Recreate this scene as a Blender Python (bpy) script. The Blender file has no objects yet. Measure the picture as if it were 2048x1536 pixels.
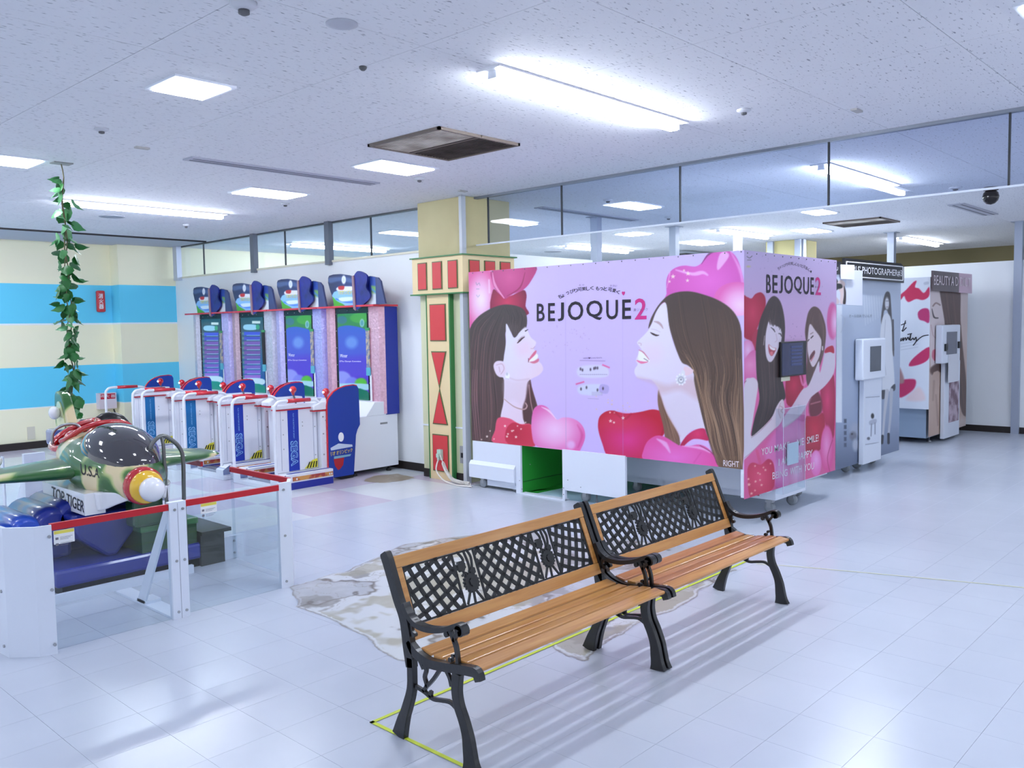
import bpy, bmesh, math, random
import numpy as np
from mathutils import Vector, Matrix

# ---------------------------------------------------------------- camera, world, exposure
S = bpy.context.scene
C = S.collection
FPX = 1729.7455
H = 1.6
CR = np.array([0.6814141767235754, -0.7316981399245399, -0.017104145436131712])
CU = np.array([0.05891818940033705, 0.031545501029611275, 0.9977642649055821])
CF = np.array([0.7295226978771242, 0.6808984604151777, -0.06460588120537362])
CAM = np.array([0.0, 0.0, H])
cam_d = bpy.data.cameras.new('camera')
cam = bpy.data.objects.new('camera', cam_d)
C.objects.link(cam)
cam_d.sensor_width = 36
cam_d.lens = FPX / 2048 * 36
cam_d.clip_start = 0.05
cam.matrix_world = Matrix(((CR[0], CU[0], -CF[0], 0), (CR[1], CU[1], -CF[1], 0), (CR[2], CU[2], -CF[2], H), (0, 0, 0, 1)))
S.camera = cam
W = bpy.data.worlds.new('world')
S.world = W
W.use_nodes = True
W.node_tree.nodes['Background'].inputs[0].default_value = (0.78, 0.86, 1.0, 1)
W.node_tree.nodes['Background'].inputs[1].default_value = 0.8
S.view_settings.view_transform = 'Standard'
S.view_settings.look = 'None'
S.view_settings.gamma = 1
S.view_settings.use_curve_mapping = False
S.view_settings.exposure = 0.60
LAMP = 19.0            # emission strength of the ceiling lamps
LAMP_COL = (0.84, 0.90, 1.0)
CE = 2.95              # ceiling height

# ---------------------------------------------------------------- where a pixel's ray meets a real plane of the room
def ray(x, y):
    return CF * FPX + CR * (x - 1024) - CU * (y - 768)
def atz(x, y, z=0.0):
    d = ray(x, y); return CAM + d * ((z - H) / d[2])
def atx(x, y, X):
    d = ray(x, y); return CAM + d * (X / d[0])
def aty(x, y, Y):
    d = ray(x, y); return CAM + d * (Y / d[1])
def proj(P):
    v = P - CAM; z = v @ CF
    return 1024 + FPX * (v @ CR) / z, 768 - FPX * (v @ CU) / z

# ---------------------------------------------------------------- materials
def lin(c):
    c = np.asarray(c, float) / 255.0
    return np.where(c <= 0.04045, c / 12.92, ((c + 0.055) / 1.055) ** 2.4)
def rgba(c):
    v = lin(c); return (float(v[0]), float(v[1]), float(v[2]), 1)
MATS = {}
def mat(name, c=(200, 200, 200), rough=0.5, metal=0.0, coat=0.0, noise=None, bump=None, emit=0.0, alpha=None, trans=0.0, spec=None):
    """noise=(second colour, scale, amount), bump=(scale, strength)"""
    if name in MATS: return MATS[name]
    m = bpy.data.materials.new(name); m.use_nodes = True
    nt = m.node_tree; b = nt.nodes['Principled BSDF']
    b.inputs['Base Color'].default_value = rgba(c)
    b.inputs['Roughness'].default_value = rough
    b.inputs['Metallic'].default_value = metal
    b.inputs['Coat Weight'].default_value = coat
    b.inputs['Coat Roughness'].default_value = 0.06
    if spec is not None: b.inputs['Specular IOR Level'].default_value = spec
    if trans: b.inputs['Transmission Weight'].default_value = trans
    if emit:
        b.inputs['Emission Color'].default_value = rgba(c); b.inputs['Emission Strength'].default_value = emit
    tc = None
    if noise or bump:
        tc = nt.nodes.new('ShaderNodeTexCoord')
    if noise:
        n = nt.nodes.new('ShaderNodeTexNoise'); n.inputs['Scale'].default_value = noise[1]; n.inputs['Detail'].default_value = 4
        nt.links.new(tc.outputs['Object'], n.inputs['Vector'])
        r = nt.nodes.new('ShaderNodeValToRGB')
        r.color_ramp.elements[0].position = 0.5 - noise[2]; r.color_ramp.elements[1].position = 0.5 + noise[2]
        r.color_ramp.elements[0].color = rgba(c); r.color_ramp.elements[1].color = rgba(noise[0])
        nt.links.new(n.outputs['Fac'], r.inputs[0]); nt.links.new(r.outputs[0], b.inputs['Base Color'])
    if bump:
        n = nt.nodes.new('ShaderNodeTexNoise'); n.inputs['Scale'].default_value = bump[0]
        nt.links.new(tc.outputs['Object'], n.inputs['Vector'])
        bp = nt.nodes.new('ShaderNodeBump'); bp.inputs['Strength'].default_value = bump[1]; bp.inputs['Distance'].default_value = 0.01
        nt.links.new(n.outputs['Fac'], bp.inputs['Height']); nt.links.new(bp.outputs[0], b.inputs['Normal'])
    MATS[name] = m
    return m
def glass_mat(name, tint=(235, 245, 250), weight=0.9, rough=0.02, fre=1.5):
    """clear sheet: mostly see-through, with a fresnel reflection"""
    if name in MATS: return MATS[name]
    m = bpy.data.materials.new(name); m.use_nodes = True
    nt = m.node_tree; nt.nodes.clear()
    out = nt.nodes.new('ShaderNodeOutputMaterial'); mix = nt.nodes.new('ShaderNodeMixShader')
    tr = nt.nodes.new('ShaderNodeBsdfTransparent'); tr.inputs[0].default_value = rgba(tint)
    gl = nt.nodes.new('ShaderNodeBsdfGlossy'); gl.inputs['Roughness'].default_value = rough
    lw_ = nt.nodes.new('ShaderNodeLayerWeight'); lw_.inputs[0].default_value = 0.5
    pw = nt.nodes.new('ShaderNodeMath'); pw.operation = 'POWER'; pw.inputs[1].default_value = 5
    ma = nt.nodes.new('ShaderNodeMath'); ma.operation = 'MULTIPLY_ADD'; ma.inputs[1].default_value = 0.9; ma.inputs[2].default_value = 0.04 * (fre - 0.5)
    nt.links.new(lw_.outputs['Facing'], pw.inputs[0]); nt.links.new(pw.outputs[0], ma.inputs[0]); nt.links.new(ma.outputs[0], mix.inputs[0])
    nt.links.new(tr.outputs[0], mix.inputs[1]); nt.links.new(gl.outputs[0], mix.inputs[2])
    nt.links.new(mix.outputs[0], out.inputs[0])
    MATS[name] = m; return m
def emit_mat(name, col, strength):
    if name in MATS: return MATS[name]
    m = bpy.data.materials.new(name); m.use_nodes = True
    nt = m.node_tree; nt.nodes.clear()
    out = nt.nodes.new('ShaderNodeOutputMaterial'); e = nt.nodes.new('ShaderNodeEmission')
    e.inputs[0].default_value = (*col, 1); e.inputs[1].default_value = strength
    nt.links.new(e.outputs[0], out.inputs[0]); MATS[name] = m; return m
def print_mat(name, rough=0.45, emit=0.0, coat=0.0):
    """flat print: colours come from the sheet's own colour layer"""
    if name in MATS: return MATS[name]
    m = bpy.data.materials.new(name); m.use_nodes = True
    nt = m.node_tree; b = nt.nodes['Principled BSDF']
    a = nt.nodes.new('ShaderNodeAttribute'); a.attribute_name = 'ink'
    nt.links.new(a.outputs['Color'], b.inputs['Base Color'])
    b.inputs['Roughness'].default_value = rough; b.inputs['Coat Weight'].default_value = coat
    if emit:
        nt.links.new(a.outputs['Color'], b.inputs['Emission Color']); b.inputs['Emission Strength'].default_value = emit
        b.inputs['Base Color'].default_value = (0.01, 0.01, 0.01, 1)
        for l in list(nt.links):
            if l.to_socket == b.inputs['Base Color']: nt.links.remove(l)
    MATS[name] = m; return m

# ---------------------------------------------------------------- objects
def put(o, parent=None, label=None, cat=None, group=None, kind=None):
    C.objects.link(o)
    if parent is not None: o.parent = parent
    if label: o['label'] = label
    if cat: o['category'] = cat
    if group: o['group'] = group
    if kind: o['kind'] = kind
    return o
def thing(name, loc, label, cat, group=None, rz=0.0):
    o = bpy.data.objects.new(name, None); o.empty_display_size = 0.1
    o.location = loc; o.rotation_euler = (0, 0, rz)
    return put(o, None, label, cat, group)
def copy_tree(o, parent=None):
    c = o.copy(); C.objects.link(c)
    if parent is not None: c.parent = parent
    for ch in list(o.children): copy_tree(ch, c)
    return c
class MB:
    """collects solids, build() links them as one mesh object"""
    def __init__(s, off=(0, 0, 0)):
        s.bm = bmesh.new(); s.off = Vector(off); s.smooth = False
    def box(s, x0, x1, y0, y1, z0, z1, bev=0.0):
        tmp = bmesh.new() if bev else s.bm
        vs = [tmp.verts.new((x, y, z)) for x in (x0, x1) for y in (y0, y1) for z in (z0, z1)]
        for f in ((0, 1, 3, 2), (4, 6, 7, 5), (0, 4, 5, 1), (2, 3, 7, 6), (0, 2, 6, 4), (1, 5, 7, 3)):
            tmp.faces.new([vs[i] for i in f])
        if bev:
            bmesh.ops.bevel(tmp, geom=list(tmp.edges), offset=bev, segments=2, affect='EDGES', profile=0.5)
            s.merge(tmp)
        return s
    def merge(s, tmp, M=None):
        mp = {}
        for v in tmp.verts: mp[v] = s.bm.verts.new(M @ v.co if M else v.co)
        for f in tmp.faces:
            try:
                nf = s.bm.faces.new([mp[v] for v in f.verts]); nf.smooth = f.smooth
            except ValueError: pass
        tmp.free()
    def tube(s, pts, r, n=8, closed=False, caps=True):
        P = [Vector(p) for p in pts]; rings = []
        rr = r if hasattr(r, '__len__') else [r] * len(P)
        up = None
        for i, p in enumerate(P):
            t = (P[min(i + 1, len(P) - 1)] - P[max(i - 1, 0)]).normalized()
            if up is None:
                up = Vector((0, 0, 1)) if abs(t.z) < 0.9 else Vector((1, 0, 0))
            a = up - t * up.dot(t)
            a = a.normalized() if a.length > 1e-6 else t.orthogonal().normalized()
            up = a; b = t.cross(a)
            rings.append([s.bm.verts.new(p + (a * math.cos(k * 2 * math.pi / n) + b * math.sin(k * 2 * math.pi / n)) * rr[i]) for k in range(n)])
        for i in range(len(rings) - 1):
            for k in range(n):
                f = s.bm.faces.new((rings[i][k], rings[i][(k + 1) % n], rings[i + 1][(k + 1) % n], rings[i + 1][k])); f.smooth = n > 5
        if caps:
            s.bm.faces.new(rings[0][::-1]); s.bm.faces.new(rings[-1])
        return s
    def lathe(s, prof, c=(0, 0, 0), axis='z', n=16, M=None):
        """prof: (radius, height) pairs"""
        c = Vector(c); rings = []
        for r, h in prof:
            ring = []
            for k in range(n):
                a = k * 2 * math.pi / n; x, y = r * math.cos(a), r * math.sin(a)
                v = Vector((x, y, h)) if axis == 'z' else (Vector((h, x, y)) if axis == 'x' else Vector((y, h, x)))
                if M: v = M @ v
                ring.append(s.bm.verts.new(c + v))
            rings.append(ring)
        for i in range(len(rings) - 1):
            for k in range(n):
                f = s.bm.faces.new((rings[i][k], rings[i][(k + 1) % n], rings[i + 1][(k + 1) % n], rings[i + 1][k])); f.smooth = True
        if prof[0][0] > 1e-5: s.bm.faces.new(rings[0][::-1])
        if prof[-1][0] > 1e-5: s.bm.faces.new(rings[-1])
        return s
    def ball(s, c, r, n=14, sc=(1, 1, 1)):
        m = n // 2
        prof = [(max(1e-4, r * math.sin(math.pi * i / m)), -r * math.cos(math.pi * i / m)) for i in range(m + 1)]
        M = Matrix.Diagonal((*sc,)).to_3x3()
        return s.lathe(prof, c, 'z', n, M)
    def prism(s, poly, axis, a, b):
        """poly in the plane across `axis`; x: (y,z), y: (x,z), z: (x,y)"""
        def P(p, t):
            return (t, p[0], p[1]) if axis == 'x' else ((p[0], t, p[1]) if axis == 'y' else (p[0], p[1], t))
        A = [s.bm.verts.new(P(p, a)) for p in poly]; B = [s.bm.verts.new(P(p, b)) for p in poly]
        n = len(poly)
        fs = [s.bm.faces.new(A), s.bm.faces.new(B[::-1])]
        for i in range(n):
            fs.append(s.bm.faces.new((A[i], B[i], B[(i + 1) % n], A[(i + 1) % n])))
        bmesh.ops.recalc_face_normals(s.bm, faces=fs)
        return s
    def ribbon(s, pts, w, axis, a, b):
        """band of varying width w along pts in the plane across axis, thickness a..b"""
        P = [Vector(p) for p in pts]; n = len(P)
        ww = w if hasattr(w, '__len__') else [w] * n
        L, R_ = [], []
        for i in range(n):
            t = (P[min(i + 1, n - 1)] - P[max(i - 1, 0)])
            t = t.normalized() if t.length > 1e-9 else Vector((1, 0))
            nn = Vector((-t.y, t.x)); L.append(P[i] + nn * ww[i] / 2); R_.append(P[i] - nn * ww[i] / 2)
        def Q(p, t):
            return (t, p[0], p[1]) if axis == 'x' else ((p[0], t, p[1]) if axis == 'y' else (p[0], p[1], t))
        v = [[s.bm.verts.new(Q(q, t)) for q in row] for row in (L, R_) for t in (a, b)]
        fs = []
        for i in range(n - 1):
            for k0, k1 in ((0, 1), (1, 3), (3, 2), (2, 0)):
                fs.append(s.bm.faces.new((v[k0][i], v[k1][i], v[k1][i + 1], v[k0][i + 1])))
        fs.append(s.bm.faces.new((v[0][0], v[2][0], v[3][0], v[1][0]))); fs.append(s.bm.faces.new((v[0][-1], v[1][-1], v[3][-1], v[2][-1])))
        bmesh.ops.recalc_face_normals(s.bm, faces=fs)
        return s
    def quad(s, *pts):
        s.bm.faces.new([s.bm.verts.new(p) for p in pts]); return s
    def build(s, name, m, parent=None, label=None, cat=None, group=None, kind=None, smooth=False, bevel=0.0, loc=None):
        for v in s.bm.verts: v.co -= s.off
        if smooth:
            for f in s.bm.faces: f.smooth = True
        me = bpy.data.meshes.new(name); s.bm.to_mesh(me); s.bm.free()
        me.materials.append(m)
        o = bpy.data.objects.new(name, me)
        if loc is not None: o.location = loc
        if bevel:
            md = o.modifiers.new('bevel', 'BEVEL'); md.width = bevel; md.segments = 2; md.limit_method = 'ANGLE'; md.angle_limit = 0.7
        return put(o, parent, label, cat, group, kind)
def spline(pts, k=6, closed=False):
    """Catmull-Rom through pts"""
    P = np.asarray(pts, float); n = len(P); out = []
    rng = range(n) if closed else range(n - 1)
    for i in rng:
        if closed: p0, p1, p2, p3 = P[(i - 1) % n], P[i], P[(i + 1) % n], P[(i + 2) % n]
        else: p0, p1, p2, p3 = P[max(i - 1, 0)], P[i], P[i + 1], P[min(i + 2, n - 1)]
        for j in range(k):
            t = j / k
            out.append(0.5 * ((2 * p1) + (-p0 + p2) * t + (2 * p0 - 5 * p1 + 4 * p2 - p3) * t * t + (-p0 + 3 * p1 - 3 * p2 + p3) * t ** 3))
    if not closed: out.append(P[-1])
    return np.array(out)

# ---------------------------------------------------------------- lettering: real font outlines laid on a plane
_fc = bpy.data.curves.new('fc', 'FONT'); _fo = bpy.data.objects.new('fo', _fc)
def glyphs(text, bold=0.0, extrude=0.0):
    _fc.body = text; _fc.size = 1.0; _fc.offset = bold; _fc.resolution_u = 3; _fc.extrude = extrude
    C.objects.link(_fo); bpy.context.view_layer.update()
    me = bpy.data.meshes.new_from_object(_fo.evaluated_get(bpy.context.evaluated_depsgraph_get()))
    C.objects.unlink(_fo)
    co = np.empty(len(me.vertices) * 3); me.vertices.foreach_get('co', co); co = co.reshape(-1, 3)
    faces = [tuple(p.vertices) for p in me.polygons]
    bpy.data.meshes.remove(me)
    return co, faces
def letter_geo(text, quad, plane, const, lift=0.002, bold=0.0, shear=0.0):
    """quad TL,TR,BR,BL in picture pixels -> points on the plane x=const / y=const / z=const"""
    co, faces = glyphs(text, bold)
    if len(co) == 0: return [], []
    mn, mx = co.min(0), co.max(0)
    u = (co[:, 0] - mn[0]) / max(1e-6, mx[0] - mn[0]); v = (mx[1] - co[:, 1]) / max(1e-6, mx[1] - mn[1])
    q = [np.asarray(a, float) for a in quad]
    P = np.outer((1 - u) * (1 - v), q[0]) + np.outer(u * (1 - v), q[1]) + np.outer(u * v, q[2]) + np.outer((1 - u) * v, q[3])
    out = []
    for x, y in P:
        w = (atx if plane == 'x' else aty if plane == 'y' else atz)(x, y, const - lift if plane != 'z' else const + lift)
        out.append(w)
    return out, faces
def letters(items, plane, const, m, name, parent, off=(0, 0, 0), lift=0.002, bold=0.0, **kw):
    V, F = [], []
    for text, quad in items:
        v, f = letter_geo(text, quad, plane, const, lift, bold)
        b = len(V); V += [tuple(np.asarray(p) - np.asarray(off)) for p in v]; F += [tuple(i + b for i in t) for t in f]
    me = bpy.data.meshes.new(name); me.from_pydata(V, [], F); me.materials.append(m)
    return put(bpy.data.objects.new(name, me), parent, **kw)
def box_px(x0, y0, x1, y1, s0=0.0, s1=None):
    """pixel quad with slopes s0 (top) and s1 (bottom)"""
    if s1 is None: s1 = s0
    return ((x0, y0), (x1, y0 + s0 * (x1 - x0)), (x1, y1 + s1 * (x1 - x0)), (x0, y1))

# ---------------------------------------------------------------- printing a flat sheet: colour layer on a fine grid
class Sheet:
    def __init__(s, plane, const, a0, a1, z0, z1, ra=0.005, rz=0.005, base=(230, 230, 235)):
        s.plane, s.const, s.gam = plane, const, (1.0 if plane == 'z' else 1.15)
        s.na = max(2, int(abs(a1 - a0) / ra) + 1); s.nz = max(2, int((z1 - z0) / rz) + 1)
        A, Z = np.meshgrid(np.linspace(a0, a1, s.na), np.linspace(z0, z1, s.nz))
        A, Z = A.ravel(), Z.ravel(); K = np.full_like(A, const)
        s.P = np.stack([K, A, Z], 1) if plane == 'x' else (np.stack([A, K, Z], 1) if plane == 'y' else np.stack([A, Z, K], 1))
        s.X, s.Y = proj(s.P)
        s.img = np.tile(np.asarray(base, float), (len(A), 1))
        s.px = math.sqrt(abs((s.X.max() - s.X.min()) * (s.Y.max() - s.Y.min())) / len(A))
    def sel(s, x0, y0, x1, y1, m):
        return np.nonzero((s.X > x0 - m) & (s.X < x1 + m) & (s.Y > y0 - m) & (s.Y < y1 + m))[0]
    def mix(s, idx, a, col):
        if callable(col): c = col(s.X[idx], s.Y[idx])
        else: c = np.asarray(col, float)[None]
        s.img[idx] = s.img[idx] * (1 - a[:, None]) + c * a[:, None]
    def poly(s, pts, col, soft=1.0, alpha=1.0, smooth=True):
        P = spline(pts, 4, True) if smooth else np.asarray(pts, float)
        idx = s.sel(P[:, 0].min(), P[:, 1].min(), P[:, 0].max(), P[:, 1].max(), soft + 1)
        if len(idx) == 0: return
        x, y = s.X[idx], s.Y[idx]; d = np.full(len(x), 1e9); ins = np.zeros(len(x), bool)
        for i in range(len(P)):
            a, b = P[i], P[(i + 1) % len(P)]; e = b - a; L = e @ e + 1e-12
            t = np.clip(((x - a[0]) * e[0] + (y - a[1]) * e[1]) / L, 0, 1)
            d = np.minimum(d, (x - a[0] - t * e[0]) ** 2 + (y - a[1] - t * e[1]) ** 2)
            if a[1] != b[1]:
                c = (a[1] > y) != (b[1] > y)
                ins ^= c & (x < (b[0] - a[0]) * (y - a[1]) / (b[1] - a[1]) + a[0])
        d = np.sqrt(d); d = np.where(ins, d, -d)
        s.mix(idx, np.clip(0.5 + d / (2 * soft), 0, 1) * alpha, col)
    def ell(s, cx, cy, rx, ry, col, rot=0.0, soft=1.0, alpha=1.0):
        r = max(rx, ry); idx = s.sel(cx - r, cy - r, cx + r, cy + r, soft + 1)
        if len(idx) == 0: return
        x, y = s.X[idx] - cx, s.Y[idx] - cy; c, q = math.cos(rot), math.sin(rot)
        u, v = (x * c + y * q) / rx, (-x * q + y * c) / ry
        k = np.sqrt(u * u + v * v)
        s.mix(idx, np.clip(0.5 + (1 - k) * min(rx, ry) / (2 * soft), 0, 1) * alpha, col)
    def line(s, pts, w, col, alpha=1.0, soft=0.7, smooth=True):
        P = spline(pts, 5) if smooth and len(pts) > 2 else np.asarray(pts, float); n = len(P)
        ww = np.interp(np.linspace(0, 1, n), np.linspace(0, 1, len(w)), w) if hasattr(w, '__len__') else np.full(n, float(w))
        m = ww.max() + 1; idx = s.sel(P[:, 0].min(), P[:, 1].min(), P[:, 0].max(), P[:, 1].max(), m)
        if len(idx) == 0: return
        x, y = s.X[idx], s.Y[idx]; best = np.full(len(x), -1e9)
        for i in range(n - 1):
            a, b = P[i], P[i + 1]; e = b - a; L = e @ e + 1e-12
            t = np.clip(((x - a[0]) * e[0] + (y - a[1]) * e[1]) / L, 0, 1)
            dd = np.hypot(x - a[0] - t * e[0], y - a[1] - t * e[1])
            best = np.maximum(best, (ww[i] * (1 - t) + ww[i + 1] * t) / 2 - dd)
        s.mix(idx, np.clip(0.5 + best / (2 * soft), 0, 1) * alpha, col)
    def strands(s, guides, n, cols, w=(1, 2.2), alpha=0.5, seed=1):
        """hair: strands between neighbouring guide lines"""
        rnd = random.Random(seed); G = [np.stack([np.interp(np.linspace(0, 1, 22), np.linspace(0, 1, len(g)), np.asarray(g, float)[:, k]) for k in (0, 1)], 1) for g in guides]
        for _ in range(n):
            k = rnd.random() * (len(G) - 1); i = min(int(k), len(G) - 2); t = k - i
            L = G[i] * (1 - t) + G[i + 1] * t
            L = L + np.array([rnd.uniform(-1, 1), 0])
            a0 = rnd.uniform(0, 0.5); m = len(L); lo = int(a0 * (m - 1)); hi = min(m, lo + max(2, int(rnd.uniform(0.4, 1) * m)) + 1)
            if hi - lo < 2: continue
            s.line(spline(L[lo:hi:3] if hi - lo > 6 else L[lo:hi], 3), [0.4, rnd.uniform(*w), 0.4], cols[rnd.randrange(len(cols))], alpha * rnd.uniform(0.5, 1), smooth=False)
    def star(s, cx, cy, r, col=(250, 235, 225), alpha=0.9):
        pts = [(cx + (r if k % 2 == 0 else r * 0.45) * math.sin(k * math.pi / 5), cy - (r if k % 2 == 0 else r * 0.45) * math.cos(k * math.pi / 5)) for k in range(10)]
        s.poly(pts, col, 0.6, alpha, False)
    def build(s, name, m, parent=None, off=(0, 0, 0), keep=None, **kw):
        na, nz = s.na, s.nz; me = bpy.data.meshes.new(name)
        P = s.P - np.asarray(off)
        me.vertices.add(na * nz); me.vertices.foreach_set('co', P.ravel())
        i = (np.arange(nz - 1)[:, None] * na + np.arange(na - 1)[None]).ravel()
        q = np.stack([i, i + 1, i + 1 + na, i + na], 1)
        if keep is not None:
            k = keep(s.X, s.Y); q = q[k[q].all(1)]
        nf = len(q)
        me.loops.add(nf * 4); me.loops.foreach_set('vertex_index', q.ravel().astype(np.int32))
        me.polygons.add(nf); me.polygons.foreach_set('loop_start', np.arange(nf, dtype=np.int32) * 4)
        me.update(calc_edges=True)
        at = me.color_attributes.new('ink', 'FLOAT_COLOR', 'POINT')
        c = np.ones((na * nz, 4)); c[:, :3] = lin(255 * (np.clip(s.img, 0, 255) / 255) ** s.gam); at.data.foreach_set('color', c.ravel().astype(np.float32))
        me.materials.append(m); me.validate()
        return put(bpy.data.objects.new(name, me), parent, **kw)
def grad(p0, p1, c0, c1):
    p0, p1, c0, c1 = (np.asarray(v, float) for v in (p0, p1, c0, c1)); e = p1 - p0; L = e @ e
    def f(x, y):
        t = np.clip(((x - p0[0]) * e[0] + (y - p0[1]) * e[1]) / L, 0, 1)[:, None]
        return c0 * (1 - t) + c1 * t
    return f
def rad(c, r, ci, co, p=1.0):
    ci, co = np.asarray(ci, float), np.asarray(co, float)
    def f(x, y):
        rx, ry = r if hasattr(r, '__len__') else (r, r)
        t = (np.clip(np.hypot((x - c[0]) / rx, (y - c[1]) / ry), 0, 1) ** p)[:, None]
        return ci * (1 - t) + co * t
    return f

WHITE = mat('white_powder_coat', (232, 236, 244), 0.35)
WALLW = mat('white_wall_board', (243, 246, 248), 0.55, bump=(40, 0.02))
GREYM = mat('grey_metal', (120, 124, 130), 0.35, 0.7)
STEEL = mat('brushed_steel', (170, 172, 176), 0.28, 0.9)
BLACKP = mat('black_plastic', (18, 18, 20), 0.35)
RED = mat('red_rail', (190, 24, 40), 0.35)
DARKB = mat('dark_baseboard', (38, 30, 28), 0.5)
ACRYL = glass_mat('clear_acrylic', (246, 250, 252))
# ================================================================ THE SETTING
P_ = 0.92
# ---- floor: tiles on a dark bed
def floor_mat():
    m = mat('floor_tile', (202, 208, 220), 0.16, noise=((193, 199, 212), 1.3, 0.22))
    nt = m.node_tree; b = nt.nodes['Principled BSDF']
    b.inputs['Specular IOR Level'].default_value = 0.32
    tc = nt.nodes.new('ShaderNodeNewGeometry')
    n = nt.nodes.new('ShaderNodeTexNoise'); n.inputs['Scale'].default_value = 2.2; n.inputs['Detail'].default_value = 6
    nt.links.new(tc.outputs['Position'], n.inputs['Vector'])
    # world-space wear so that neighbouring tiles share it
    for nd in nt.nodes:
        if nd.type == 'TEX_NOISE' and nd is not n: nt.links.new(tc.outputs['Position'], nd.inputs['Vector'])
    mr = nt.nodes.new('ShaderNodeMapRange'); mr.inputs[3].default_value = 0.22; mr.inputs[4].default_value = 0.262
    nt.links.new(n.outputs['Fac'], mr.inputs[0]); nt.links.new(mr.outputs[0], b.inputs['Roughness'])
    # a slight tint that differs from tile to tile
    oi = nt.nodes.new('ShaderNodeObjectInfo'); mx = nt.nodes.new('ShaderNodeMix'); mx.data_type = 'RGBA'
    src = b.inputs['Base Color'].links[0].from_socket
    mm = nt.nodes.new('ShaderNodeMath'); mm.operation = 'MULTIPLY'; mm.inputs[1].default_value = 0.12
    nt.links.new(oi.outputs['Random'], mm.inputs[0]); nt.links.new(mm.outputs[0], mx.inputs[0])
    nt.links.new(src, mx.inputs[6]); mx.inputs[7].default_value = rgba((206, 209, 219)); nt.links.new(mx.outputs[2], b.inputs['Base Color'])
    return m
FT = floor_mat()
def tinted_tile(name, c):
    m = FT.copy(); m.name = name
    for nd in m.node_tree.nodes:
        if nd.type == 'VALTORGB':
            nd.color_ramp.elements[0].color = rgba(c); nd.color_ramp.elements[1].color = rgba([v - 7 for v in c])
        if nd.type == 'MIX': nd.inputs[7].default_value = rgba([v - 4 for v in c])
    return m
FT2 = tinted_tile('floor_tile_pale', (214, 218, 222)); FT3 = tinted_tile('floor_tile_lilac', (202, 193, 209))
m = MB(); m.box(-6, 18.5, -8, 14.5, -0.10, -0.003)
floor = m.build('floor', mat('floor_bed', (188, 192, 205), 0.5), kind='structure')
T = 0.3; G = 0.0006
cells = []
for i in range(-20, 61):
    for j in range(-26, 48):
        x, y = 0.01 + T * i, 0.009 + T * j
        c = np.array([x + T / 2, y + T / 2, 0.0]); v = c - CAM; z = v @ CF
        vis = False; d = np.hypot(c[0], c[1])
        if z > 0.3:
            px, py = proj(c); vis = -60 < px < 2108 and py < 1640
        cells.append((0 if vis else 1, d, x, y))
cells.sort()
def tile_kind(x, y):
    cx, cy = x + T / 2, y + T / 2
    if cy > 6.3 and 3.2 < cx < 6.4:
        bx, by = math.floor((cx - 4.09) / 0.9), math.floor((cy - 6.31) / 0.9)
        return 1 if (bx + by) % 2 else 2
    return 0
tmes = []
for mm_ in (FT, FT2, FT3):
    b = MB(); b.box(G, T - G, G, T - G, -0.0028, 0); o_ = bmesh.new(); b.bm.normal_update()
    me = bpy.data.meshes.new('floor_tile'); b.bm.to_mesh(me); b.bm.free(); o_.free(); me.materials.append(mm_); tmes.append(me)
for vis, d, x, y in cells[:300]:
    o = bpy.data.objects.new('floor_tile', tmes[tile_kind(x, y)]); o.location = (x, y, 0); put(o, floor)
rest = [MB(), MB(), MB()]
for vis, d, x, y in cells[300:]:
    r = rest[tile_kind(x, y)]; r.quad((x + G, y + G, 0), (x + T - G, y + G, 0), (x + T - G, y + T - G, 0), (x + G, y + T - G, 0))
for r, mm_ in zip(rest, (FT, FT2, FT3)): r.build('floor_tiles', mm_, floor, kind='stuff')

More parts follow.
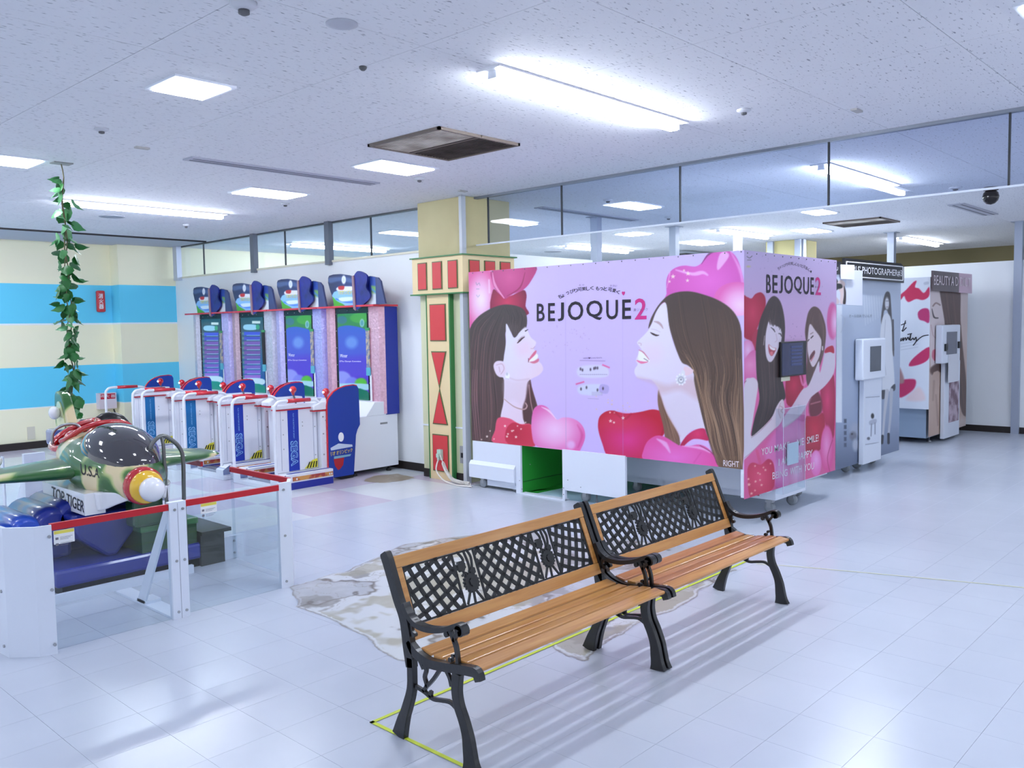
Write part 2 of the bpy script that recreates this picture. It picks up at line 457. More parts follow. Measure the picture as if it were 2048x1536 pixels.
# ---- worn patch where the tiles are broken up
def worn_patch(outline_px, name, base, seed, brown=False, res=0.008):
    O = np.array([atz(x, y)[:2] for x, y in outline_px])
    x0, y0 = O.min(0) - 0.05; x1, y1 = O.max(0) + 0.05
    sh = Sheet('z', 0.0008, x0, x1, y0, y1, res, res, base)
    rs = np.random.RandomState(seed)
    PX, PY = sh.P[:, 0], sh.P[:, 1]
    def fbm(sc, o=5):
        v = np.zeros(len(PX)); a = 1.0
        for k in range(o):
            g = rs.rand(64, 64); u, w = PX * sc * 2 ** k + 7.3 * k, PY * sc * 2 ** k + 3.1 * k
            iu, iw = np.floor(u).astype(int), np.floor(w).astype(int); fu, fw = u - iu, w - iw
            fu, fw = fu * fu * (3 - 2 * fu), fw * fw * (3 - 2 * fw)
            q = lambda a_, b_: g[a_ % 64, b_ % 64]
            v += a * ((q(iu, iw) * (1 - fu) + q(iu + 1, iw) * fu) * (1 - fw) + (q(iu, iw + 1) * (1 - fu) + q(iu + 1, iw + 1) * fu) * fw); a *= 0.55
        return v / 2.0
    n1, n2, n3 = fbm(1.6), fbm(3.5), fbm(9, 3)
    d = np.full(len(PX), 1e9); ins = np.zeros(len(PX), bool)
    for i in range(len(O)):
        a, b = O[i], O[(i + 1) % len(O)]; e = b - a; L = e @ e
        t = np.clip(((PX - a[0]) * e[0] + (PY - a[1]) * e[1]) / L, 0, 1)
        d = np.minimum(d, np.hypot(PX - a[0] - t * e[0], PY - a[1] - t * e[1]))
        if a[1] != b[1]: ins ^= ((a[1] > PY) != (b[1] > PY)) & (PX < (b[0] - a[0]) * (PY - a[1]) / (b[1] - a[1]) + a[0])
    d = np.where(ins, d, -d) + (n2 - 0.45) * 0.14
    # colours: floor grey outside, chalky white, mortar grey, brown stain lines
    img = np.tile(np.array([205., 209, 220]), (len(PX), 1))
    def lay(a, c):
        a = np.clip(a, 0, 1)[:, None]; img[:] = img * (1 - a) + np.asarray(c, float) * a
    lay(np.clip(d / 0.015, 0, 1), (186, 188, 192))
    lay(np.clip((n1 - 0.46) / 0.03, 0, 1) * (d > 0), (214, 217, 220))
    lay(np.clip((0.44 - n2) / 0.04, 0, 1) * (d > 0.02) * 0.9, (150, 147, 142))
    lay(np.clip(1 - np.abs(n1 - 0.46) / 0.016, 0, 1) * (d > 0.01) * 0.95, (112, 104, 94))
    lay(np.clip(1 - np.abs(n2 - 0.52) / 0.012, 0, 1) * (d > 0.02) * 0.5, (146, 138, 126))
    lay(np.clip((n1 - 0.56) / 0.03, 0, 1) * (d > 0.03) * 0.7, (164, 158, 134))
    lay(np.clip(1 - np.abs(d - 0.004) / 0.012, 0, 1) * 0.8, (120, 112, 106))
    lay((n3 - 0.5) * 0.8 * (d > 0), (235, 237, 240))
    if brown: lay((n2 - 0.3) * 3 * (d > 0), (150, 132, 104))
    img[:] = img * 0.965
    sh.img = img; P3 = d > -0.004
    i_ok = P3
    sh.P[:, 2] = 0.0008 + np.where(d > 0.02, 0.0012 * (n2 - 0.3), 0)
    mm = print_mat('worn_floor_print', 0.5); mm.node_tree.nodes['Principled BSDF'].inputs['Roughness'].default_value = 0.32
    return sh.build(name, mm, floor, keep=lambda X, Y: i_ok)
worn_patch([(587, 1175), (640, 1160), (700, 1140), (745, 1115), (830, 1085), (1000, 1062), (1160, 1075), (1290, 1085), (1380, 1098), (1480, 1140), (1440, 1158), (1400, 1180), (1370, 1205),
            (1290, 1235), (1260, 1262), (1200, 1300), (1170, 1320), (1130, 1305), (1100, 1290), (1000, 1300), (900, 1330), (800, 1318), (740, 1270), (652, 1232), (590, 1215)], 'worn_floor_patch', (205, 208, 215), 3)
worn_patch([(735, 962), (750, 952), (795, 948), (822, 955), (800, 962), (770, 966)], 'worn_floor_patch', (205, 208, 215), 5, True, 0.012)

# ---- ceiling: panels with open joints under a dark backing
def ceil_mat():
    m = bpy.data.materials.new('ceiling_board'); m.use_nodes = True; nt = m.node_tree; b = nt.nodes['Principled BSDF']
    b.inputs['Roughness'].default_value = 0.8
    g = nt.nodes.new('ShaderNodeNewGeometry'); mp = nt.nodes.new('ShaderNodeMapping'); mp.inputs['Scale'].default_value = (22, 75, 1)
    n = nt.nodes.new('ShaderNodeTexNoise'); n.inputs['Scale'].default_value = 1.0; n.inputs['Detail'].default_value = 2
    nt.links.new(g.outputs['Position'], mp.inputs[0]); nt.links.new(mp.outputs[0], n.inputs['Vector'])
    r = nt.nodes.new('ShaderNodeValToRGB'); r.color_ramp.elements[0].position = 0.27; r.color_ramp.elements[1].position = 0.38
    r.color_ramp.elements[0].color = rgba((150, 152, 162)); r.color_ramp.elements[1].color = rgba((234, 235, 240))
    nt.links.new(n.outputs['Fac'], r.inputs[0]); nt.links.new(r.outputs[0], b.inputs['Base Color'])
    bp = nt.nodes.new('ShaderNodeBump'); bp.inputs['Strength'].default_value = 0.35; bp.inputs['Distance'].default_value = 0.004
    nt.links.new(n.outputs['Fac'], bp.inputs['Height']); nt.links.new(bp.outputs[0], b.inputs['Normal'])
    return m
CM = ceil_mat()
m = MB(); m.box(-6, 18.5, -8, 14.5, CE + 0.012, CE + 0.15)
ceiling = m.build('ceiling', mat('ceiling_backing', (110, 110, 118), 0.8), kind='structure')
b = MB(); b.box(0.0015, P_ - 0.0015, 0.0015, P_ - 0.0015, 0, 0.01)
pme = bpy.data.meshes.new('ceiling_panel'); b.bm.to_mesh(pme); b.bm.free(); pme.materials.append(CM)
pc = []
for i in range(-9, 19):
    for j in range(-11, 15):
        x, y = 1.893 + P_ * i, 1.335 + P_ * j
        c = np.array([x + P_ / 2, y + P_ / 2, CE]); v = c - CAM; vis = False
        if v @ CF > 0.3:
            px, py = proj(c); vis = -120 < px < 2170 and py > -150
        if x > 18 or y > 13.6: continue
        pc.append((0 if vis else 1, np.hypot(c[0], c[1]), x, y))
pc.sort(); rest = MB()
for k, (vis, d, x, y) in enumerate(pc):
    if k < 300:
        o = bpy.data.objects.new('ceiling_panel', pme); o.location = (x, y, CE); put(o, ceiling)
    else:
        rest.box(x + 0.0015, x + P_ - 0.0015, y + 0.0015, y + P_ - 0.0015, CE, CE + 0.01)
rest.build('ceiling_panels', CM, ceiling, kind='stuff')

# ---- yellow and blue striped wall at the far left, with a pier
def stripe_mat():
    m = bpy.data.materials.new('striped_paint'); m.use_nodes = True; nt = m.node_tree; b = nt.nodes['Principled BSDF']
    g = nt.nodes.new('ShaderNodeNewGeometry'); s = nt.nodes.new('ShaderNodeSeparateXYZ'); mr = nt.nodes.new('ShaderNodeMapRange')
    mr.inputs[1].default_value = 0; mr.inputs[2].default_value = 3
    r = nt.nodes.new('ShaderNodeValToRGB'); r.color_ramp.interpolation = 'CONSTANT'
    cr, bl, wl = (254, 250, 218), (104, 218, 252), (245, 252, 252)
    st = [(0, cr), (0.565, wl), (0.58, bl), (1.16, cr), (1.755, wl), (1.77, bl), (2.34, cr)]
    e = r.color_ramp.elements
    e[0].position = 0; e[0].color = rgba(cr); e[1].position = 0.565 / 3; e[1].color = rgba(wl)
    for z, c in st[2:]:
        k = e.new(z / 3); k.color = rgba(c)
    nt.links.new(g.outputs['Position'], s.inputs[0]); nt.links.new(s.outputs[2], mr.inputs[0]); nt.links.new(mr.outputs[0], r.inputs[0])
    n = nt.nodes.new('ShaderNodeTexNoise'); n.inputs['Scale'].default_value = 1.2
    nt.links.new(g.outputs['Position'], n.inputs['Vector'])
    hs = nt.nodes.new('ShaderNodeMix'); hs.data_type = 'RGBA'; hs.blend_type = 'MULTIPLY'; hs.inputs[0].default_value = 0.05
    nt.links.new(r.outputs[0], hs.inputs[6]); nt.links.new(n.outputs['Color'], hs.inputs[7]); nt.links.new(hs.outputs[2], b.inputs['Base Color'])
    b.inputs['Roughness'].default_value = 0.6
    return m
SM = stripe_mat()
m = MB(); m.box(-3, 5.5, 13.4, 13.6, 0, CE); m.box(5.5, 18.4, 13.12, 13.6, 0, CE)
wall_back = m.build('wall_back', SM, kind='structure')
m = MB(); m.box(-3, 5.5, 13.36, 13.4, 0, 0.10); m.box(5.46, 6.3, 13.08, 13.12, 0, 0.10); m.box(5.46, 5.5, 13.08, 13.4, 0, 0.10)
m.build('baseboard_back', DARKB, kind='structure')
m = MB(); m.box(-3, 6.32, 11.98, 12.02, CE - 0.02, CE + 0.012)
m.build('trim_1', mat('dark_track', (40, 38, 42), 0.6), kind='structure')
m = MB(); m.box(-3, 6.32, 12.02, 13.3, CE - 0.008, CE)
m.build('trim_2', mat('curtain_recess', (190, 193, 206), 0.7), kind='structure')

# ---- white partition behind the game machines, glass above it
XW = 6.38
m = MB(); m.box(XW, XW + 0.08, 7.12, 13.4, 0.09, 2.45)
m.build('wall_game', WALLW, kind='structure')
m = MB(); m.box(XW - 0.006, XW + 0.086, 7.12, 13.4, 0, 0.09)
m.build('baseboard_game', DARKB, kind='structure')
m = MB(); m.box(XW - 0.01, XW + 0.09, 7.12, 13.4, 2.45, 2.475)
m.build('trim_3', mat('cream_trim', (232, 228, 205), 0.5), kind='structure')
SG = glass_mat('smoke_glass', (234, 239, 248), rough=0.01, fre=1.3)
SG2 = glass_mat('smoke_glass_clear', (238, 242, 246), rough=0.01, fre=1.4)
ys = [7.14, 8.28, 9.0, 10.06, 10.75, 12.2, 13.1]
ys = [7.14, aty(711, 440, 0.1)[1] if False else 8.22, 9.05, 10.05, 10.9, 12.25, 13.1]
for k in range(6):
    m = MB(); m.box(XW + 0.03, XW + 0.04, ys[k] + 0.008, ys[k + 1] - 0.008, 2.475, CE - 0.005)
    w = m.build('window_%d' % (k + 1), SG2, kind='structure')
m = MB()
for k in (1, 3, 5): m.box(XW + 0.026, XW + 0.044, ys[k] - 0.008, ys[k] + 0.008, 2.475, CE)
m.box(XW + 0.01, XW + 0.06, 7.14, 13.1, CE - 0.02, CE); m.build('trim_4', mat('dark_mullion', (74, 78, 84), 0.4), kind='structure')
for yy in (9.0, 10.75):
    m = MB(); m.box(XW - 0.05, XW + 0.02, yy - 0.045, yy + 0.045, 2.42, CE)
    t = m.build('wall_post', mat('grey_post', (118, 124, 136), 0.4, 0.3), label='grey square post standing on the white partition %s' % ('nearer the painted column' if yy < 10 else 'nearer the striped wall'), cat='post', group='grey posts on the partition')
m = MB()
for yy in (12.95, 13.25): m.box(XW - 0.08, XW + 0.0, yy - 0.06, yy + 0.06, 2.42, CE)
m.build('wall_post', mat('bright_aluminium', (205, 212, 228), 0.3, 0.4), label='pair of bright aluminium posts at the corner beside the striped wall', cat='post', group='aluminium corner posts')

# ---- hanging smoke glass between column and right edge
gy = [6.22, 5.25, 3.96, 2.69, 1.50, 0.2]
for k in range(5):
    m = MB(); m.box(6.35, 6.357, gy[k + 1] + 0.004, gy[k] - 0.004, 2.465, CE - 0.01)
    m.build('window_%d' % (k + 7), SG, kind='structure')
m = MB()
for y in gy[:-1]: m.box(6.345, 6.362, y - 0.006, y + 0.006, 2.465, CE)
m.build('trim_5', mat('dark_gasket', (46, 50, 54), 0.5), kind='structure')
m = MB(); m.box(6.33, 6.38, 0.2, 6.4, CE - 0.022, CE); m.build('trim_6', mat('grey_channel', (140, 146, 156), 0.4, 0.4), kind='structure')
m = MB(); m.box(6.347, 6.360, 0.2, 6.4, 2.452, 2.466); m.build('trim_7', mat('white_glass_edge', (225, 232, 242), 0.3), kind='structure')

# ---- painted column
CREAM = mat('cream_paint', (206, 194, 146), 0.55, noise=((196, 182, 134), 3, 0.3))
CREAM2 = mat('pale_green_paint', (214, 214, 176), 0.55)
DG = mat('green_trim_paint', (52, 122, 66), 0.45); DG2 = mat('olive_trim_paint', (92, 106, 66), 0.45)
RP = mat('red_panel_paint', (212, 62, 66), 0.5); PEACH = mat('peach_paint', (236, 212, 164), 0.5)
col = thing('column', (6.5, 6.75, 0), 'square cream column with red panels and green trim, left of the pink booth', 'column')
off = (6.5, 6.75, 0)
def cpart(name, m_, mb, par=None, **k): return mb.build(name, m_, par or col, **k)
m = MB(off); m.box(6.20, 6.86, 6.41, 7.12, 0, CE); cpart('shaft', CREAM2, m)
m = MB(off); m.box(6.195, 6.865, 6.405, 7.125, 2.36, CE - 0.002); cpart('upper_shaft', CREAM, m)
m = MB(off); m.box(6.15, 6.20, 6.62, 6.96, 0.0, 1.97); cpart('pilaster', PEACH, m)
m = MB(off); m.box(6.145, 6.2, 6.60, 6.62, 0, 1.97); m.box(6.145, 6.2, 6.96, 6.972, 0, 1.97); cpart('green_edge', DG, m)
m = MB(off); m.box(6.12, 6.89, 6.37, 7.15, 1.975, 2.35); cpart('capital', PEACH, m)
m = MB(off); m.box(6.10, 6.92, 6.35, 7.17, 1.962, 1.975); m.box(6.10, 6.92, 6.35, 7.17, 2.35, 2.362); cpart('capital_trim', DG, m)
for a, b_ in ((7.055, 6.91), (6.825, 6.675), (6.585, 6.44)):
    m = MB(off); m.box(6.112, 6.122, b_, a, 2.015, 2.305); f = cpart('panel_frame', DG2, m)
    m = MB(off); m.box(6.108, 6.114, b_ + 0.01, a - 0.01, 2.025, 2.295); m.build('red_panel', RP, f)
for a, b_ in ((6.205, 6.36), (6.43, 6.59), (6.665, 6.825)):
    m = MB(off); m.box(a, b_, 6.362, 6.372, 2.015, 2.305); f = cpart('panel_frame', DG2, m)
    m = MB(off); m.box(a + 0.01, b_ - 0.01, 6.358, 6.364, 2.025, 2.295); m.build('red_panel', RP, f)
for z0, z1 in ((1.475, 1.865), (0.09, 0.485)):
    m = MB(off); m.box(6.142, 6.152, 6.664, 6.912, z0, z1); f = cpart('panel_frame', DG2, m)
    m = MB(off); m.box(6.138, 6.144, 6.674, 6.902, z0 + 0.01, z1 - 0.01); m.build('red_panel', RP, f)
for s_, z0, z1, z2 in ((1, 1.368, 0.975, 1), (-1, 0.592, 0.975, 1)):
    m = MB(off); m.prism([(6.903, z0), (6.668, z0), (6.785, z1)], 'x', 6.142, 6.152); f = cpart('triangle_frame', DG2, m)
    k = 0.012 * s_; m = MB(off); m.prism([(6.888, z0 - k), (6.683, z0 - k), (6.785, z1 + k * 3)], 'x', 6.138, 6.144); m.build('red_triangle', RP, f)
m = MB(off); m.box(6.13, 6.2, 6.385, 6.43, 0, 1.962); cpart('corner_guard', mat('grey_pvc', (196, 200, 206), 0.4), m)
m = MB(off); m.box(6.14, 6.2, 6.39, 6.43, 2.362, CE - 0.004); cpart('upper_corner_guard', mat('grey_pvc', (196, 200, 206), 0.4), m)
m = MB(off); m.box(6.192, 6.2, 6.43, 6.62, 0.56, 0.575); m.box(6.192, 6.2, 6.972, 7.12, 0.56, 0.575); cpart('pale_band', WHITE, m)
m = MB(off); m.box(6.19, 6.2, 6.43, 6.60, 0, 0.09); m.box(6.19, 6.2, 6.972, 7.12, 0, 0.09); cpart('base_strip', DARKB, m)
m = MB(off); m.box(6.18, 6.2, 6.45, 6.53, 0.2, 0.38); s_ = cpart('socket_plate', mat('socket_grey', (150, 150, 150), 0.4), m)
m = MB(off); m.box(6.174, 6.181, 6.47, 6.51, 0.26, 0.31); m.build('socket_hole', BLACKP, s_)
m = MB(off); m.box(6.10, 6.142, 6.745, 6.80, 0.22, 0.33); s_ = cpart('wall_socket', mat('mint_plug', (190, 222, 205), 0.4), m)
m = MB(off); m.box(6.07, 6.102, 6.75, 6.78, 0.25, 0.29); m.build('plug', mat('mint_plug', (190, 222, 205), 0.4), s_)
# power leads
CB = mat('white_cable', (232, 226, 218), 0.45)
p = spline([(6.09, 6.76, 0.24), (6.06, 6.77, 0.12), (6.05, 6.66, 0.03), (6.02, 6.5, 0.008), (6.0, 6.35, 0.008), (6.02, 6.2, 0.012)], 8)
m = MB(); m.tube(p, 0.008); m.build('power_cable', CB, label='straight white power cable running from the column socket along the floor', cat='cable')
base = spline([(6.09, 6.74, 0.28), (6.05, 6.66, 0.22), (6.05, 6.6, 0.12), (6.04, 6.5, 0.05), (6.03, 6.38, 0.035), (6.03, 6.24, 0.035)], 60)
pts = []
for i, q in enumerate(base):
    a = i * 0.9 if i > 70 else 0; r_ = 0.018 if i > 70 else 0
    pts.append((q[0] + r_ * math.cos(a), q[1], q[2] + r_ * math.sin(a)))
m = MB(); m.tube(pts, 0.005, 6); m.build('coiled_cable', CB, label='coiled white cable from the column socket to the pink booth', cat='cable')

# ---- back partition behind the booths, right partition, posts, second column, far walls
m = MB(); m.box(6.88, 13.65, 6.6, 6.68, 0, 2.42); m.build('wall_partition', WALLW, kind='structure')
m = MB(); m.box(13.65, 13.73, -2, 6.6, 0.09, 2.42); m.build('wall_right', WALLW, kind='structure')
m = MB(); m.box(13.64, 13.74, -2, 6.6, 0, 0.09); m.build('baseboard_right', DARKB, kind='structure')
PM = mat('pale_post', (176, 184, 200), 0.35, 0.3)
for nm, x, y in (('nearest the painted column', 8.62, 6.58), ('above the middle of the pink booth', 10.3, 6.52), ('just left of the booth corner', 12.0, 6.48), ('behind the photographer sign', 13.66, 4.8), ('at the right edge of the picture', 13.65, 3.08)):
    m = MB(); m.box(x - 0.05, x + 0.05, y - 0.05, y + 0.05, 0.0, CE); m.box(x - 0.09, x + 0.09, y - 0.09, y + 0.09, CE - 0.008, CE)
    m.build('support_post', PM, label='slim pale metal post to the ceiling, ' + nm, cat='post', group='slim pale posts along the partitions')
m = MB(); m.box(13.45, 14.1, 6.17, 6.75, 0, CE - 0.003)
c2 = thing('column', (13.78, 6.46, 0), 'plain cream column far away behind the pink booth corner', 'column')
m.off = Vector((13.78, 6.46, 0)); m.build('shaft', mat('old_cream', (206, 196, 140), 0.6), c2)
m = MB((13.78, 6.46, 0))
m.box(13.40, 13.45, 6.60, 6.70, 0, CE - 0.003); m.box(13.40, 13.46, 6.13, 6.23, 0, CE - 0.003); m.box(13.47, 13.57, 6.11, 6.17, 0, CE - 0.003)
m.build('corner_guard', PM, c2)
m = MB(); m.box(17.9, 18.1, -6, 14, 0, CE); m.build('wall_far', mat('olive_brown_wall', (118, 108, 74), 0.7), kind='structure')
m = MB(); m.box(14.5, 17.9, 8.4, 8.5, 0, 2.72); m.build('wall_far_white', WALLW, kind='structure')
m = MB(); m.box(13.6, 17.9, 8.38, 8.5, 2.72, 2.86); m.build('trim_8', mat('grey_bulkhead', (176, 180, 196), 0.7), kind='structure')
m = MB(); m.box(13.6, 17.9, 8.36, 8.5, 2.86, 2.89); m.build('trim_9', mat('dark_track', (40, 38, 42), 0.6), kind='structure')

# ================================================================ CEILING THINGS
EM = emit_mat('lamp_light', LAMP_COL, LAMP); EM2 = emit_mat('strip_light', LAMP_COL, LAMP * 3.4); EM3 = emit_mat('tray_glow', LAMP_COL, LAMP * 0.35)
def quad_lamp(x0, x1, y0, y1, label, group='square ceiling lamps'):
    cx, cy = (x0 + x1) / 2, (y0 + y1) / 2; t = thing('ceiling_lamp', (cx, cy, CE), label, 'ceiling lamp', group)
    a, b_ = (x1 - x0) / 2, (y1 - y0) / 2
    m = MB(); m.box(-a - 0.03, a + 0.03, -b_ - 0.03, b_ + 0.03, -0.012, 0.0); m.build('lamp_frame', WHITE, t)
    m = MB(); m.box(-a, a, -b_, b_, -0.02, -0.0125); m.build('diffuser', EM, t)
for a in ((2.21, 2.5, 4.42, 4.72, 'square flush lamp in the ceiling at upper left, nearest'),
          (2.21, 2.49, 7.2, 7.55, 'square flush lamp by the left picture edge'),
          (2.21, 2.49, 10.3, 10.62, 'farthest small lamp at the far left ceiling edge'),
          (4.4, 4.95, 5.47, 5.82, 'rectangular lamp just beyond the brown air vent'),
          (4.33, 4.92, 7.3, 7.67, 'rectangular lamp above the row of game machines'),
          (8.0, 8.52, 7.45, 7.70, 'lamp beyond the glass seen through the painted column edge'),
          (7.88, 8.42, 5.5, 5.8, 'lamp above the pink booth, right of the slot grille'),
          (10.35, 10.75, 7.2, 7.55, 'small lamp above the pink booth, beyond the partition'),
          (10.12, 10.56, 4.37, 4.62, 'lamp just under the glass edge left of the far vent'),
          (12.0, 12.62, 5.3, 5.63, 'lamp in front of the far plain column'),
          (12.15, 12.98, 7.25, 7.68, 'lamp left of the far plain column'),
          (7.55, 8.1, 9.2, 9.5, 'lamp seen through the glass left of the painted column'),
          (4.3, 4.85, 0.68, 0.98, 'lamp cut by the upper right picture corner')):
    quad_lamp(*a)
k = 0
for x in (-3.5, -0.8, 2.3, 5.0):                   # the rest of the hall's lamps, behind and beside the camera
    for y in (-6, -3.2, -0.4):
        quad_lamp(x, x + 0.45, y, y + 0.33, 'lamp of the hall behind the camera', 'lamps behind the camera')
for x, y in ((8.2, 0.4), (8.2, -3), (11.5, 0.8), (11.5, -3), (-3.5, 4.4), (-0.8, 4.4), (-0.8, 7.4), (-3.5, 7.4), (-0.8, 10.4), (0.6, 7.4), (0.6, 10.4), (0.6, 12.3), (2.6, 12.5), (-0.8, 12.3)):  # final entries, by the striped wall, are added to brighten it
    quad_lamp(x, x + 0.5, y, y + 0.33, 'lamp of the hall outside the picture', 'lamps outside the picture')
def long_lamp(x0, x1, y0, y1, label):
    t = thing('strip_lamp', ((x0 + x1) / 2, (y0 + y1) / 2, CE), label, 'strip lamp', 'long strip lamps'); a, b_ = (x1 - x0) / 2, (y1 - y0) / 2
    m = MB(); m.box(-a, a, -b_, b_, -0.01, 0.0); m.build('reflector_tray', mat('lit_tray', (250, 250, 255), 0.3), t)
    m = MB(); m.box(-a + 0.05, -0.006, -0.028, 0.028, -0.055, -0.0101, 0.0); m.box(0.006, a - 0.05, -0.028, 0.028, -0.055, -0.0101); m.build('light_bar', EM2, t)
    for e0, e1 in ((-0.0058, 0.0058), (a - 0.05, a - 0.03), (-a + 0.03, -a + 0.05)): m = MB(); m.box(e0, e1, -0.03, 0.03, -0.05, -0.0101); m.build('end_cap', WHITE, t)
    m = MB(); m.box(-a + 0.02, a - 0.02, -b_ + 0.012, -0.032, -0.013, -0.0101); m.box(-a + 0.02, a - 0.02, 0.032, b_ - 0.012, -0.013, -0.0101); m.build('glow_panel', EM3, t)
for a in ((3.28, 5.1, 3.11, 3.28, 'bright strip lamp in the ceiling above the benches'), (7.26, 8.98, 3.07, 3.24, 'strip lamp behind the hanging glass at right'),
          (3.3, 5.1, 9.12, 9.31, 'long strip lamp crossing behind the hanging vine'), (11.1, 12.9, 8.98, 9.26, 'distant strip lamp above the pink booth beyond the partition'),
          (11.0, 12.56, 6.15, 6.38, 'strip lamp above the pink booth corner'), (14.45, 16.35, 4.85, 5.05, 'far strip lamp above the photographer sign'),
          (7.4, 9.3, 11.4, 11.6, 'strip lamp seen through the glass above the game machines')):
    long_lamp(*a)
# brown air vent
def vent(x0, x1, y0, y1, label, n=2, dirty=True):
    t = thing('air_vent', (x0, y0, CE), label, 'air vent'); o_ = (x0, y0, CE); B = mat('vent_dirt', (96, 84, 76), 0.7, noise=((58, 48, 42), 6, 0.2))
    m = MB(o_)
    for a in ((x0, x1, y0, y0 + 0.02), (x0, x1, y1 - 0.02, y1), (x0, x0 + 0.02, y0, y1), (x1 - 0.02, x1, y0, y1)): m.box(a[0], a[1], a[2], a[3], CE - 0.02, CE)
    m.box((x0 + x1) / 2 - 0.006, (x0 + x1) / 2 + 0.006, y0, y1, CE - 0.016, CE); m.build('vent_frame', mat('vent_frame_brown', (120, 108, 100), 0.5), t)
    m = MB(o_); m.box(x0 + 0.02, x1 - 0.02, y0 + 0.02, y1 - 0.02, CE - 0.003, CE); m.build('vent_back', mat('vent_back', (70, 62, 56), 0.8), t)
    ns = 26
    for k in range(ns):
        x = x0 + 0.03 + (x1 - x0 - 0.06) * k / (ns - 1)
        m = MB(o_); w_ = 0.011 if k < 12 else 0.005; m.box(x - w_, x + w_, y0 + 0.02, y1 - 0.02, CE - 0.014, CE - 0.004); m.build('slat', mat('vent_slat_clean', (226, 218, 204), 0.6, noise=((150, 134, 118), 4, 0.15)) if k < 12 else B, t)
vent(3.97, 4.77, 4.33, 5.10, 'dirty brown square air return grille in the ceiling above the pink booth')
vent(11.5, 12.2, 4.18, 4.95, 'smaller dark air grille far away above the photographer booth')
def slot(x0, x1, y0, y1, label):
    t = thing('slot_diffuser', (x0, y0, CE), label, 'air diffuser'); m = MB((x0, y0, CE)); m.box(x0, x1, y0, y1, CE - 0.012, CE); m.build('diffuser_frame', mat('diffuser_grey', (186, 188, 200), 0.5), t)
    m = MB((x0, y0, CE)); m.box(x0 + 0.03, x1 - 0.03, y0 + 0.03, y0 + 0.05, CE - 0.014, CE - 0.0121); m.box(x0 + 0.03, x1 - 0.03, y1 - 0.06, y1 - 0.04, CE - 0.014, CE - 0.0121); m.build('slot', mat('slot_dark', (110, 112, 124), 0.6), t)
slot(3.25, 5.06, 6.33, 6.48, 'long grey slot diffuser in the ceiling above the fence')
slot(7.4, 9.26, 6.38, 6.52, 'long slot diffuser behind the hanging glass')
slot(10.95, 12.4, 3.04, 3.22, 'twin lamp housing, unlit, beyond the hanging glass at right')
def disc(x, y, r, h, label, name='smoke_detector', cat='smoke detector', mcol=(206, 208, 216), eye=True, group=None):
    t = thing(name, (x, y, CE), label, cat, group)
    m = MB(); m.lathe([(r, 0), (r, -h * 0.4), (r * 0.8, -h * 0.7), (r * 0.45, -h)], n=20); m.build('housing', mat('disc_%d' % mcol[0], mcol, 0.5), t)
    if eye: m = MB(); m.lathe([(r * 0.42, -h * 0.9), (r * 0.42, -h * 1.5), (r * 0.2, -h * 1.7)], n=12); m.build('sensor', mat('sensor_dark', (96, 96, 100), 0.5), t)
disc(1.93, 3.27, 0.055, 0.03, 'round smoke detector cut by the top picture edge')
disc(2.36, 3.19, 0.07, 0.015, 'flat round speaker plate near the top of the picture', 'ceiling_speaker', 'ceiling speaker', (190, 192, 202), False)
disc(2.40, 5.88, 0.045, 0.02, 'small round detector left of the nearest square lamp')
disc(5.08, 2.70, 0.045, 0.02, 'small round detector right of the big strip lamp')
disc(2.81, 3.63, 0.02, 0.02, 'tiny dark sprinkler head in the ceiling seam', 'sprinkler', 'sprinkler', (90, 90, 92), False)
disc(4.21, 10.14, 0.14, 0.01, 'grey oval speaker behind the vine', 'ceiling_speaker', 'ceiling speaker', (150, 154, 168), False)
disc(11.9, 10.05, 0.16, 0.01, 'far round speaker above the pink booth', 'ceiling_speaker', 'ceiling speaker', (170, 172, 182), False)
disc(5.16, 10.27, 0.04, 0.03, 'small detector right of the far strip lamp'); disc(5.13, 8.01, 0.045, 0.02, 'small detector under the lamp above the game machines')
disc(5.16, 5.9, 0.045, 0.025, 'small detector right of the lamp beyond the brown vent'); disc(7.55, 5.6, 0.05, 0.02, 'small detector seen through the hanging glass')
disc(9.6, 2.75, 0.06, 0.02, 'small detector near the dark dome camera'); disc(9.35, 6.0, 0.05, 0.02, 'small detector above the pink banner')
for x0, y0, lab in ((2.64, 7.25, 'vine'), (2.84, 6.27, 'left'), (5.95, 6.17, 'mid'), (5.62, 2.2, 'right')):
    if lab == 'vine': continue
    m = MB(); m.box(x0 - 0.05, x0 + 0.05, y0 - 0.02, y0 + 0.02, CE - 0.012, CE)
    m.build('ceiling_plate', mat('ceiling_plate_grey', (186, 184, 182), 0.6), label={'left': 'small grey ceiling plate right of the vine hook', 'mid': 'small ceiling plate above the painted column', 'right': 'cream ceiling plate near the hanging glass at right'}[lab], cat='ceiling plate')
t = thing('dome_camera', (9.9, 2.5, CE), 'dark dome security camera hanging beyond the glass at right', 'camera')
m = MB(); m.lathe([(0.07, 0), (0.07, -0.03), (0.03, -0.04)], n=16); m.build('mount', mat('camera_mount', (90, 84, 84), 0.5), t)
m = MB(); m.tube([(0, 0, -0.03), (0, 0, -0.06)], 0.014); m.build('stem', BLACKP, t)
m = MB(); m.ball((0, 0, -0.095), 0.08, 12); m.build('dome', mat('dome_black', (30, 26, 26), 0.15), t)
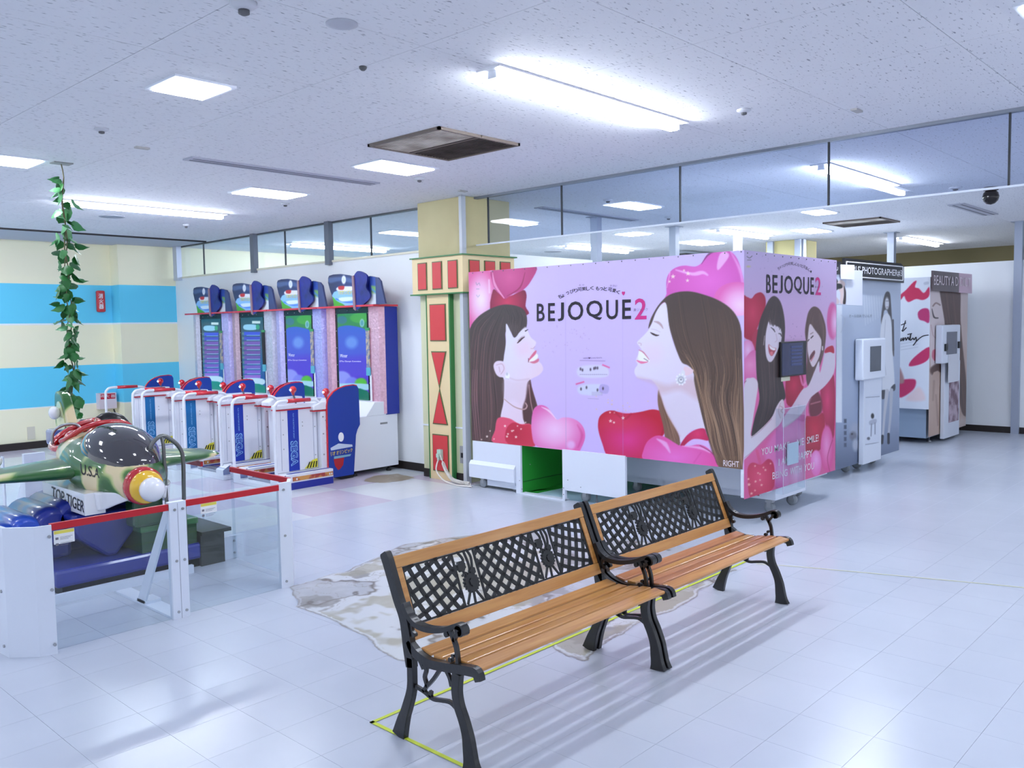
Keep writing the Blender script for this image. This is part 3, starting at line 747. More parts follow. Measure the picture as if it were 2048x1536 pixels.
# ================================================================ BENCHES
def wood_mat(name, c, c2):
    m = bpy.data.materials.new(name); m.use_nodes = True; nt = m.node_tree; b = nt.nodes['Principled BSDF']
    tc = nt.nodes.new('ShaderNodeTexCoord'); mp = nt.nodes.new('ShaderNodeMapping'); mp.inputs['Scale'].default_value = (2.0, 30, 30)
    n = nt.nodes.new('ShaderNodeTexNoise'); n.inputs['Scale'].default_value = 1.6; n.inputs['Detail'].default_value = 6; n.inputs['Distortion'].default_value = 0.6
    r = nt.nodes.new('ShaderNodeValToRGB'); r.color_ramp.elements[0].position = 0.3; r.color_ramp.elements[1].position = 0.7
    r.color_ramp.elements[0].color = rgba(c); r.color_ramp.elements[1].color = rgba(c2)
    nt.links.new(tc.outputs['Object'], mp.inputs[0]); nt.links.new(mp.outputs[0], n.inputs['Vector']); nt.links.new(n.outputs['Fac'], r.inputs[0]); nt.links.new(r.outputs[0], b.inputs['Base Color'])
    b.inputs['Roughness'].default_value = 0.33; b.inputs['Coat Weight'].default_value = 0.4; b.inputs['Coat Roughness'].default_value = 0.15
    return m
WOOD = wood_mat('varnished_wood', (186, 124, 60), (208, 152, 84))
WOOD2 = wood_mat('varnished_wood_red', (176, 106, 64), (196, 132, 86))
IRON = mat('black_cast_iron', (16, 16, 18), 0.32, 0.0, 0.3, bump=(60, 0.06))
IRON2 = mat('black_lattice_iron', (30, 31, 33), 0.5)
Y0b = 2.25
def y_(p): return [(a - Y0b, b) for a, b in p]
def make_bench(x0, L, label, woodm):
    t = thing('garden_bench', (x0, Y0b, 0), label, 'bench', 'cast iron and wood benches in a row')
    for side, ex in ((0, 0.0), (1, L - 0.026)):
        a, b_ = ex, ex + 0.026
        m = MB()
        up = spline(y_([(2.672, 0.725), (2.655, 0.695), (2.622, 0.62), (2.592, 0.55), (2.560, 0.49), (2.545, 0.43), (2.535, 0.36), (2.525, 0.30)]), 4)
        m.ribbon(up, np.interp(np.linspace(0, 1, len(up)), [0, .05, .5, .8, 1], [0.03, 0.045, 0.042, 0.05, 0.042]), 'x', a, b_)
        st = spline(y_([(2.535, 0.40), (2.495, 0.365), (2.42, 0.345), (2.35, 0.35), (2.28, 0.36), (2.21, 0.37), (2.165, 0.372), (2.15, 0.345)]), 4)
        m.ribbon(st, np.interp(np.linspace(0, 1, len(st)), [0, .1, .5, .9, 1], [0.02, 0.036, 0.034, 0.036, 0.03]), 'x', a, b_)
        sp = spline(y_([(2.30, 0.495), (2.281, 0.462), (2.268, 0.43), (2.262, 0.375)]), 4); m.ribbon(sp, 0.016, 'x', a + .006, b_ - .006)
        m.ribbon(spline(y_([(2.255, 0.50), (2.275, 0.475), (2.282, 0.458)]), 4), 0.013, 'x', a + .006, b_ - .006)
        m.ribbon(spline(y_([(2.49, 0.49), (2.515, 0.47), (2.518, 0.445), (2.505, 0.435)]), 4), 0.014, 'x', a + .006, b_ - .006)
        for q in ((2.318, 0.478, 0.012), (2.505, 0.432, 0.010), (2.30, 0.386, 0.010), (2.285, 0.405, 0.008), (2.44, 0.322, 0.012)):
            m.lathe([(q[2], a + .004), (q[2], b_ - .004)], (0, q[0] - Y0b, q[1]), 'x', 8)
        # scroll work below the seat
        for pts in (((2.505, 0.229), (2.455, 0.222), (2.405, 0.208), (2.36, 0.215), (2.31, 0.222), (2.275, 0.208)), ((2.46, 0.222), (2.44, 0.25), (2.45, 0.28), (2.44, 0.31), (2.45, 0.335)),
                    ((2.44, 0.245), (2.40, 0.285), (2.36, 0.335)), ((2.33, 0.34), (2.31, 0.315), (2.30, 0.285)), ((2.42, 0.21), (2.415, 0.235)), ((2.48, 0.345), (2.455, 0.31))):
            m.ribbon(spline(y_(pts), 4), 0.014, 'x', a + .007, b_ - .007)
        fr = m.build('end_frame', IRON, t, bevel=0.003)
        m = MB(); ar = spline(y_([(2.556, 0.545), (2.53, 0.505), (2.485, 0.478), (2.42, 0.474), (2.35, 0.487), (2.30, 0.505), (2.262, 0.522), (2.235, 0.522), (2.228, 0.505), (2.245, 0.497)]), 4)
        m.ribbon(ar, np.interp(np.linspace(0, 1, len(ar)), [0, .2, .6, .85, 1], [0.02, 0.022, 0.018, 0.026, 0.02]), 'x', a - 0.004, b_ + 0.004)
        m.lathe([(0.020, a - .004), (0.020, b_ + .004)], (0, 2.243 - Y0b, 0.510), 'x', 14)
        m.build('armrest', IRON, fr, bevel=0.003)
        m = MB(); fl = spline(y_([(2.265, 0.345), (2.272, 0.28), (2.262, 0.225), (2.238, 0.175), (2.218, 0.12), (2.209, 0.06), (2.20, 0.0)]), 4)
        m.ribbon(fl, np.interp(np.linspace(0, 1, len(fl)), [0, .2, .6, .9, 1], [0.042, 0.040, 0.042, 0.06, 0.086]), 'x', a, b_); m.build('leg', IRON, fr, bevel=0.003)
        m = MB(); rl = spline(y_([(2.525, 0.34), (2.524, 0.28), (2.528, 0.21), (2.553, 0.14), (2.583, 0.07), (2.607, 0.0)]), 4)
        m.ribbon(rl, np.interp(np.linspace(0, 1, len(rl)), [0, .3, .7, 1], [0.036, 0.036, 0.044, 0.074]), 'x', a, b_); m.build('leg', IRON, fr, bevel=0.003)
    # seat slats
    xs, xe = 0.026, L - 0.026
    ctr = [(2.456, 0.372, 0.058), (2.389, 0.366, 0.050), (2.321, 0.373, 0.050), (2.253, 0.382, 0.050), (2.182, 0.383, 0.060)]
    tl = [0.16, -0.02, -0.12, -0.06, 0.12]
    for k, ((cy, cz, w), a) in enumerate(zip(ctr, tl)):
        cy -= Y0b; c_, s_ = math.cos(a), math.sin(a); h = 0.007
        P = [(cy + c_ * u - s_ * v, cz + s_ * u + c_ * v) for u, v in ((-w / 2, -h), (w / 2, -h), (w / 2, h), (-w / 2, h))]
        m = MB(); m.prism(P, 'x', xs, xe); m.build('seat_slat', woodm[k % len(woodm)], t, bevel=0.004)
    # backrest: frame leans with the uprights
    A0, A1 = np.array([2.520 - Y0b, 0.385]), np.array([2.648 - Y0b, 0.708]); LB = np.hypot(*(A1 - A0)); e = (A1 - A0) / LB; nrm = np.array([e[1], -e[0]])
    def BP(v, d): q = A0 + e * v + nrm * d; return (q[0], q[1])
    def rail(v0, v1, x0_, x1_, d0, d1, name, mm):
        m = MB(); m.prism([BP(v0, d0), BP(v1, d0), BP(v1, d1), BP(v0, d1)], 'x', x0_, x1_); return m.build(name, mm, t, bevel=0.003)
    rail(LB - 0.048, LB, xs, xe, -0.012, 0.012, 'top_rail', WOOD)
    rail(0.015, 0.068, xs, xe, -0.012, 0.012, 'lower_rail', WOOD)
    rail(0.0685, LB - 0.0485, xs, xs + 0.03, -0.01, 0.01, 'stile', WOOD); rail(0.0685, LB - 0.0485, xe - 0.03, xe, -0.01, 0.01, 'stile', WOOD)
    u0, u1, v0, v1 = xs + 0.031, xe - 0.031, 0.069, LB - 0.049
    m = MB()
    def bar(pts, w, d=0.004):
        """bar in the lattice plane; pts=(u,v)"""
        P = [np.array(p) for p in pts]; n = len(P); L_, R_ = [], []
        for i in range(n):
            tt = P[min(i + 1, n - 1)] - P[max(i - 1, 0)]; tt = tt / (np.hypot(*tt) + 1e-9); nn = np.array([-tt[1], tt[0]])
            L_.append(P[i] + nn * w / 2); R_.append(P[i] - nn * w / 2)
        V = []
        for row in (L_, R_):
            for dd in (-d, d):
                V.append([m.bm.verts.new((q[0], *BP(q[1], dd))) for q in row])
        fs = []
        for i in range(n - 1):
            for a, b_ in ((0, 1), (1, 3), (3, 2), (2, 0)): fs.append(m.bm.faces.new((V[a][i], V[b_][i], V[b_][i + 1], V[a][i + 1])))
        fs.append(m.bm.faces.new((V[0][0], V[2][0], V[3][0], V[1][0]))); fs.append(m.bm.faces.new((V[0][-1], V[1][-1], V[3][-1], V[2][-1])))
        bmesh.ops.recalc_face_normals(m.bm, faces=fs)
    um, vm = (u0 + u1) / 2, (v0 + v1) / 2; Rr = 1.05
    fb = [(u0 + (u1 - u0) * 0.295, 0.062), (u0 + (u1 - u0) * 0.735, 0.062)]
    def ok(p):
        if not (u0 <= p[0] <= u1 and v0 <= p[1] <= v1): return False
        for c, h in fb:
            if abs(p[0] - c) < h: return False
        return True
    sp = 0.0445 * math.sqrt(2)
    for sgn in (1, -1):
        for k in range(-22, 23):
            run = []
            for i in range(-60, 61):
                q = i * 0.006; s_ = k * sp / 1.0 + q; tt = sgn * q
                a = s_ / Rr
                p = (um + (Rr - tt) * math.sin(a), vm + Rr - (Rr - tt) * math.cos(a) - 0.0)
                p = (p[0], p[1] - (p[0] - um) ** 2 / (2 * Rr) * 0 )
                if ok(p): run.append(p)
                else:
                    if len(run) > 1: bar(run, 0.0165)
                    run = []
            if len(run) > 1: bar(run, 0.0165)
    bar([(u0, v0 + .004), (u1, v0 + .004)], 0.008); bar([(u0, v1 - .004), (u1, v1 - .004)], 0.008); bar([(u0 + .004, v0), (u0 + .004, v1)], 0.008); bar([(u1 - .004, v0), (u1 - .004, v1)], 0.008)
    for c, h in fb:
        bar([(c - h, v0), (c - h, v1)], 0.008); bar([(c + h, v0), (c + h, v1)], 0.008)
    lat = m.build('lattice', IRON2, t)
    for c, h in fb:
        m = MB(); cx, cy = c + 0.005, v0 + (v1 - v0) * 0.40
        for st in ([(cx, cy - 0.03), (cx - 0.008, v0)], [(cx + 0.01, cy - 0.03), (cx + 0.045, v0 + 0.003)], [(cx - 0.01, cy - 0.02), (cx - 0.05, v0 + 0.01)], [(cx, cy + 0.03), (cx + 0.012, cy + 0.07), (cx + 0.002, v1)],
                   [(cx - 0.01, cy + 0.03), (cx - 0.03, cy + 0.06), (cx - 0.012, cy + 0.1), (cx - 0.035, v1)], [(cx + 0.02, cy + 0.04), (cx + 0.035, cy + 0.10), (cx + 0.02, v1)], [(cx - 0.04, cy + 0.035), (cx - 0.02, cy + 0.045), (cx, cy + 0.03)]):
            bar(spline(st, 4), 0.008)
        def fl(cx, cy, r, petals, d=0.008):
            pts = []
            for k in range(petals * 4):
                a = k * 2 * math.pi / (petals * 4); rr = r * (1 - 0.16 * (0.5 + 0.5 * math.cos(k * math.pi / 2))); pts.append((cx + rr * math.cos(a), cy + rr * math.sin(a)))
            A = [m.bm.verts.new((p[0], *BP(p[1], d))) for p in pts]; B = [m.bm.verts.new((p[0], *BP(p[1], -d))) for p in pts]
            m.bm.faces.new(A); m.bm.faces.new(B[::-1])
            for k in range(len(A)): m.bm.faces.new((A[k], B[k], B[(k + 1) % len(A)], A[(k + 1) % len(A)]))
        fl(cx, cy, 0.043, 16); fl(cx, cy, 0.018, 8, 0.013); fl(cx - 0.034, cy + 0.075, 0.024, 8, 0.008); fl(cx + 0.02, cy + 0.045, 0.017, 5, 0.008)
        m.build('iron_flower', IRON2, lat)
    m = MB()
    for u in (xs + 0.012, xe - 0.012):
        for v in (LB - 0.024, 0.042): m.ball((u, *BP(v, 0.012)), 0.005, 8)
    m.build('screw', STEEL, t)
    return t
make_bench(2.098, 1.238, 'nearer wood and black iron bench at the front left, backrest lattice with flowers', [WOOD])
make_bench(3.352, 1.252, 'farther wood and black iron bench, right end of the row, redder slats', [WOOD2, WOOD, WOOD2, WOOD2, WOOD])
# marking tape
TAPE = mat('yellow_green_tape', (206, 222, 52), 0.5)
m = MB(); m.box(2.10, 5.25, 2.772, 2.79, 0.0022, 0.0030); m.box(2.10, 2.118, 0.9, 2.79, 0.0022, 0.0030)
m.build('floor_tape', TAPE, label='yellow green marking tape on the floor around the benches', cat='tape')
m = MB(); q = spline([(5.25, 2.70), (5.4, 2.35), (5.73, 1.385), (5.95, 0.7)], 5); m.ribbon(q, 0.008, 'z', 0.0022, 0.0028)
m.build('floor_tape', mat('faded_tape', (224, 226, 176), 0.5), label='faded pale yellow line crossing the floor to the right picture edge', cat='tape')

# ================================================================ LOW WHITE FENCE ROUND THE RIDE
FW = mat('fence_white', (222, 228, 240), 0.4)
fz = 0.655
fence = thing('ride_fence', (2.2, 5.0, 0), 'low white metal and clear panel fence with red top rail round the ride', 'fence'); fo = (2.2, 5.0, 0)
def bolts(mb, pts, r=0.008, ax='y'):
    for p in pts: mb.lathe([(r, -0.002), (r, 0.004), (r * .5, 0.006)], p, ax, 8)
# wide corner plate
m = MB(fo); m.ribbon([(1.345, 5.05), (1.368, 4.735), (1.470, 4.632), (1.545, 4.615)], 0.02, 'z', 0.0, fz)
cp = m.build('corner_plate', FW, fence, label='wide bent white corner plate')
m = MB(fo)
for z in (0.05, 0.33, 0.60): m.lathe([(0.008, 0), (0.008, -0.008)], (1.53, 4.606, z), 'y', 8); m.lathe([(0.008, 0), (0.008, -0.008)], (1.356, 4.78, z), 'x', 8)
m.build('bolt', STEEL, cp)
def post(x0, x1, y, name='post', seam=None):
    m = MB(fo); m.box(x0, x1, y - 0.02, y + 0.02, 0, fz + 0.008)
    o = m.build(name, FW, fence)
    m = MB(fo)
    for z in (0.04, 0.33, 0.62):
        for x in ([x0 + 0.03, x1 - 0.02] if seam else [(x0 + x1) / 2 - 0.01]): m.lathe([(0.008, 0), (0.008, -0.006)], (x, y - 0.019, z), 'y', 8)
    m.build('bolt', STEEL, o)
    if seam: m = MB(fo); m.box(seam - 0.001, seam + 0.001, y - 0.0215, y - 0.02, 0, fz); m.build('seam', mat('seam_grey', (150, 156, 170), 0.5), o)
    return o
post(2.165, 2.262, 4.66, seam=2.213)
m = MB(fo); m.ribbon([(2.885, 4.70), (2.965, 4.70), (3.035, 4.80)], 0.024, 'z', 0, fz + 0.008); o_ = m.build('post', FW, fence)
m = MB(fo)
for z in (0.04, 0.33, 0.62): m.lathe([(0.008, 0), (0.008, -0.008)], (2.92, 4.69, z), 'y', 8)
m.build('bolt', STEEL, o_)
# clear panels and red rails
def panel(x0, x1, y0, y1):
    m = MB(fo)
    if abs(x1 - x0) > abs(y1 - y0): m.box(x0, x1, y0 - 0.003, y0 + 0.003, 0.004, fz - 0.02)
    else: m.box(x0 - 0.003, x0 + 0.003, y0, y1, 0.004, fz - 0.02)
    p = m.build('clear_panel', ACRYL, fence)
    m = MB(fo)
    if abs(x1 - x0) > abs(y1 - y0): m.box(x0, x1, y0 - 0.01, y0 + 0.01, fz - 0.035, fz)
    else: m.box(x0 - 0.01, x0 + 0.01, y0, y1, fz - 0.035, fz)
    m.build('red_rail', RED, p)
    return p
pa = panel(1.55, 2.163, 4.655, 4.655); pb = panel(2.265, 2.884, 4.69, 4.69); pcn = panel(3.07, 3.07, 4.85, 5.60); pd = panel(3.06, 3.06, 6.0, 6.75)
m = MB(fo); m.box(3.06, 3.08, 5.58, 6.02, 0, fz - 0.02); m.build('clear_gate', ACRYL, fence)
def warn(x0, x1, y, z0, z1, p):
    m = MB(fo); m.box(x0, x1, y - 0.0045, y - 0.0031, z0, z1); o = m.build('warning_label', mat('label_white', (236, 236, 238), 0.4), p)
    m = MB(fo); m.box(x0 + .002, x1 - .002, y - 0.0056, y - 0.0045, z1 - 0.018, z1 - 0.002); m.build('yellow_band', mat('label_yellow', (226, 214, 90), 0.4), o)
    m = MB(fo)
    for k in range(2):
        zz = z1 - 0.035 - k * 0.03; m.box(x0 + .008, x0 + .022, y - 0.0056, y - 0.0045, zz - .012, zz)
        for j in range(3): m.box(x0 + .03, x1 - .01 - .01 * j, y - 0.0056, y - 0.0045, zz - .002 - j * .006, zz - .0005 - j * .006)
    m.build('label_print', mat('label_ink', (120, 116, 126), 0.5), o)
warn(1.565, 1.665, 4.652, 0.545, 0.615, pa); warn(2.37, 2.47, 4.687, 0.56, 0.62, pb)
# foot bracket and slanting brace of the middle post
m = MB(fo); m.prism([(2.165, 4.68), (2.262, 4.68), (2.262, 5.42), (2.165, 5.42)], 'z', 0.0, 0.012); m.build('foot_plate', FW, fence)
m = MB(fo); m.prism([(4.682, fz - 0.10), (4.70, fz - 0.02), (5.12, 0.012), (5.02, 0.012)], 'x', 2.168, 2.18); m.build('brace', FW, fence)
m = MB(fo); m.box(2.168, 2.262, 5.0, 5.12, 0.012, 0.03); m.build('brace_bracket', FW, fence)
# bottom rails of the ride frame
m = MB(fo); m.box(1.62, 2.70, 5.46, 5.49, 0, 0.055); m.build('bottom_rail', FW, fence)
m = MB(fo); m.box(1.50, 1.70, 5.20, 5.46, 0, 0.012); m.box(1.60, 1.72, 5.43, 5.45, 0.012, 0.10); m.build('corner_bracket', FW, fence)
m = MB(fo); m.box(1.33, 1.36, 5.05, 6.9, 0.0, 0.05); m.build('bottom_rail', FW, fence)
m = MB(fo); m.box(2.94, 3.10, 5.60, 5.63, 0, 0.16); bb = m.build('corner_bracket', FW, fence)
m = MB(fo)
for x, z in ((2.965, 0.04), (3.075, 0.04), (2.965, 0.125), (3.075, 0.125)): m.lathe([(0.008, 0), (0.008, -0.008)], (x, 5.60, z), 'y', 8)
m.build('bolt', STEEL, bb)
m = MB(fo); m.box(2.20, 2.21, 7.55, 7.6, 0, fz); m.box(2.36, 2.52, 7.58, 7.62, 0, fz); m.prism([(7.62, 0.0), (8.0, 0.0), (7.62, 0.5)], 'x', 2.36, 2.37); m.build('post', FW, fence)
m = MB(fo); m.box(3.04, 3.08, 6.78, 6.84, 0, fz); m.build('post', FW, fence)

# ================================================================ AEROPLANE RIDE
def camo():
    m = bpy.data.materials.new('camouflage_gloss'); m.use_nodes = True; nt = m.node_tree; b = nt.nodes['Principled BSDF']
    tc = nt.nodes.new('ShaderNodeTexCoord'); mp = nt.nodes.new('ShaderNodeMapping'); mp.inputs['Scale'].default_value = (1.6, 2.7, 1.6); mp.inputs['Rotation'].default_value = (0.3, 0.2, 0.5); mp.inputs['Location'].default_value = (0.35, 0.12, 0.2)
    n = nt.nodes.new('ShaderNodeTexNoise'); n.inputs['Scale'].default_value = 2.1; n.inputs['Detail'].default_value = 0.6; n.inputs['Roughness'].default_value = 0.4
    r = nt.nodes.new('ShaderNodeValToRGB'); e = r.color_ramp.elements
    e[0].position = 0.485; e[0].color = rgba((38, 96, 34)); e[1].position = 0.575; e[1].color = rgba((222, 204, 160))
    k = e.new(0.515); k.color = rgba((70, 120, 50)); k = e.new(0.545); k.color = rgba((180, 190, 120))
    nt.links.new(tc.outputs['Object'], mp.inputs[0]); nt.links.new(mp.outputs[0], n.inputs['Vector']); nt.links.new(n.outputs['Fac'], r.inputs[0]); nt.links.new(r.outputs[0], b.inputs['Base Color'])
    b.inputs['Roughness'].default_value = 0.35; b.inputs['Coat Weight'].default_value = 0.7; b.inputs['Coat Roughness'].default_value = 0.03
    return m
CAMO = camo()
BLUEG = mat('blue_gloss', (24, 42, 150), 0.3, coat=0.4, noise=((22, 36, 120), 2, 0.3)); BLUEB = mat('blue_base', (38, 52, 150), 0.35, coat=0.6)
RG = mat('red_gloss', (190, 26, 36), 0.25, coat=1.0); WG = mat('white_gloss', (236, 236, 240), 0.25, coat=1.0); YG = mat('yellow_gloss', (240, 190, 30), 0.25, coat=1.0)
DGN = mat('dark_green_gloss', (30, 74, 36), 0.3, coat=0.6); CHAR = mat('charcoal_step', (50, 56, 54), 0.35)
AX = math.atan2(-0.06, 0.998)             # the nose points towards the camera side
ride = thing('aeroplane_ride', (2.37, 5.30, 0), 'green camouflage aeroplane kiddie ride with smoked canopy, behind the low fence', 'kiddie ride', rz=AX)
# local: y = distance behind the nose, x = towards the right wing
m = MB(); secs = [(0.05, 0.085, .635, .085), (0.14, .13, .65, .12), (0.28, .215, .68, .155), (0.45, .275, .70, .185), (0.65, .30, .73, .195), (0.85, .29, .75, .19), (1.05, .25, .765, .165), (1.3, .18, .77, .13), (1.55, .10, .78, .09), (1.8, .04, .79, .05)]
sy = np.array(secs); t_ = np.linspace(0, len(secs) - 1, 40); ss = [np.array([np.interp(t, range(len(secs)), sy[:, k]) for k in range(4)]) for t in t_]
n = 32; rings = []
for y, w, zc, h in ss:
    ring = []
    for k in range(n):
        a = k * 2 * math.pi / n; cx, cz = math.cos(a), math.sin(a)
        ring.append(m.bm.verts.new((w * math.copysign(abs(cx) ** 0.85, cx), y, zc + h * (math.copysign(abs(cz) ** 0.9, cz)))))
    rings.append(ring)
for i in range(len(rings) - 1):
    for k in range(n): m.bm.faces.new((rings[i][k], rings[i + 1][k], rings[i + 1][(k + 1) % n], rings[i][(k + 1) % n]))
m.bm.faces.new(rings[0]); m.bm.faces.new(rings[-1][::-1])
fus = m.build('fuselage', CAMO, ride, smooth=True)
def wing(side):
    m = MB(); rr = []
    for k in range(9):
        t = k / 8; x = side * (0.18 + 0.62 * t); y0, y1 = 0.50 + 0.22 * t, 1.12 - 0.06 * t; th = 0.075 * (1 - 0.6 * t); zc = 0.715 - 0.02 * t
        if k == 8: y0, y1, th = y0 + 0.06, y1 - 0.06, th * 0.5
        ring = []
        for q in range(16):
            a = q * 2 * math.pi / 16; ring.append(m.bm.verts.new((x, (y0 + y1) / 2 + (y1 - y0) / 2 * math.cos(a), zc + th * math.sin(a))))
        rr.append(ring)
    for i in range(8):
        for q in range(16):
            f = (rr[i][q], rr[i][(q + 1) % 16], rr[i + 1][(q + 1) % 16], rr[i + 1][q]); m.bm.faces.new(f if side > 0 else f[::-1])
    m.bm.faces.new(rr[-1] if side < 0 else rr[-1][::-1]); m.bm.faces.new(rr[0] if side > 0 else rr[0][::-1])
    m.build('wing', CAMO, ride, smooth=True)
wing(-1); wing(1)
m = MB(); m.ball((-0.62, 1.02, 0.78), 0.038, 12); m.tube([(-0.62, 1.0, 0.70), (-0.62, 1.02, 0.76)], 0.02); m.build('wing_lamp', WG, ride, label='white globe lamp on the left wing')
# nose rings
m = MB(); m.lathe([(0.108, 0.16), (0.122, 0.13), (0.119, 0.09), (0.09, 0.07)], (-0.012, 0, .645), 'y', 28); m.build('nose_ring', RG, ride, label='red nose ring')
m = MB(); m.lathe([(0.103, 0.10), (0.106, 0.07), (0.098, 0.048), (0.05, 0.03)], (-0.006, 0, .64), 'y', 28); m.build('nose_ring', YG, ride, label='yellow nose ring')
m = MB(); m.ball((0, 0.0, .632), 0.078, 20); m.build('nose_ball', WG, ride, label='white nose ball')
# canopy
SMOKE = mat('smoked_canopy', (58, 56, 62), 0.06, coat=1.0)
m = MB()
for i in range(0, 11):
    pass
cm = bmesh.new(); bmesh.ops.create_uvsphere(cm, u_segments=36, v_segments=20, radius=1.0)
bmesh.ops.delete(cm, geom=[v for v in cm.verts if v.co.z < -0.15], context='VERTS')
for f in cm.faces: f.smooth = True
for v in cm.verts:
    y = v.co.y; v.co = Vector((v.co.x * 0.235 * (1 - 0.10 * (-y)), 0.50 + y * 0.36, 0.80 + v.co.z * 0.20 + y * 0.06))
m.merge(cm); m.build('canopy', SMOKE, ride)
cm = []
for k in range(33):
    a = k * 2 * math.pi / 32; y = math.sin(a); cm.append((math.cos(a) * 0.237 * (1 + 0.10 * y), 0.50 + y * 0.365, 0.775 + y * 0.06))
m = MB(); m.tube(cm, 0.012, 6); m.build('canopy_rim', mat('camo_cream', (206, 214, 178), 0.3, coat=1.0), ride)
# red cockpit behind the canopy
cc0 = Vector((-0.085, 1.16, 0.895)); a1_ = Vector((0, 0.215, 0.0)); a2_ = Vector((0.145, 0, 0.085)); nn_ = a1_.cross(a2_).normalized(); nn_ = nn_ if nn_.z > 0 else -nn_
bmf = bmesh.new(); bmf.from_mesh(fus.data); kill = []
for f in bmf.faces:
    q = f.calc_center_median() - cc0; u_, v_ = q.dot(a1_) / a1_.length_squared, q.dot(a2_) / a2_.length_squared
    if u_ * u_ + v_ * v_ < 0.92 and q.dot(nn_) > -0.09: kill.append(f)
bmesh.ops.delete(bmf, geom=kill, context='FACES'); bmf.to_mesh(fus.data); bmf.free()      # opening for the seat
m = MB(); rim = [cc0 + a1_ * math.sin(k * math.pi / 20) + a2_ * math.cos(k * math.pi / 20) for k in range(41)]
m.tube(rim, 0.026, 8); ck = m.build('cockpit_rim', RG, ride)
m = MB(); rr = []
for s_, dz in ((1.0, 0.0), (0.96, -0.05), (0.85, -0.11), (0.5, -0.15), (0.1, -0.16)):
    rr.append([m.bm.verts.new(cc0 + (p - cc0) * s_ + nn_ * dz) for p in rim[:-1]])
for i in range(4):
    for k in range(40): f = m.bm.faces.new((rr[i][k], rr[i][(k + 1) % 40], rr[i + 1][(k + 1) % 40], rr[i + 1][k])); f.smooth = True
m.bm.faces.new(rr[4]); m.build('cockpit_tub', RG, ck)
m = MB(); m.ball((-0.07, 1.22, 0.845), 0.10, 16, (0.8, 0.9, 0.8)); m.build('seat_cushion', RG, ck)
m = MB(); m.tube(spline([(0.21, 0.86, 0.86), (0.20, 0.85, 0.93), (0.13, 0.83, 0.985), (0.0, 0.83, 0.995), (-0.12, 0.86, 0.965), (-0.19, 0.95, 0.90), (-0.21, 1.05, 0.87)], 6), 0.02, 8); m.build('windshield_arch', RG, ride)
m = MB(); m.tube(spline([(-0.225, 1.20, 0.84), (-0.22, 1.19, 0.92), (-0.17, 1.17, 0.965), (-0.09, 1.15, 0.97), (-0.05, 1.14, 0.93), (-0.05, 1.15, 0.86)], 6), 0.011, 8); m.build('grab_handle', STEEL, ride)
m = MB(); m.ball((0.17, 1.22, 0.86), 0.175, 18, (0.95, 0.45, 1.0)); m.build('headrest', mat('black_seat', (14, 12, 14), 0.3), ride, label='rounded black seat back')
# tail fin
m = MB(); m.prism(spline([(1.42, 0.86), (1.62, 0.83), (1.78, 0.86), (1.80, 1.0), (1.78, 1.155), (1.70, 1.175), (1.60, 1.13), (1.50, 0.98)], 4, True), 'x', -0.035, 0.035)
m.build('tail_fin', CAMO, ride, bevel=0.012)
m = MB(); m.prism(spline([(1.54, 0.92), (1.66, 0.89), (1.735, 0.94), (1.72, 1.08), (1.66, 1.10), (1.60, 1.04)], 4, True), 'x', -0.041, -0.035); m.build('fin_patch', mat('camo_patch', (206, 214, 160), 0.3, coat=1.0), ride)
m = MB(); m.ball((-0.075, 1.66, 1.02), 0.042, 14, (1, 1.0, 1.2)); m.build('fin_lamp', WG, ride, label='white globe lamp on the tail fin')
m = MB(); m.box(-0.13, 0.02, 1.52, 1.72, 0.78, 0.90, 0.02); m.build('tail_box', mat('tail_blue', (40, 70, 160), 0.3, coat=1.0), ride, label='blue box under the tail fin')
m = MB(); m.ball((0.11, 1.60, 0.905), 0.055, 16); m.build('tail_ball', BLUEG, ride, label='blue ball beside the tail fin')
m = MB(); m.ball((0.30, 1.55, 0.86), 0.05, 12, (1.1, 1, 0.6)); m.build('tail_bump', CAMO, ride)
# white hull with the name
m = MB(); hull = spline([(-0.265, 0.30), (-0.29, 0.55), (-0.28, 1.0), (-0.22, 1.15), (0.22, 1.15), (0.28, 1.0), (0.29, 0.5), (0.22, 0.27), (0.06, 0.10), (-0.06, 0.10), (-0.2, 0.24)], 4, True)
lo = []; hi = []
for p in hull:
    f = min(1, max(0, (0.32 - p[1]) / 0.22)); k = 1.0
    lo.append(m.bm.verts.new((p[0] * 0.93, p[1] + 0.01 * f, 0.475 + 0.10 * f))); hi.append(m.bm.verts.new((p[0] * 0.99, p[1], 0.61)))
N = len(lo)
for k in range(N): m.bm.faces.new((lo[k], lo[(k + 1) % N], hi[(k + 1) % N], hi[k]))
m.bm.faces.new(lo[::-1]); m.bm.faces.new(hi)
bmesh.ops.recalc_face_normals(m.bm, faces=m.bm.faces[:])
m.build('hull', WG, ride, bevel=0.01)
# name panel: flat board on the hull's side
m = MB((2.37, 5.30, 0)); m.box(2.075, 2.20, 5.60, 6.32, 0.475, 0.612); 
RI = Matrix.Rotation(-AX, 4, 'Z')
def unrot(o):
    o.data.transform(RI); return o
unrot(m.build('name_board', WG, ride))
INK = mat('black_lettering', (34, 32, 38), 0.4)
unrot(letters([('TOP-TIGER', ((103, 972), (168, 1003), (168, 1026), (103, 996)))], 'x', 2.075, INK, 'lettering', ride, off=(2.37, 5.30, 0), bold=0.008))
usa = unrot(letters([('U.S.A', ((160, 926), (200, 938), (199, 957), (162, 949)))], 'x', 2.105, INK, 'lettering', ride, off=(2.37, 5.30, 0), bold=0.015))
from mathutils.bvhtree import BVHTree
bv = BVHTree.FromPolygons([v.co.copy() for v in fus.data.vertices], [tuple(p.vertices) for p in fus.data.polygons])
co_ = RI @ (Vector((0, 0, H)) - Vector((2.37, 5.30, 0)))
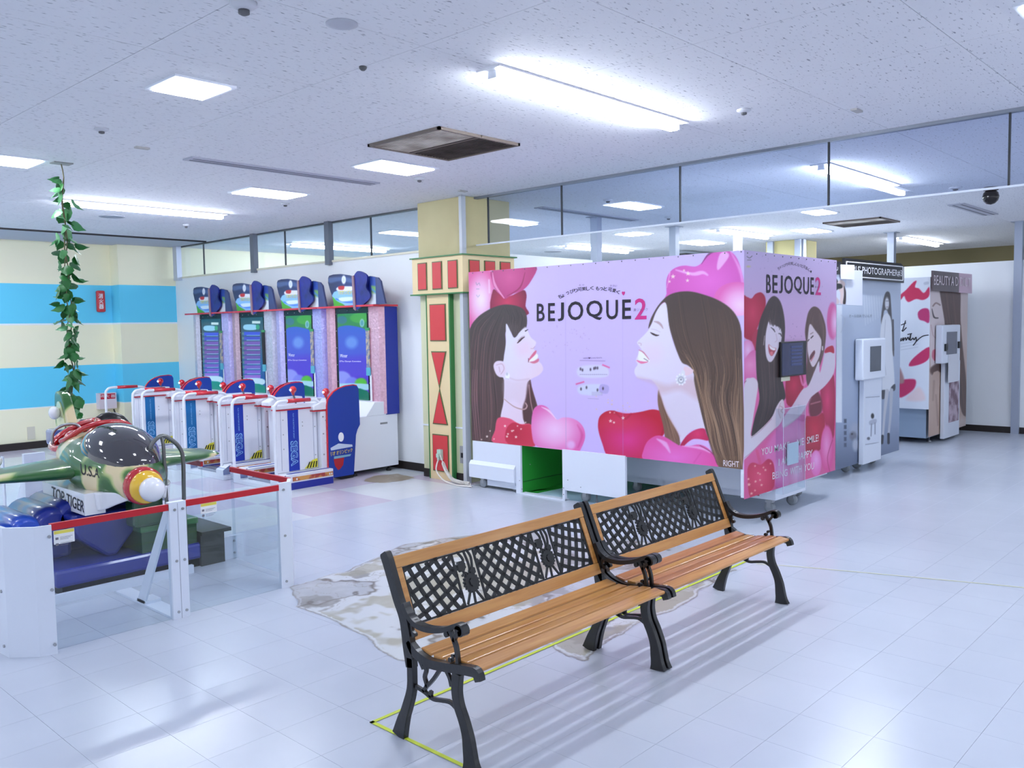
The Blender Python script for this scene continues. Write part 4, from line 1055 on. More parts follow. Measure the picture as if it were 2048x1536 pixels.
for v in usa.data.vertices:                        # lay the letters onto the curved body
    d_ = (v.co - co_).normalized(); hit = bv.ray_cast(co_, d_)
    if hit[0] is not None: v.co = hit[0] - d_ * 0.004
# pedestal, sculpted clouds, base
m = MB((2.37, 5.30, 0)); m.box(1.88, 2.86, 5.58, 7.0, 0.055, 0.165, 0.02); unrot(m.build('base', BLUEB, ride))
m = MB((2.37, 5.30, 0)); m.box(1.92, 2.84, 5.60, 6.98, 0.0, 0.055); unrot(m.build('plinth', BLACKP, ride))
m = MB()
for (x, y, z, r, s) in ((-0.02, 0.78, 0.34, 0.25, (0.9, 0.8, 0.85)), (0.16, 0.72, 0.30, 0.2, (0.9, 0.8, 0.9)), (-0.22, 0.85, 0.32, 0.2, (1, .9, .9)), (0.0, 1.1, 0.34, 0.28, (1.1, 1, .8))): m.ball((x, y, z), r, 20, s)
m.build('cloud_pedestal', BLUEG, ride, label='blue sculpted pedestal under the hull')
m = MB((2.37, 5.3, 0)); A = [(-0.35 + 2.28, 5.62, 0.165)]
m.prism([(2.02, 0.46), (2.42, 0.46), (2.45, 0.34), (2.30, 0.165), (2.24, 0.165), (2.08, 0.30)], 'y', 5.70, 5.95); unrot(m.build('pedestal_wedge', BLUEG, ride, bevel=0.02))
for k, (x, r, z) in enumerate(((1.98, 0.13, 0.38), (1.82, 0.105, 0.375), (1.70, 0.09, 0.36), (2.10, 0.13, 0.41))):
    m = MB((2.37, 5.3, 0)); m.lathe([(r * 0.7, -0.32), (r * .95, -0.28), (r, -0.2), (r, 0.25), (r * .8, 0.3)], (x, 6.15, z), 'y', 20); unrot(m.build('cloud_roll', mat('blue_roll', (40, 80, 190), 0.3, coat=0.4) if k in (1, 2) else BLUEG, ride))
m = MB((2.37, 5.3, 0)); m.box(1.66, 2.1, 5.9, 6.4, 0.165, 0.30, 0.03); unrot(m.build('cloud_block', BLUEG, ride))
# step block and handrails
m = MB((2.37, 5.3, 0)); m.box(2.42, 2.80, 5.60, 6.0, 0.0, 0.30); unrot(m.build('green_step', DGN, ride))
m = MB((2.37, 5.3, 0)); m.box(2.41, 2.81, 5.585, 6.0, 0.30, 0.345, 0.01); unrot(m.build('green_step_top', mat('mid_green_gloss', (48, 110, 56), 0.3, coat=0.6), ride))
m = MB((2.37, 5.3, 0)); m.box(2.81, 2.985, 5.57, 6.0, 0.0, 0.215); m.box(2.81, 3.03, 5.55, 6.02, 0.215, 0.24); unrot(m.build('lower_step', CHAR, ride))
m = MB((2.37, 5.3, 0)); m.box(2.36, 2.56, 5.56, 5.70, 0.345, 0.58, 0.02); unrot(m.build('green_riser', DGN, ride))
for dy, zz, dx in ((0.0, 0.0, 0.0), (0.42, 0.0, -0.10)):
    m = MB((2.37, 5.3, 0))
    m.tube(spline([(2.68 + dx, 5.52 + dy, 0.02), (2.68 + dx, 5.52 + dy, 0.5), (2.685 + dx, 5.52 + dy, 0.76), (2.66 + dx, 5.52 + dy, 0.85), (2.60 + dx, 5.52 + dy, 0.91), (2.55 + dx, 5.52 + dy, 0.935), (2.50 + dx, 5.52 + dy, 0.91), (2.47 + dx, 5.53 + dy, 0.86), (2.47 + dx, 5.56 + dy, 0.80)], 5), 0.014, 8)
    m.tube([(2.545 + dx, 5.52 + dy, 0.93), (2.555 + dx, 5.52 + dy, 0.88), (2.56 + dx, 5.52 + dy, 0.5), (2.56 + dx, 5.52 + dy, 0.3)], 0.012, 8)
    unrot(m.build('handrail', mat('dull_pipe', (118, 120, 118), 0.35, 0.8), ride))

# ================================================================ IVY HANGING FROM THE CEILING
ivy = thing('ivy_garland', (2.64, 7.25, CE), 'green artificial ivy garland hanging from the ceiling above the aeroplane tail', 'hanging plant')
LG = mat('ivy_green', (44, 122, 52), 0.4, noise=((24, 84, 36), 9, 0.25)); LG2 = mat('ivy_pale_green', (110, 178, 120), 0.35, noise=((40, 120, 60), 12, 0.25))
m = MB(); m.box(-0.07, 0.07, -0.05, 0.05, -0.008, 0.0); m.build('ceiling_hook_plate', mat('hook_plate', (150, 150, 150), 0.5), ivy)
rnd = random.Random(4)
stem = [(0.012 * math.sin(k * 0.9), 0.012 * math.cos(k * 0.7), -k * 0.055) for k in range(37)]
m = MB(); m.tube(stem, 0.005, 6); m.build('stem', mat('ivy_stem', (108, 100, 70), 0.6), ivy)
m = MB(); m.tube([(0.02 * math.sin(k * 0.7 + 2), 0.02 * math.cos(k * 0.8), -0.1 - k * 0.055) for k in range(35)], 0.004, 6); m.build('stem', mat('ivy_stem', (108, 100, 70), 0.6), ivy)
lm = []
for mm_ in (LG, LG2):
    b = bmesh.new(); P = [(0, 0), (0.022, 0.008), (0.032, 0.026), (0.024, 0.045), (0.012, 0.055), (0, 0.072)]
    mid = [b.verts.new((0, y, 0.004 if i % 2 else 0.0)) for i, (_, y) in enumerate(P)]
    for sgn in (1, -1):
        out = [mid[0]] + [b.verts.new((sgn * x, y, -0.010 * x / 0.032)) for x, y in P[1:-1]] + [mid[-1]]
        for i in range(len(P) - 1):
            vs = [mid[i], mid[i + 1], out[i + 1], out[i]]; vs = [v for j, v in enumerate(vs) if v not in vs[:j]]
            if len(vs) > 2: b.faces.new(vs if sgn < 0 else vs[::-1])
    for f in b.faces: f.smooth = True
    me = bpy.data.meshes.new('leaf'); b.to_mesh(me); b.free(); me.materials.append(mm_); lm.append(me)
for k in range(118):
    z = -0.10 - 1.88 * (k / 118) - rnd.uniform(0, 0.03); dens = 0.35 if z > -0.35 else 1
    if rnd.random() > dens + 0.25: continue
    a = rnd.uniform(0, 2 * math.pi); r = rnd.uniform(0.01, 0.07)
    o = bpy.data.objects.new('leaf', lm[1] if (z > -0.6 and rnd.random() < 0.55) or rnd.random() < 0.08 else lm[0])
    o.location = (r * math.cos(a), r * math.sin(a), z); s_ = rnd.uniform(1.0, 1.75)
    o.rotation_euler = (rnd.uniform(-1.9, -0.2), rnd.uniform(-0.6, 0.6), a - math.pi / 2 + rnd.uniform(-.5, .5)); o.scale = (s_, s_, s_)
    put(o, ivy)
# extinguisher signs on the striped wall
t = thing('extinguisher_sign', (5.3, 13.36, 2.1), 'red vertical extinguisher sign with white characters on the blue stripe', 'sign')
c = aty(202, 603, 13.33); t.location = Vector((c[0], 13.36, c[2])); oo = tuple(t.location)
m = MB(oo); a_, b_ = aty(194, 581, 13.33), aty(212, 624, 13.33); m.box(a_[0], b_[0], 13.32, 13.40, b_[2], a_[2], 0.02); m.build('sign_box', RP, t)
WI = mat('white_ink', (240, 240, 244), 0.5); RI_ = mat('red_ink', (206, 40, 60), 0.5)
letters([('消', box_px(197, 587, 206, 597)), ('火', box_px(198, 598, 207, 607)), ('器', box_px(198, 608, 208, 618))], 'y', 13.32, WI, 'lettering', t, oo, 0.004, 0.02)
c = aty(215, 802, 13.3); t = thing('extinguisher_box', (c[0], 13.36, c[2]), 'white notice box with red band above the plug, low on the striped wall', 'sign'); oo = tuple(t.location)
a_, b_ = aty(197, 787, 13.3), aty(233, 816, 13.3); m = MB(oo); m.box(a_[0], b_[0], 13.28, 13.40, b_[2], a_[2]); m.build('notice_box', mat('pinkish_white', (230, 214, 220), 0.5), t)
m = MB(oo); m.box(a_[0] + .02, b_[0] - .02, 13.277, 13.28, a_[2] - 0.09, a_[2] - 0.01); m.build('red_band', RI_, t)
letters([('消', box_px(200, 789, 208, 795)), ('火', box_px(210, 789, 219, 795)), ('器', box_px(222, 789, 230, 795))], 'y', 13.277, WI, 'lettering', t, oo, 0.004)
c = aty(215, 802, 13.3)
m = MB(); m.tube(spline([(c[0] + 0.11, 13.35, b_[2] - 0.02), (c[0] + 0.1, 13.3, c[2] - 0.25), (c[0] - 0.05, 13.25, c[2] - 0.35), (c[0] - 0.1, 13.2, 0.1)], 6), 0.012, 6); m.build('black_cable', BLACKP, label='short black cable below the notice box on the striped wall', cat='cable')
c = aty(62, 866, 13.4); m = MB(); m.box(c[0] - 0.05, c[0] + 0.05, 13.385, 13.40, c[2] - 0.09, c[2] + 0.09); m.build('wall_outlet', mat('outlet_cream', (220, 214, 196), 0.5), label='small cream wall outlet on the striped wall near the floor', cat='outlet')
# ================================================================ GAME MACHINES
MO = (5.5, 8.17, 0.0)
YN, YF = 7.64, 8.70
gm = thing('arcade_machine', MO, 'arcade machine nearest the painted column, tall blue side plate fully in view', 'arcade machine', 'arcade running machines in a row')
MW = mat('machine_white', (232, 235, 244), 0.3); NAVY = mat('machine_navy', (30, 44, 150), 0.35); BLUEP = mat('machine_blue_plate', (24, 62, 160), 0.35)
REDP = mat('machine_red', (205, 30, 50), 0.25, coat=0.6); BEZ = mat('black_bezel', (12, 14, 18), 0.2)
def foil(name, c, glow):
    m = mat(name, c, 0.3, 0.5, noise=([v * 0.84 for v in c], 30, 0.25), bump=(40, 0.7))
    b = m.node_tree.nodes['Principled BSDF']; b.inputs['Emission Color'].default_value = rgba(glow); b.inputs['Emission Strength'].default_value = 0.16   # lit from inside by coloured lamps
    return m
F_RED = foil('foil_lit_red', (214, 190, 206), (190, 60, 90)); F_BLUE = foil('foil_lit_blue', (190, 190, 226), (90, 90, 240)); F_GREY = foil('foil_lit_grey', (200, 202, 214), (150, 150, 190))
F_BRN = foil('foil_lit_brown', (196, 176, 190), (140, 90, 100)); F_LIL = foil('foil_lit_lilac', (200, 196, 230), (130, 120, 230))
def MM(): return MB(MO)
# platform
m = MM(); m.box(4.66, 5.315, 7.56, 8.46, 0.0, 0.045); pf = m.build('platform', MW, gm, bevel=0.004)
m = MM(); m.box(4.80, 5.31, 7.74, 8.28, 0.045, 0.062); m.build('tread', mat('tread_print', (120, 84, 104), 0.35, noise=((60, 70, 90), 6, 0.12)), pf)
m = MM(); m.box(4.74, 4.80, 7.74, 8.28, 0.045, 0.056); m.build('tread_edge', mat('tread_grey', (150, 156, 172), 0.4), pf)
COLB = mat('colour_band', (170, 60, 60), 0.3, noise=((210, 150, 80), 9, 0.06))
for y0, y1 in ((7.56, 7.72), (8.30, 8.46)):
    m = MM(); m.prism([(4.66, 0.045), (5.315, 0.045), (5.315, 0.155), (4.74, 0.155), (4.66, 0.11)], 'y', y0, y1); r_ = m.build('side_rail', MW, pf, bevel=0.003)
    m = MM(); m.box(4.80, 5.31, y0 - 0.004, y0, 0.0, 0.072); m.build('navy_band', NAVY, pf)
    m = MM(); m.box(4.82, 5.31, y0 - 0.004, y0, 0.086, 0.128); m.build('colour_band', COLB, pf)
    m = MM(); m.box(4.80, 5.31, y0 + 0.05, y0 + 0.085, 0.1551, 0.158); m.build('navy_line', NAVY, pf)
    m = MM()
    for x in (4.86, 5.26, 5.285): m.box(x, x + 0.014, y0 - 0.0055, y0 - 0.004, 0.095, 0.115)
    m.build('band_mark', WHITE, pf)
    m = MM(); m.prism([(4.659, 0.06), (4.74, 0.06), (4.74, 0.156), (4.735, 0.157), (4.657, 0.11)], 'y', y0 - 0.003, y0); m.build('end_badge', mat('end_blue_grey', (110, 120, 160), 0.35), pf)
# panel with the maker's strip
m = MM(); m.box(4.755, 5.235, 7.72, 7.765, 0.157, 0.80); dp = m.build('divider_panel', MW, gm, bevel=0.004)
m = MM(); m.box(4.80, 4.803, 7.716, 7.72, 0.18, 0.79); m.box(5.19, 5.193, 7.716, 7.72, 0.18, 0.79); m.build('panel_joint', mat('joint_grey', (170, 176, 196), 0.5), dp)
m = MM(); m.box(4.745, 5.245, 7.705, 7.80, 0.808, 0.852, 0.01); m.build('panel_cap', MW, dp)
m = MM(); m.box(4.745, 5.245, 7.702, 7.803, 0.798, 0.807); m.build('red_edge', REDP, dp)
STRIP = mat('deep_blue_strip', (18, 52, 170), 0.35); STRIP2 = mat('teal_strip', (18, 106, 168), 0.35)
m = MM(); m.box(4.885, 5.01, 7.714, 7.72, 0.165, 0.795); st = m.build('maker_strip', STRIP, dp)
# SEGA written down the strip, rotated a quarter turn
def rot_text(txt, x0, x1, z0, z1, y, name, mm, par, bold=0.0):
    co, fc = glyphs(txt, bold); mn, mx = co.min(0), co.max(0)
    u = (co[:, 0] - mn[0]) / (mx[0] - mn[0]); v = (co[:, 1] - mn[1]) / (mx[1] - mn[1])
    V = [(x0 + (x1 - x0) * b_ - MO[0], y - MO[1], z1 - (z1 - z0) * a - MO[2]) for a, b_ in zip(u, v)]
    me = bpy.data.meshes.new(name); me.from_pydata(V, [], fc); me.materials.append(mm); return put(bpy.data.objects.new(name, me), par)
PALEB = mat('pale_blue_ink', (150, 205, 245), 0.4)
rot_text('SEGA', 4.905, 4.99, 0.215, 0.475, 7.7125, 'maker_lettering', PALEB, st, 0.045)
rot_text('SEGA', 4.913, 4.982, 0.223, 0.467, 7.7110, 'lettering_core', STRIP, st, 0.0)
rot_text('PLAY THE RHYTHM OF SPORT', 4.943, 4.957, 0.50, 0.76, 7.7125, 'small_lettering', PALEB, st)
m = MM()
for x, z in ((5.06, 0.66), (5.06, 0.62), (4.83, 0.7), (4.83, 0.55), (4.83, 0.4), (5.21, 0.6), (5.21, 0.3)): m.lathe([(0.006, 0), (0.006, -0.004)], (x, 7.72, z), 'y', 8)
m.build('bolt', STEEL, dp)
m = MM(); m.prism([(5.07, 0.17), (5.225, 0.17), (5.225, 0.26), (5.17, 0.25)], 'y', 7.708, 7.719); hz = m.build('hazard_mark', mat('hazard_yellow', (228, 220, 60), 0.4), dp)
m = MM()
for k in range(4): m.prism([(5.09 + k * .035, 0.172), (5.103 + k * .035, 0.172), (5.135 + k * .028, 0.235), (5.122 + k * .028, 0.235)], 'y', 7.705, 7.708)
m.build('hazard_stripe', BLACKP, hz)
# handrails
for y in (YN + 0.05, YN + 0.88):
    m = MM(); pts = spline([(4.715, y, 0.10), (4.715, y, 0.5), (4.715, y, 0.80), (4.735, y, 0.865), (4.79, y, 0.893), (4.95, y, 0.893), (5.15, y, 0.888), (5.235, y, 0.865), (5.265, y, 0.80), (5.268, y, 0.5), (5.268, y, 0.12)], 6); m.tube(pts, 0.0165, 8)
    h_ = m.build('handrail', MW, gm); m = MM(); m.tube([(4.87, y, 0.894), (5.0, y, 0.893), (5.14, y, 0.890)], 0.0215, 10); m.build('grip', REDP, h_)
# side consoles, levers, plates
plate_px = [(658, 957), (654.4, 812), (656, 800), (660, 793), (667, 784), (678, 776.5), (690, 772), (707.5, 769.5), (713.8, 771), (717, 777), (718.5, 810), (720, 849), (715, 859), (712, 870), (711, 890), (708, 948.6)]
PL = [(aty(x, y, YN)[0], max(0.03, aty(x, y, YN)[2])) for x, y in plate_px]
for k, y in enumerate((YN, YF - 0.02)):
    m = MM(); m.prism(PL, 'y', y, y + 0.02); p_ = m.build('side_plate', BLUEP, gm)
    m = MM(); cs = [Vector((p[0] - 0.004, y + 0.01, p[1])) for p in PL[:9]]
    m.ribbon([(p[0] - 0.003, p[1]) for p in PL[:9]], 0.010, 'y', y - 0.002, y + 0.022); m.build('plate_edge', REDP, p_)
for y0, y1 in ((YN + 0.02, YN + 0.15), (YF - 0.17, YF - 0.02)):
    m = MM(); m.box(5.245, 5.62, y0, y1, 0.045, 0.76); c_ = m.build('side_console', MW, gm, bevel=0.004)
    m = MM(); m.prism([(5.16, 0.775), (5.62, 0.775), (5.60, 0.86), (5.26, 0.86), (5.16, 0.82)], 'y', y0 - 0.005, y1); m.build('console_top', MW, c_, bevel=0.008)
    m = MM(); m.box(5.155, 5.62, y0 - 0.008, y1, 0.762, 0.772); m.build('red_edge', REDP, c_)
    m = MM()
    for x, z in ((5.275, 0.7), (5.275, 0.52), (5.275, 0.3), (5.31, 0.66), (5.31, 0.42)): m.lathe([(0.009, 0), (0.009, -0.004)], (x, y0, z), 'y', 8)
    m.build('bolt', STEEL, c_)
for y in (YN + 0.19, YF - 0.22):
    x = 5.45 if y > 8 else 5.44
    m = MM(); m.tube([(x + 0.06, y, 0.70), (x, y, 0.90)], 0.011, 8); m.lathe([(0.03, 0), (0.03, 0.02)], (x + 0.06, y, 0.70), 'z', 12); l_ = m.build('lever', mat('lever_grey', (90, 92, 100), 0.35, 0.5), gm)
    m = MM(); m.lathe([(0.012, -0.06), (0.02, -0.035), (0.034, -0.02), (0.042, 0.0), (0.036, 0.022), (0.02, 0.037), (0.001, 0.043)], (x, y, 0.945), 'z', 16); m.build('red_knob', mat('red_knob', (210, 20, 34), 0.12, coat=1.0), l_)
    m = MM(); m.ball((x - 0.042, y - 0.012, 0.945), 0.012, 10); m.build('knob_glint', emit_mat('cyan_glint', (0.3, 0.7, 1.0), 4), l_)  # small glowing dot stands in for the highlight on the knob
# plate print (words only)
oo = MO
letters([('リオ オリンピック', ((661, 903.5), (705, 896), (705, 903.5), (661, 913)))], 'y', YN, mat('gold_ink', (226, 200, 70), 0.4), 'title_lettering', gm, oo, 0.0045, 0.02)
m = MM(); q = [(aty(x, y, YN)[0], aty(x, y, YN)[2]) for x, y in ((667, 918), (688, 915), (686, 930), (680, 938), (676, 940), (670, 932))]
m.prism(q, 'y', YN - 0.003, YN); m.build('red_flash', mat('dark_red_print', (176, 34, 46), 0.4), gm)
m = MM(); c_ = aty(682, 874, YN); m.prism([(c_[0] + 0.035 * math.cos(a), c_[2] + 0.05 * math.sin(a)) for a in np.linspace(0, 2 * math.pi, 24)[:-1]], 'y', YN - 0.003, YN); m.build('white_badge', WI, gm)
m = MM(); q = [(aty(x, y, YN)[0], aty(x, y, YN)[2]) for x, y in ((661, 896), (677, 887), (690, 888), (704, 889), (705, 893), (662, 901))]; m.prism(q, 'y', YN - 0.003, YN); m.build('white_swoosh', mat('cool_white_print', (200, 214, 236), 0.4), gm)
m = MM(); q = [(aty(x, y, YN)[0], aty(x, y, YN)[2]) for x, y in ((668, 913), (702, 908), (700, 912), (668, 918))]; m.prism(q, 'y', YN - 0.003, YN); m.build('sub_title_bar', mat('pale_teal_print', (130, 180, 200), 0.4), gm)
# lower cabinet
m = MM(); m.box(5.60, 6.30, 7.68, 8.66, 0.06, 0.65); lc = m.build('lower_cabinet', MW, gm, bevel=0.005)
m = MM(); m.box(6.05, 6.15, 7.676, 7.682, 0.545, 0.565); m.build('hand_slot', mat('slot_grey', (140, 140, 146), 0.4), lc)
m = MM(); 
for x in (5.72, 6.2):
    for y in (7.74, 8.6): m.lathe([(0.03, 0), (0.03, 0.02), (0.012, 0.03), (0.012, 0.06)], (x, y, 0), 'z', 10)
m.box(5.50, 5.66, 7.68, 7.9, 0.0, 0.05); m.build('foot', BLACKP, lc)
m = MM(); m.box(6.14, 6.32, 7.665, 8.715, 0.65, 1.865); hd = m.build('upper_cabinet', mat('machine_side_blue', (22, 44, 150), 0.35), gm)
m = MM(); m.prism([(5.86, 0.65), (6.14, 0.65), (6.14, 0.80), (5.98, 0.80)], 'y', 7.68, 8.70); m.build('control_shelf', MW, gm, bevel=0.004)
m = MM(); m.box(6.10, 6.14, 7.90, 8.54, 0.70, 1.865); bz = m.build('screen_bezel', BEZ, gm)
m = MM()
for z in (0.8, 1.0, 1.2, 1.4, 1.6, 1.8):
    for y in (7.915, 8.525): m.ball((6.099, y, z), 0.005, 6)
for y in (8.1, 8.3, 8.45): m.ball((6.099, y, 1.835), 0.005, 6)
m.build('bezel_stud', mat('stud_light', (200, 210, 220), 0.3), bz)
fr = []
for y0, y1, w0, w1, mm_, nm in ((7.90, 7.665, 0.0, 0.0, F_RED, 'foil_column'), (8.54, 8.715, 0, 0, F_RED, 'foil_column')):
    s_ = 1 if y1 > y0 else -1
    m = MM(); m.prism([(6.095, y0), (6.06, y0 + s_ * 0.05), (6.075, y1 - s_ * 0.03), (6.14, y1), (6.14, y0)], 'z', 0.66, 1.865); fr.append(m.build(nm, mm_, gm))
m = MM(); m.prism([(6.055, 7.90 - .05), (6.05, 7.90 - 0.09), (6.09, 7.90)], 'z', 0.66, 1.10); m.build('white_wedge', MW, gm)
m = MM(); m.box(5.97, 6.32, 7.645, 8.735, 1.867, 1.888); m.build('top_plate', REDP, gm)
# score card on the frame
m = MM(); m.box(6.045, 6.055, 7.835, 7.895, 1.18, 1.60); cd = m.build('hanging_card', mat('card_mixed', (190, 176, 150), 0.5, noise=((110, 120, 150), 22, 0.08)), gm)
m = MM(); m.box(6.043, 6.056, 7.83, 7.90, 1.09, 1.18); m.build('card_foot', mat('card_teal', (90, 176, 196), 0.4), cd)
m = MM(); m.box(6.043, 6.056, 7.83, 7.90, 1.60, 1.63); m.build('card_head', mat('card_green', (60, 150, 90), 0.4), cd)
# screens, drawn as lit pictures
SCR = print_mat('screen_picture', 0.2, emit=0.62)
def screen_sheet(kind):
    sh = Sheet('x', 6.097, 8.495, 7.935, 0.735, 1.80, 0.006, 0.006, (40, 60, 220))
    ya, yb = sh.Y.min(), sh.Y.max(); xa, xb = sh.X.min(), sh.X.max()
    if kind == 0:
        sh.img[:] = grad((700, 640), (700, 790), (40, 110, 225), (120, 80, 225))(sh.X, sh.Y)
        sh.poly([(660, 625), (740, 625), (740, 662), (725, 656), (700, 651), (680, 653), (668, 660)], (50, 150, 90)); sh.ell(684, 640, 10, 8, (60, 130, 150)); sh.ell(720, 636, 20, 10, (90, 190, 70), alpha=.7)
        sh.ell(724, 646, 4.5, 8, (170, 220, 235)); sh.ell(724, 646, 3.2, 6, (90, 170, 190))
        sh.ell(703, 685, 12, 12, (120, 170, 250), soft=4, alpha=.8)
        sh.poly([(665, 725), (740, 715), (740, 775), (665, 775)], (96, 60, 220), 6, .7)
        sh.ell(683, 760, 20, 18, (150, 160, 250), soft=2); sh.ell(704, 768, 14, 14, (130, 140, 245), soft=2); sh.ell(722, 766, 12, 10, (100, 200, 80), soft=2)
        sh.poly([(665, 768), (735, 768), (735, 780), (665, 778)], (170, 220, 245)); sh.poly([(665, 780), (735, 782), (735, 830), (665, 830)], (30, 130, 110))
    else:
        sh.img[:] = grad((700, 630), (700, 800), (20, 90, 110), (60, 110, 190))(sh.X, sh.Y)
        sh.poly([(704, 635), (726, 635), (726, 641), (704, 641)], (200, 230, 240), smooth=False); sh.poly([(684, 644), (714, 644), (714, 655), (684, 655)], (150, 210, 245)); sh.ell(719, 649, 5, 6, (40, 170, 140))
        for k in range(10):
            y = 660 + k * 11; c = [(40, 90, 230), (50, 80, 210), (116, 90, 190), (120, 84, 180), (110, 84, 176), (110, 90, 180), (120, 90, 190), (124, 100, 200), (130, 100, 210), (150, 120, 220)][k]
            sh.poly([(682, y), (726, y), (724, y + 8.5), (681, y + 8.5)], c, smooth=False); sh.line([(690, y + 8), (724, y + 8)], 1.3, (150, 200, 240)); sh.ell(680, y + 4, 3, 3, (90, 140, 150))
        sh.poly([(670, 768), (730, 768), (730, 782), (670, 782)], (190, 225, 250)); sh.poly([(665, 784), (735, 784), (735, 830), (665, 830)], (40, 150, 140))
    return sh
scr0 = screen_sheet(0).build('screen', SCR, bz, MO)
s1 = screen_sheet(1).build('screen', SCR, None, MO); scr1 = s1.data; bpy.data.objects.remove(s1)
for w_ in (('Winter', box_px(680, 708, 695, 715)), ('©The Olympic Committee', box_px(679, 721, 722, 725))): letters([w_], 'x', 6.093, mat('white_ink', (240, 240, 244), 0.5), 'screen_lettering', scr0, MO, 0.002)
# marquee: two wings and a plain folded fin
MQ = print_mat('marquee_print', 0.35)
lw = [(656, 556), (658, 551.5), (666, 549), (680, 548), (697, 550.5), (707, 554), (707.5, 611), (690, 612), (668, 614), (665, 596), (659, 578), (656, 566)]
rw = [(722, 555), (740, 552), (755, 555), (760.5, 562), (764, 580), (770, 607), (740, 610), (706, 611.5), (712, 580)]
shw = Sheet('x', 6.02, 8.63, 7.66, 1.86, 2.30, 0.006, 0.006, (60, 70, 110))
shw.img[:] = grad((650, 550), (770, 600), (54, 56, 84), (60, 100, 200))(shw.X, shw.Y)
shw.poly([(656, 556), (690, 554), (706, 560), (706, 566), (680, 562), (660, 566)], (120, 150, 200), 2, .5)
shw.poly([(668, 584), (708, 582), (708, 612), (668, 614)], (150, 200, 245)); shw.poly([(664, 594), (674, 602), (690, 612), (664, 616)], (90, 180, 60)); shw.line([(672, 598), (690, 604), (706, 604)], 3, (80, 140, 235)); shw.poly([(678, 596), (704, 594), (704, 600), (684, 603)], (225, 240, 252))
shw.ell(687.5, 559.5, 4.2, 8.5, (240, 242, 246)); shw.ell(687.5, 559.5, 2.6, 5, (214, 222, 236))
shw.poly([(676, 574), (706, 573), (706, 581), (676, 582)], (235, 236, 244)); shw.poly([(677, 573), (688, 572), (687, 579), (678, 579)], (200, 50, 60))
shw.poly([(736, 572), (760, 575), (764, 588), (745, 590), (730, 586)], (140, 190, 90), 2, .8); shw.poly([(728, 588), (768, 590), (770, 609), (715, 612)], (225, 236, 244), 3); shw.poly([(756, 586), (766, 590), (769, 604), (762, 604)], (190, 210, 90), 2, .8); shw.line([(730, 566), (748, 582), (760, 590)], 4, (90, 150, 230), .7)
shw.poly([(712, 553), (734, 553), (742, 575), (738, 600), (712, 612)], (34, 46, 140), 2)
import types
def inside(poly):
    P = np.asarray(poly, float)
    def f(X, Y):
        ins = np.zeros(len(X), bool)
        for i in range(len(P)):
            a, b = P[i], P[(i + 1) % len(P)]
            if a[1] != b[1]: ins ^= ((a[1] > Y) != (b[1] > Y)) & (X < (b[0] - a[0]) * (Y - a[1]) / (b[1] - a[1]) + a[0])
        return ins
    return f
fl_, fr_ = inside(lw), inside(rw)
def wing_back(px, name):
    m = MM(); m.prism([tuple(atx(x, y, 6.02)[1:]) for x, y in px], 'x', 6.0215, 6.045); return m.build(name, mat('marquee_board', (60, 72, 120), 0.4), gm)
wb = wing_back(lw, 'marquee_board'); wb2 = wing_back(rw, 'marquee_board')
shw.build('marquee_print', MQ, wb, MO, keep=lambda X, Y: fl_(X, Y)); shw.build('marquee_print', MQ, wb2, MO, keep=lambda X, Y: fr_(X, Y))
letters([('リオオリンピック', ((676, 581), (706.5, 580), (706.5, 589), (677, 590)))], 'x', 6.02, mat('yellow_title', (236, 220, 60), 0.4), 'title_lettering', wb, MO, 0.003, 0.03)
fin = spline([(707, 562), (714, 545), (722, 542.5), (735, 550), (736, 562), (734, 575), (742, 588), (738, 600), (712, 621), (707.5, 600)], 3, True)
m = MM(); m.prism([tuple(atx(x, y, 5.99)[1:]) for x, y in fin], 'x', 5.975, 5.995); fn = m.build('marquee_fin', mat('fin_blue', (34, 44, 146), 0.35, noise=((20, 28, 100), 8, 0.2)), gm, label='plain dark blue folded centre piece')
m = MM(); fb_ = [tuple(atx(x, y, 5.97)[1:]) for x, y in ((704.5, 553), (708, 551), (712, 621), (708, 618))]; m.prism(fb_, 'x', 5.96, 5.975); m.build('fin_flap', mat('fin_brown', (150, 120, 130), 0.4), fn)
# the four machines
def find(o, n): return [c for c in o.children_recursive if c.name.split('.')[0] == n]
sets = [None, (F_BLUE, F_LIL, None, 0, STRIP, 'second arcade machine from the painted column, purple lit columns'),
        (F_GREY, F_BRN, scr1, 1, STRIP2, 'third arcade machine from the painted column, list on screen, black card'),
        (F_LIL, F_GREY, scr1, 2, STRIP2, 'arcade machine farthest from the painted column, beside the striped wall')]
for i in (1, 2, 3):
    c = copy_tree(gm); c.location = (MO[0], MO[1] + 1.1 * i, 0); rt, lf, sm, _, stp, lab = sets[i]; c['label'] = lab
    bpy.context.view_layer.update()
    fc = sorted(find(c, 'foil_column'), key=lambda o: o.data.vertices[0].co.y)
    for o, mm_ in zip(fc, (rt, lf)):
        o.data = o.data.copy(); o.data.materials[0] = mm_
    if sm:
        for o in find(c, 'screen'): o.data = sm
        for o in find(c, 'screen_lettering'): bpy.data.objects.remove(o)
    if stp is not STRIP:
        for o in find(c, 'maker_strip') + find(c, 'lettering_core'): o.data = o.data.copy(); o.data.materials[0] = stp
    if i == 2:
        for o in find(c, 'hanging_card'): o.data = o.data.copy(); o.data.materials[0] = mat('black_card', (20, 20, 24), 0.5)
    # words and prints of the near plate exist only where the plate is in view
    for nm in ('red_flash', 'white_badge', 'white_swoosh', 'sub_title_bar'):
        for o in find(c, nm): bpy.data.objects.remove(o)
    for o in find(c, 'title_lettering'):
        if o.parent == c: bpy.data.objects.remove(o)
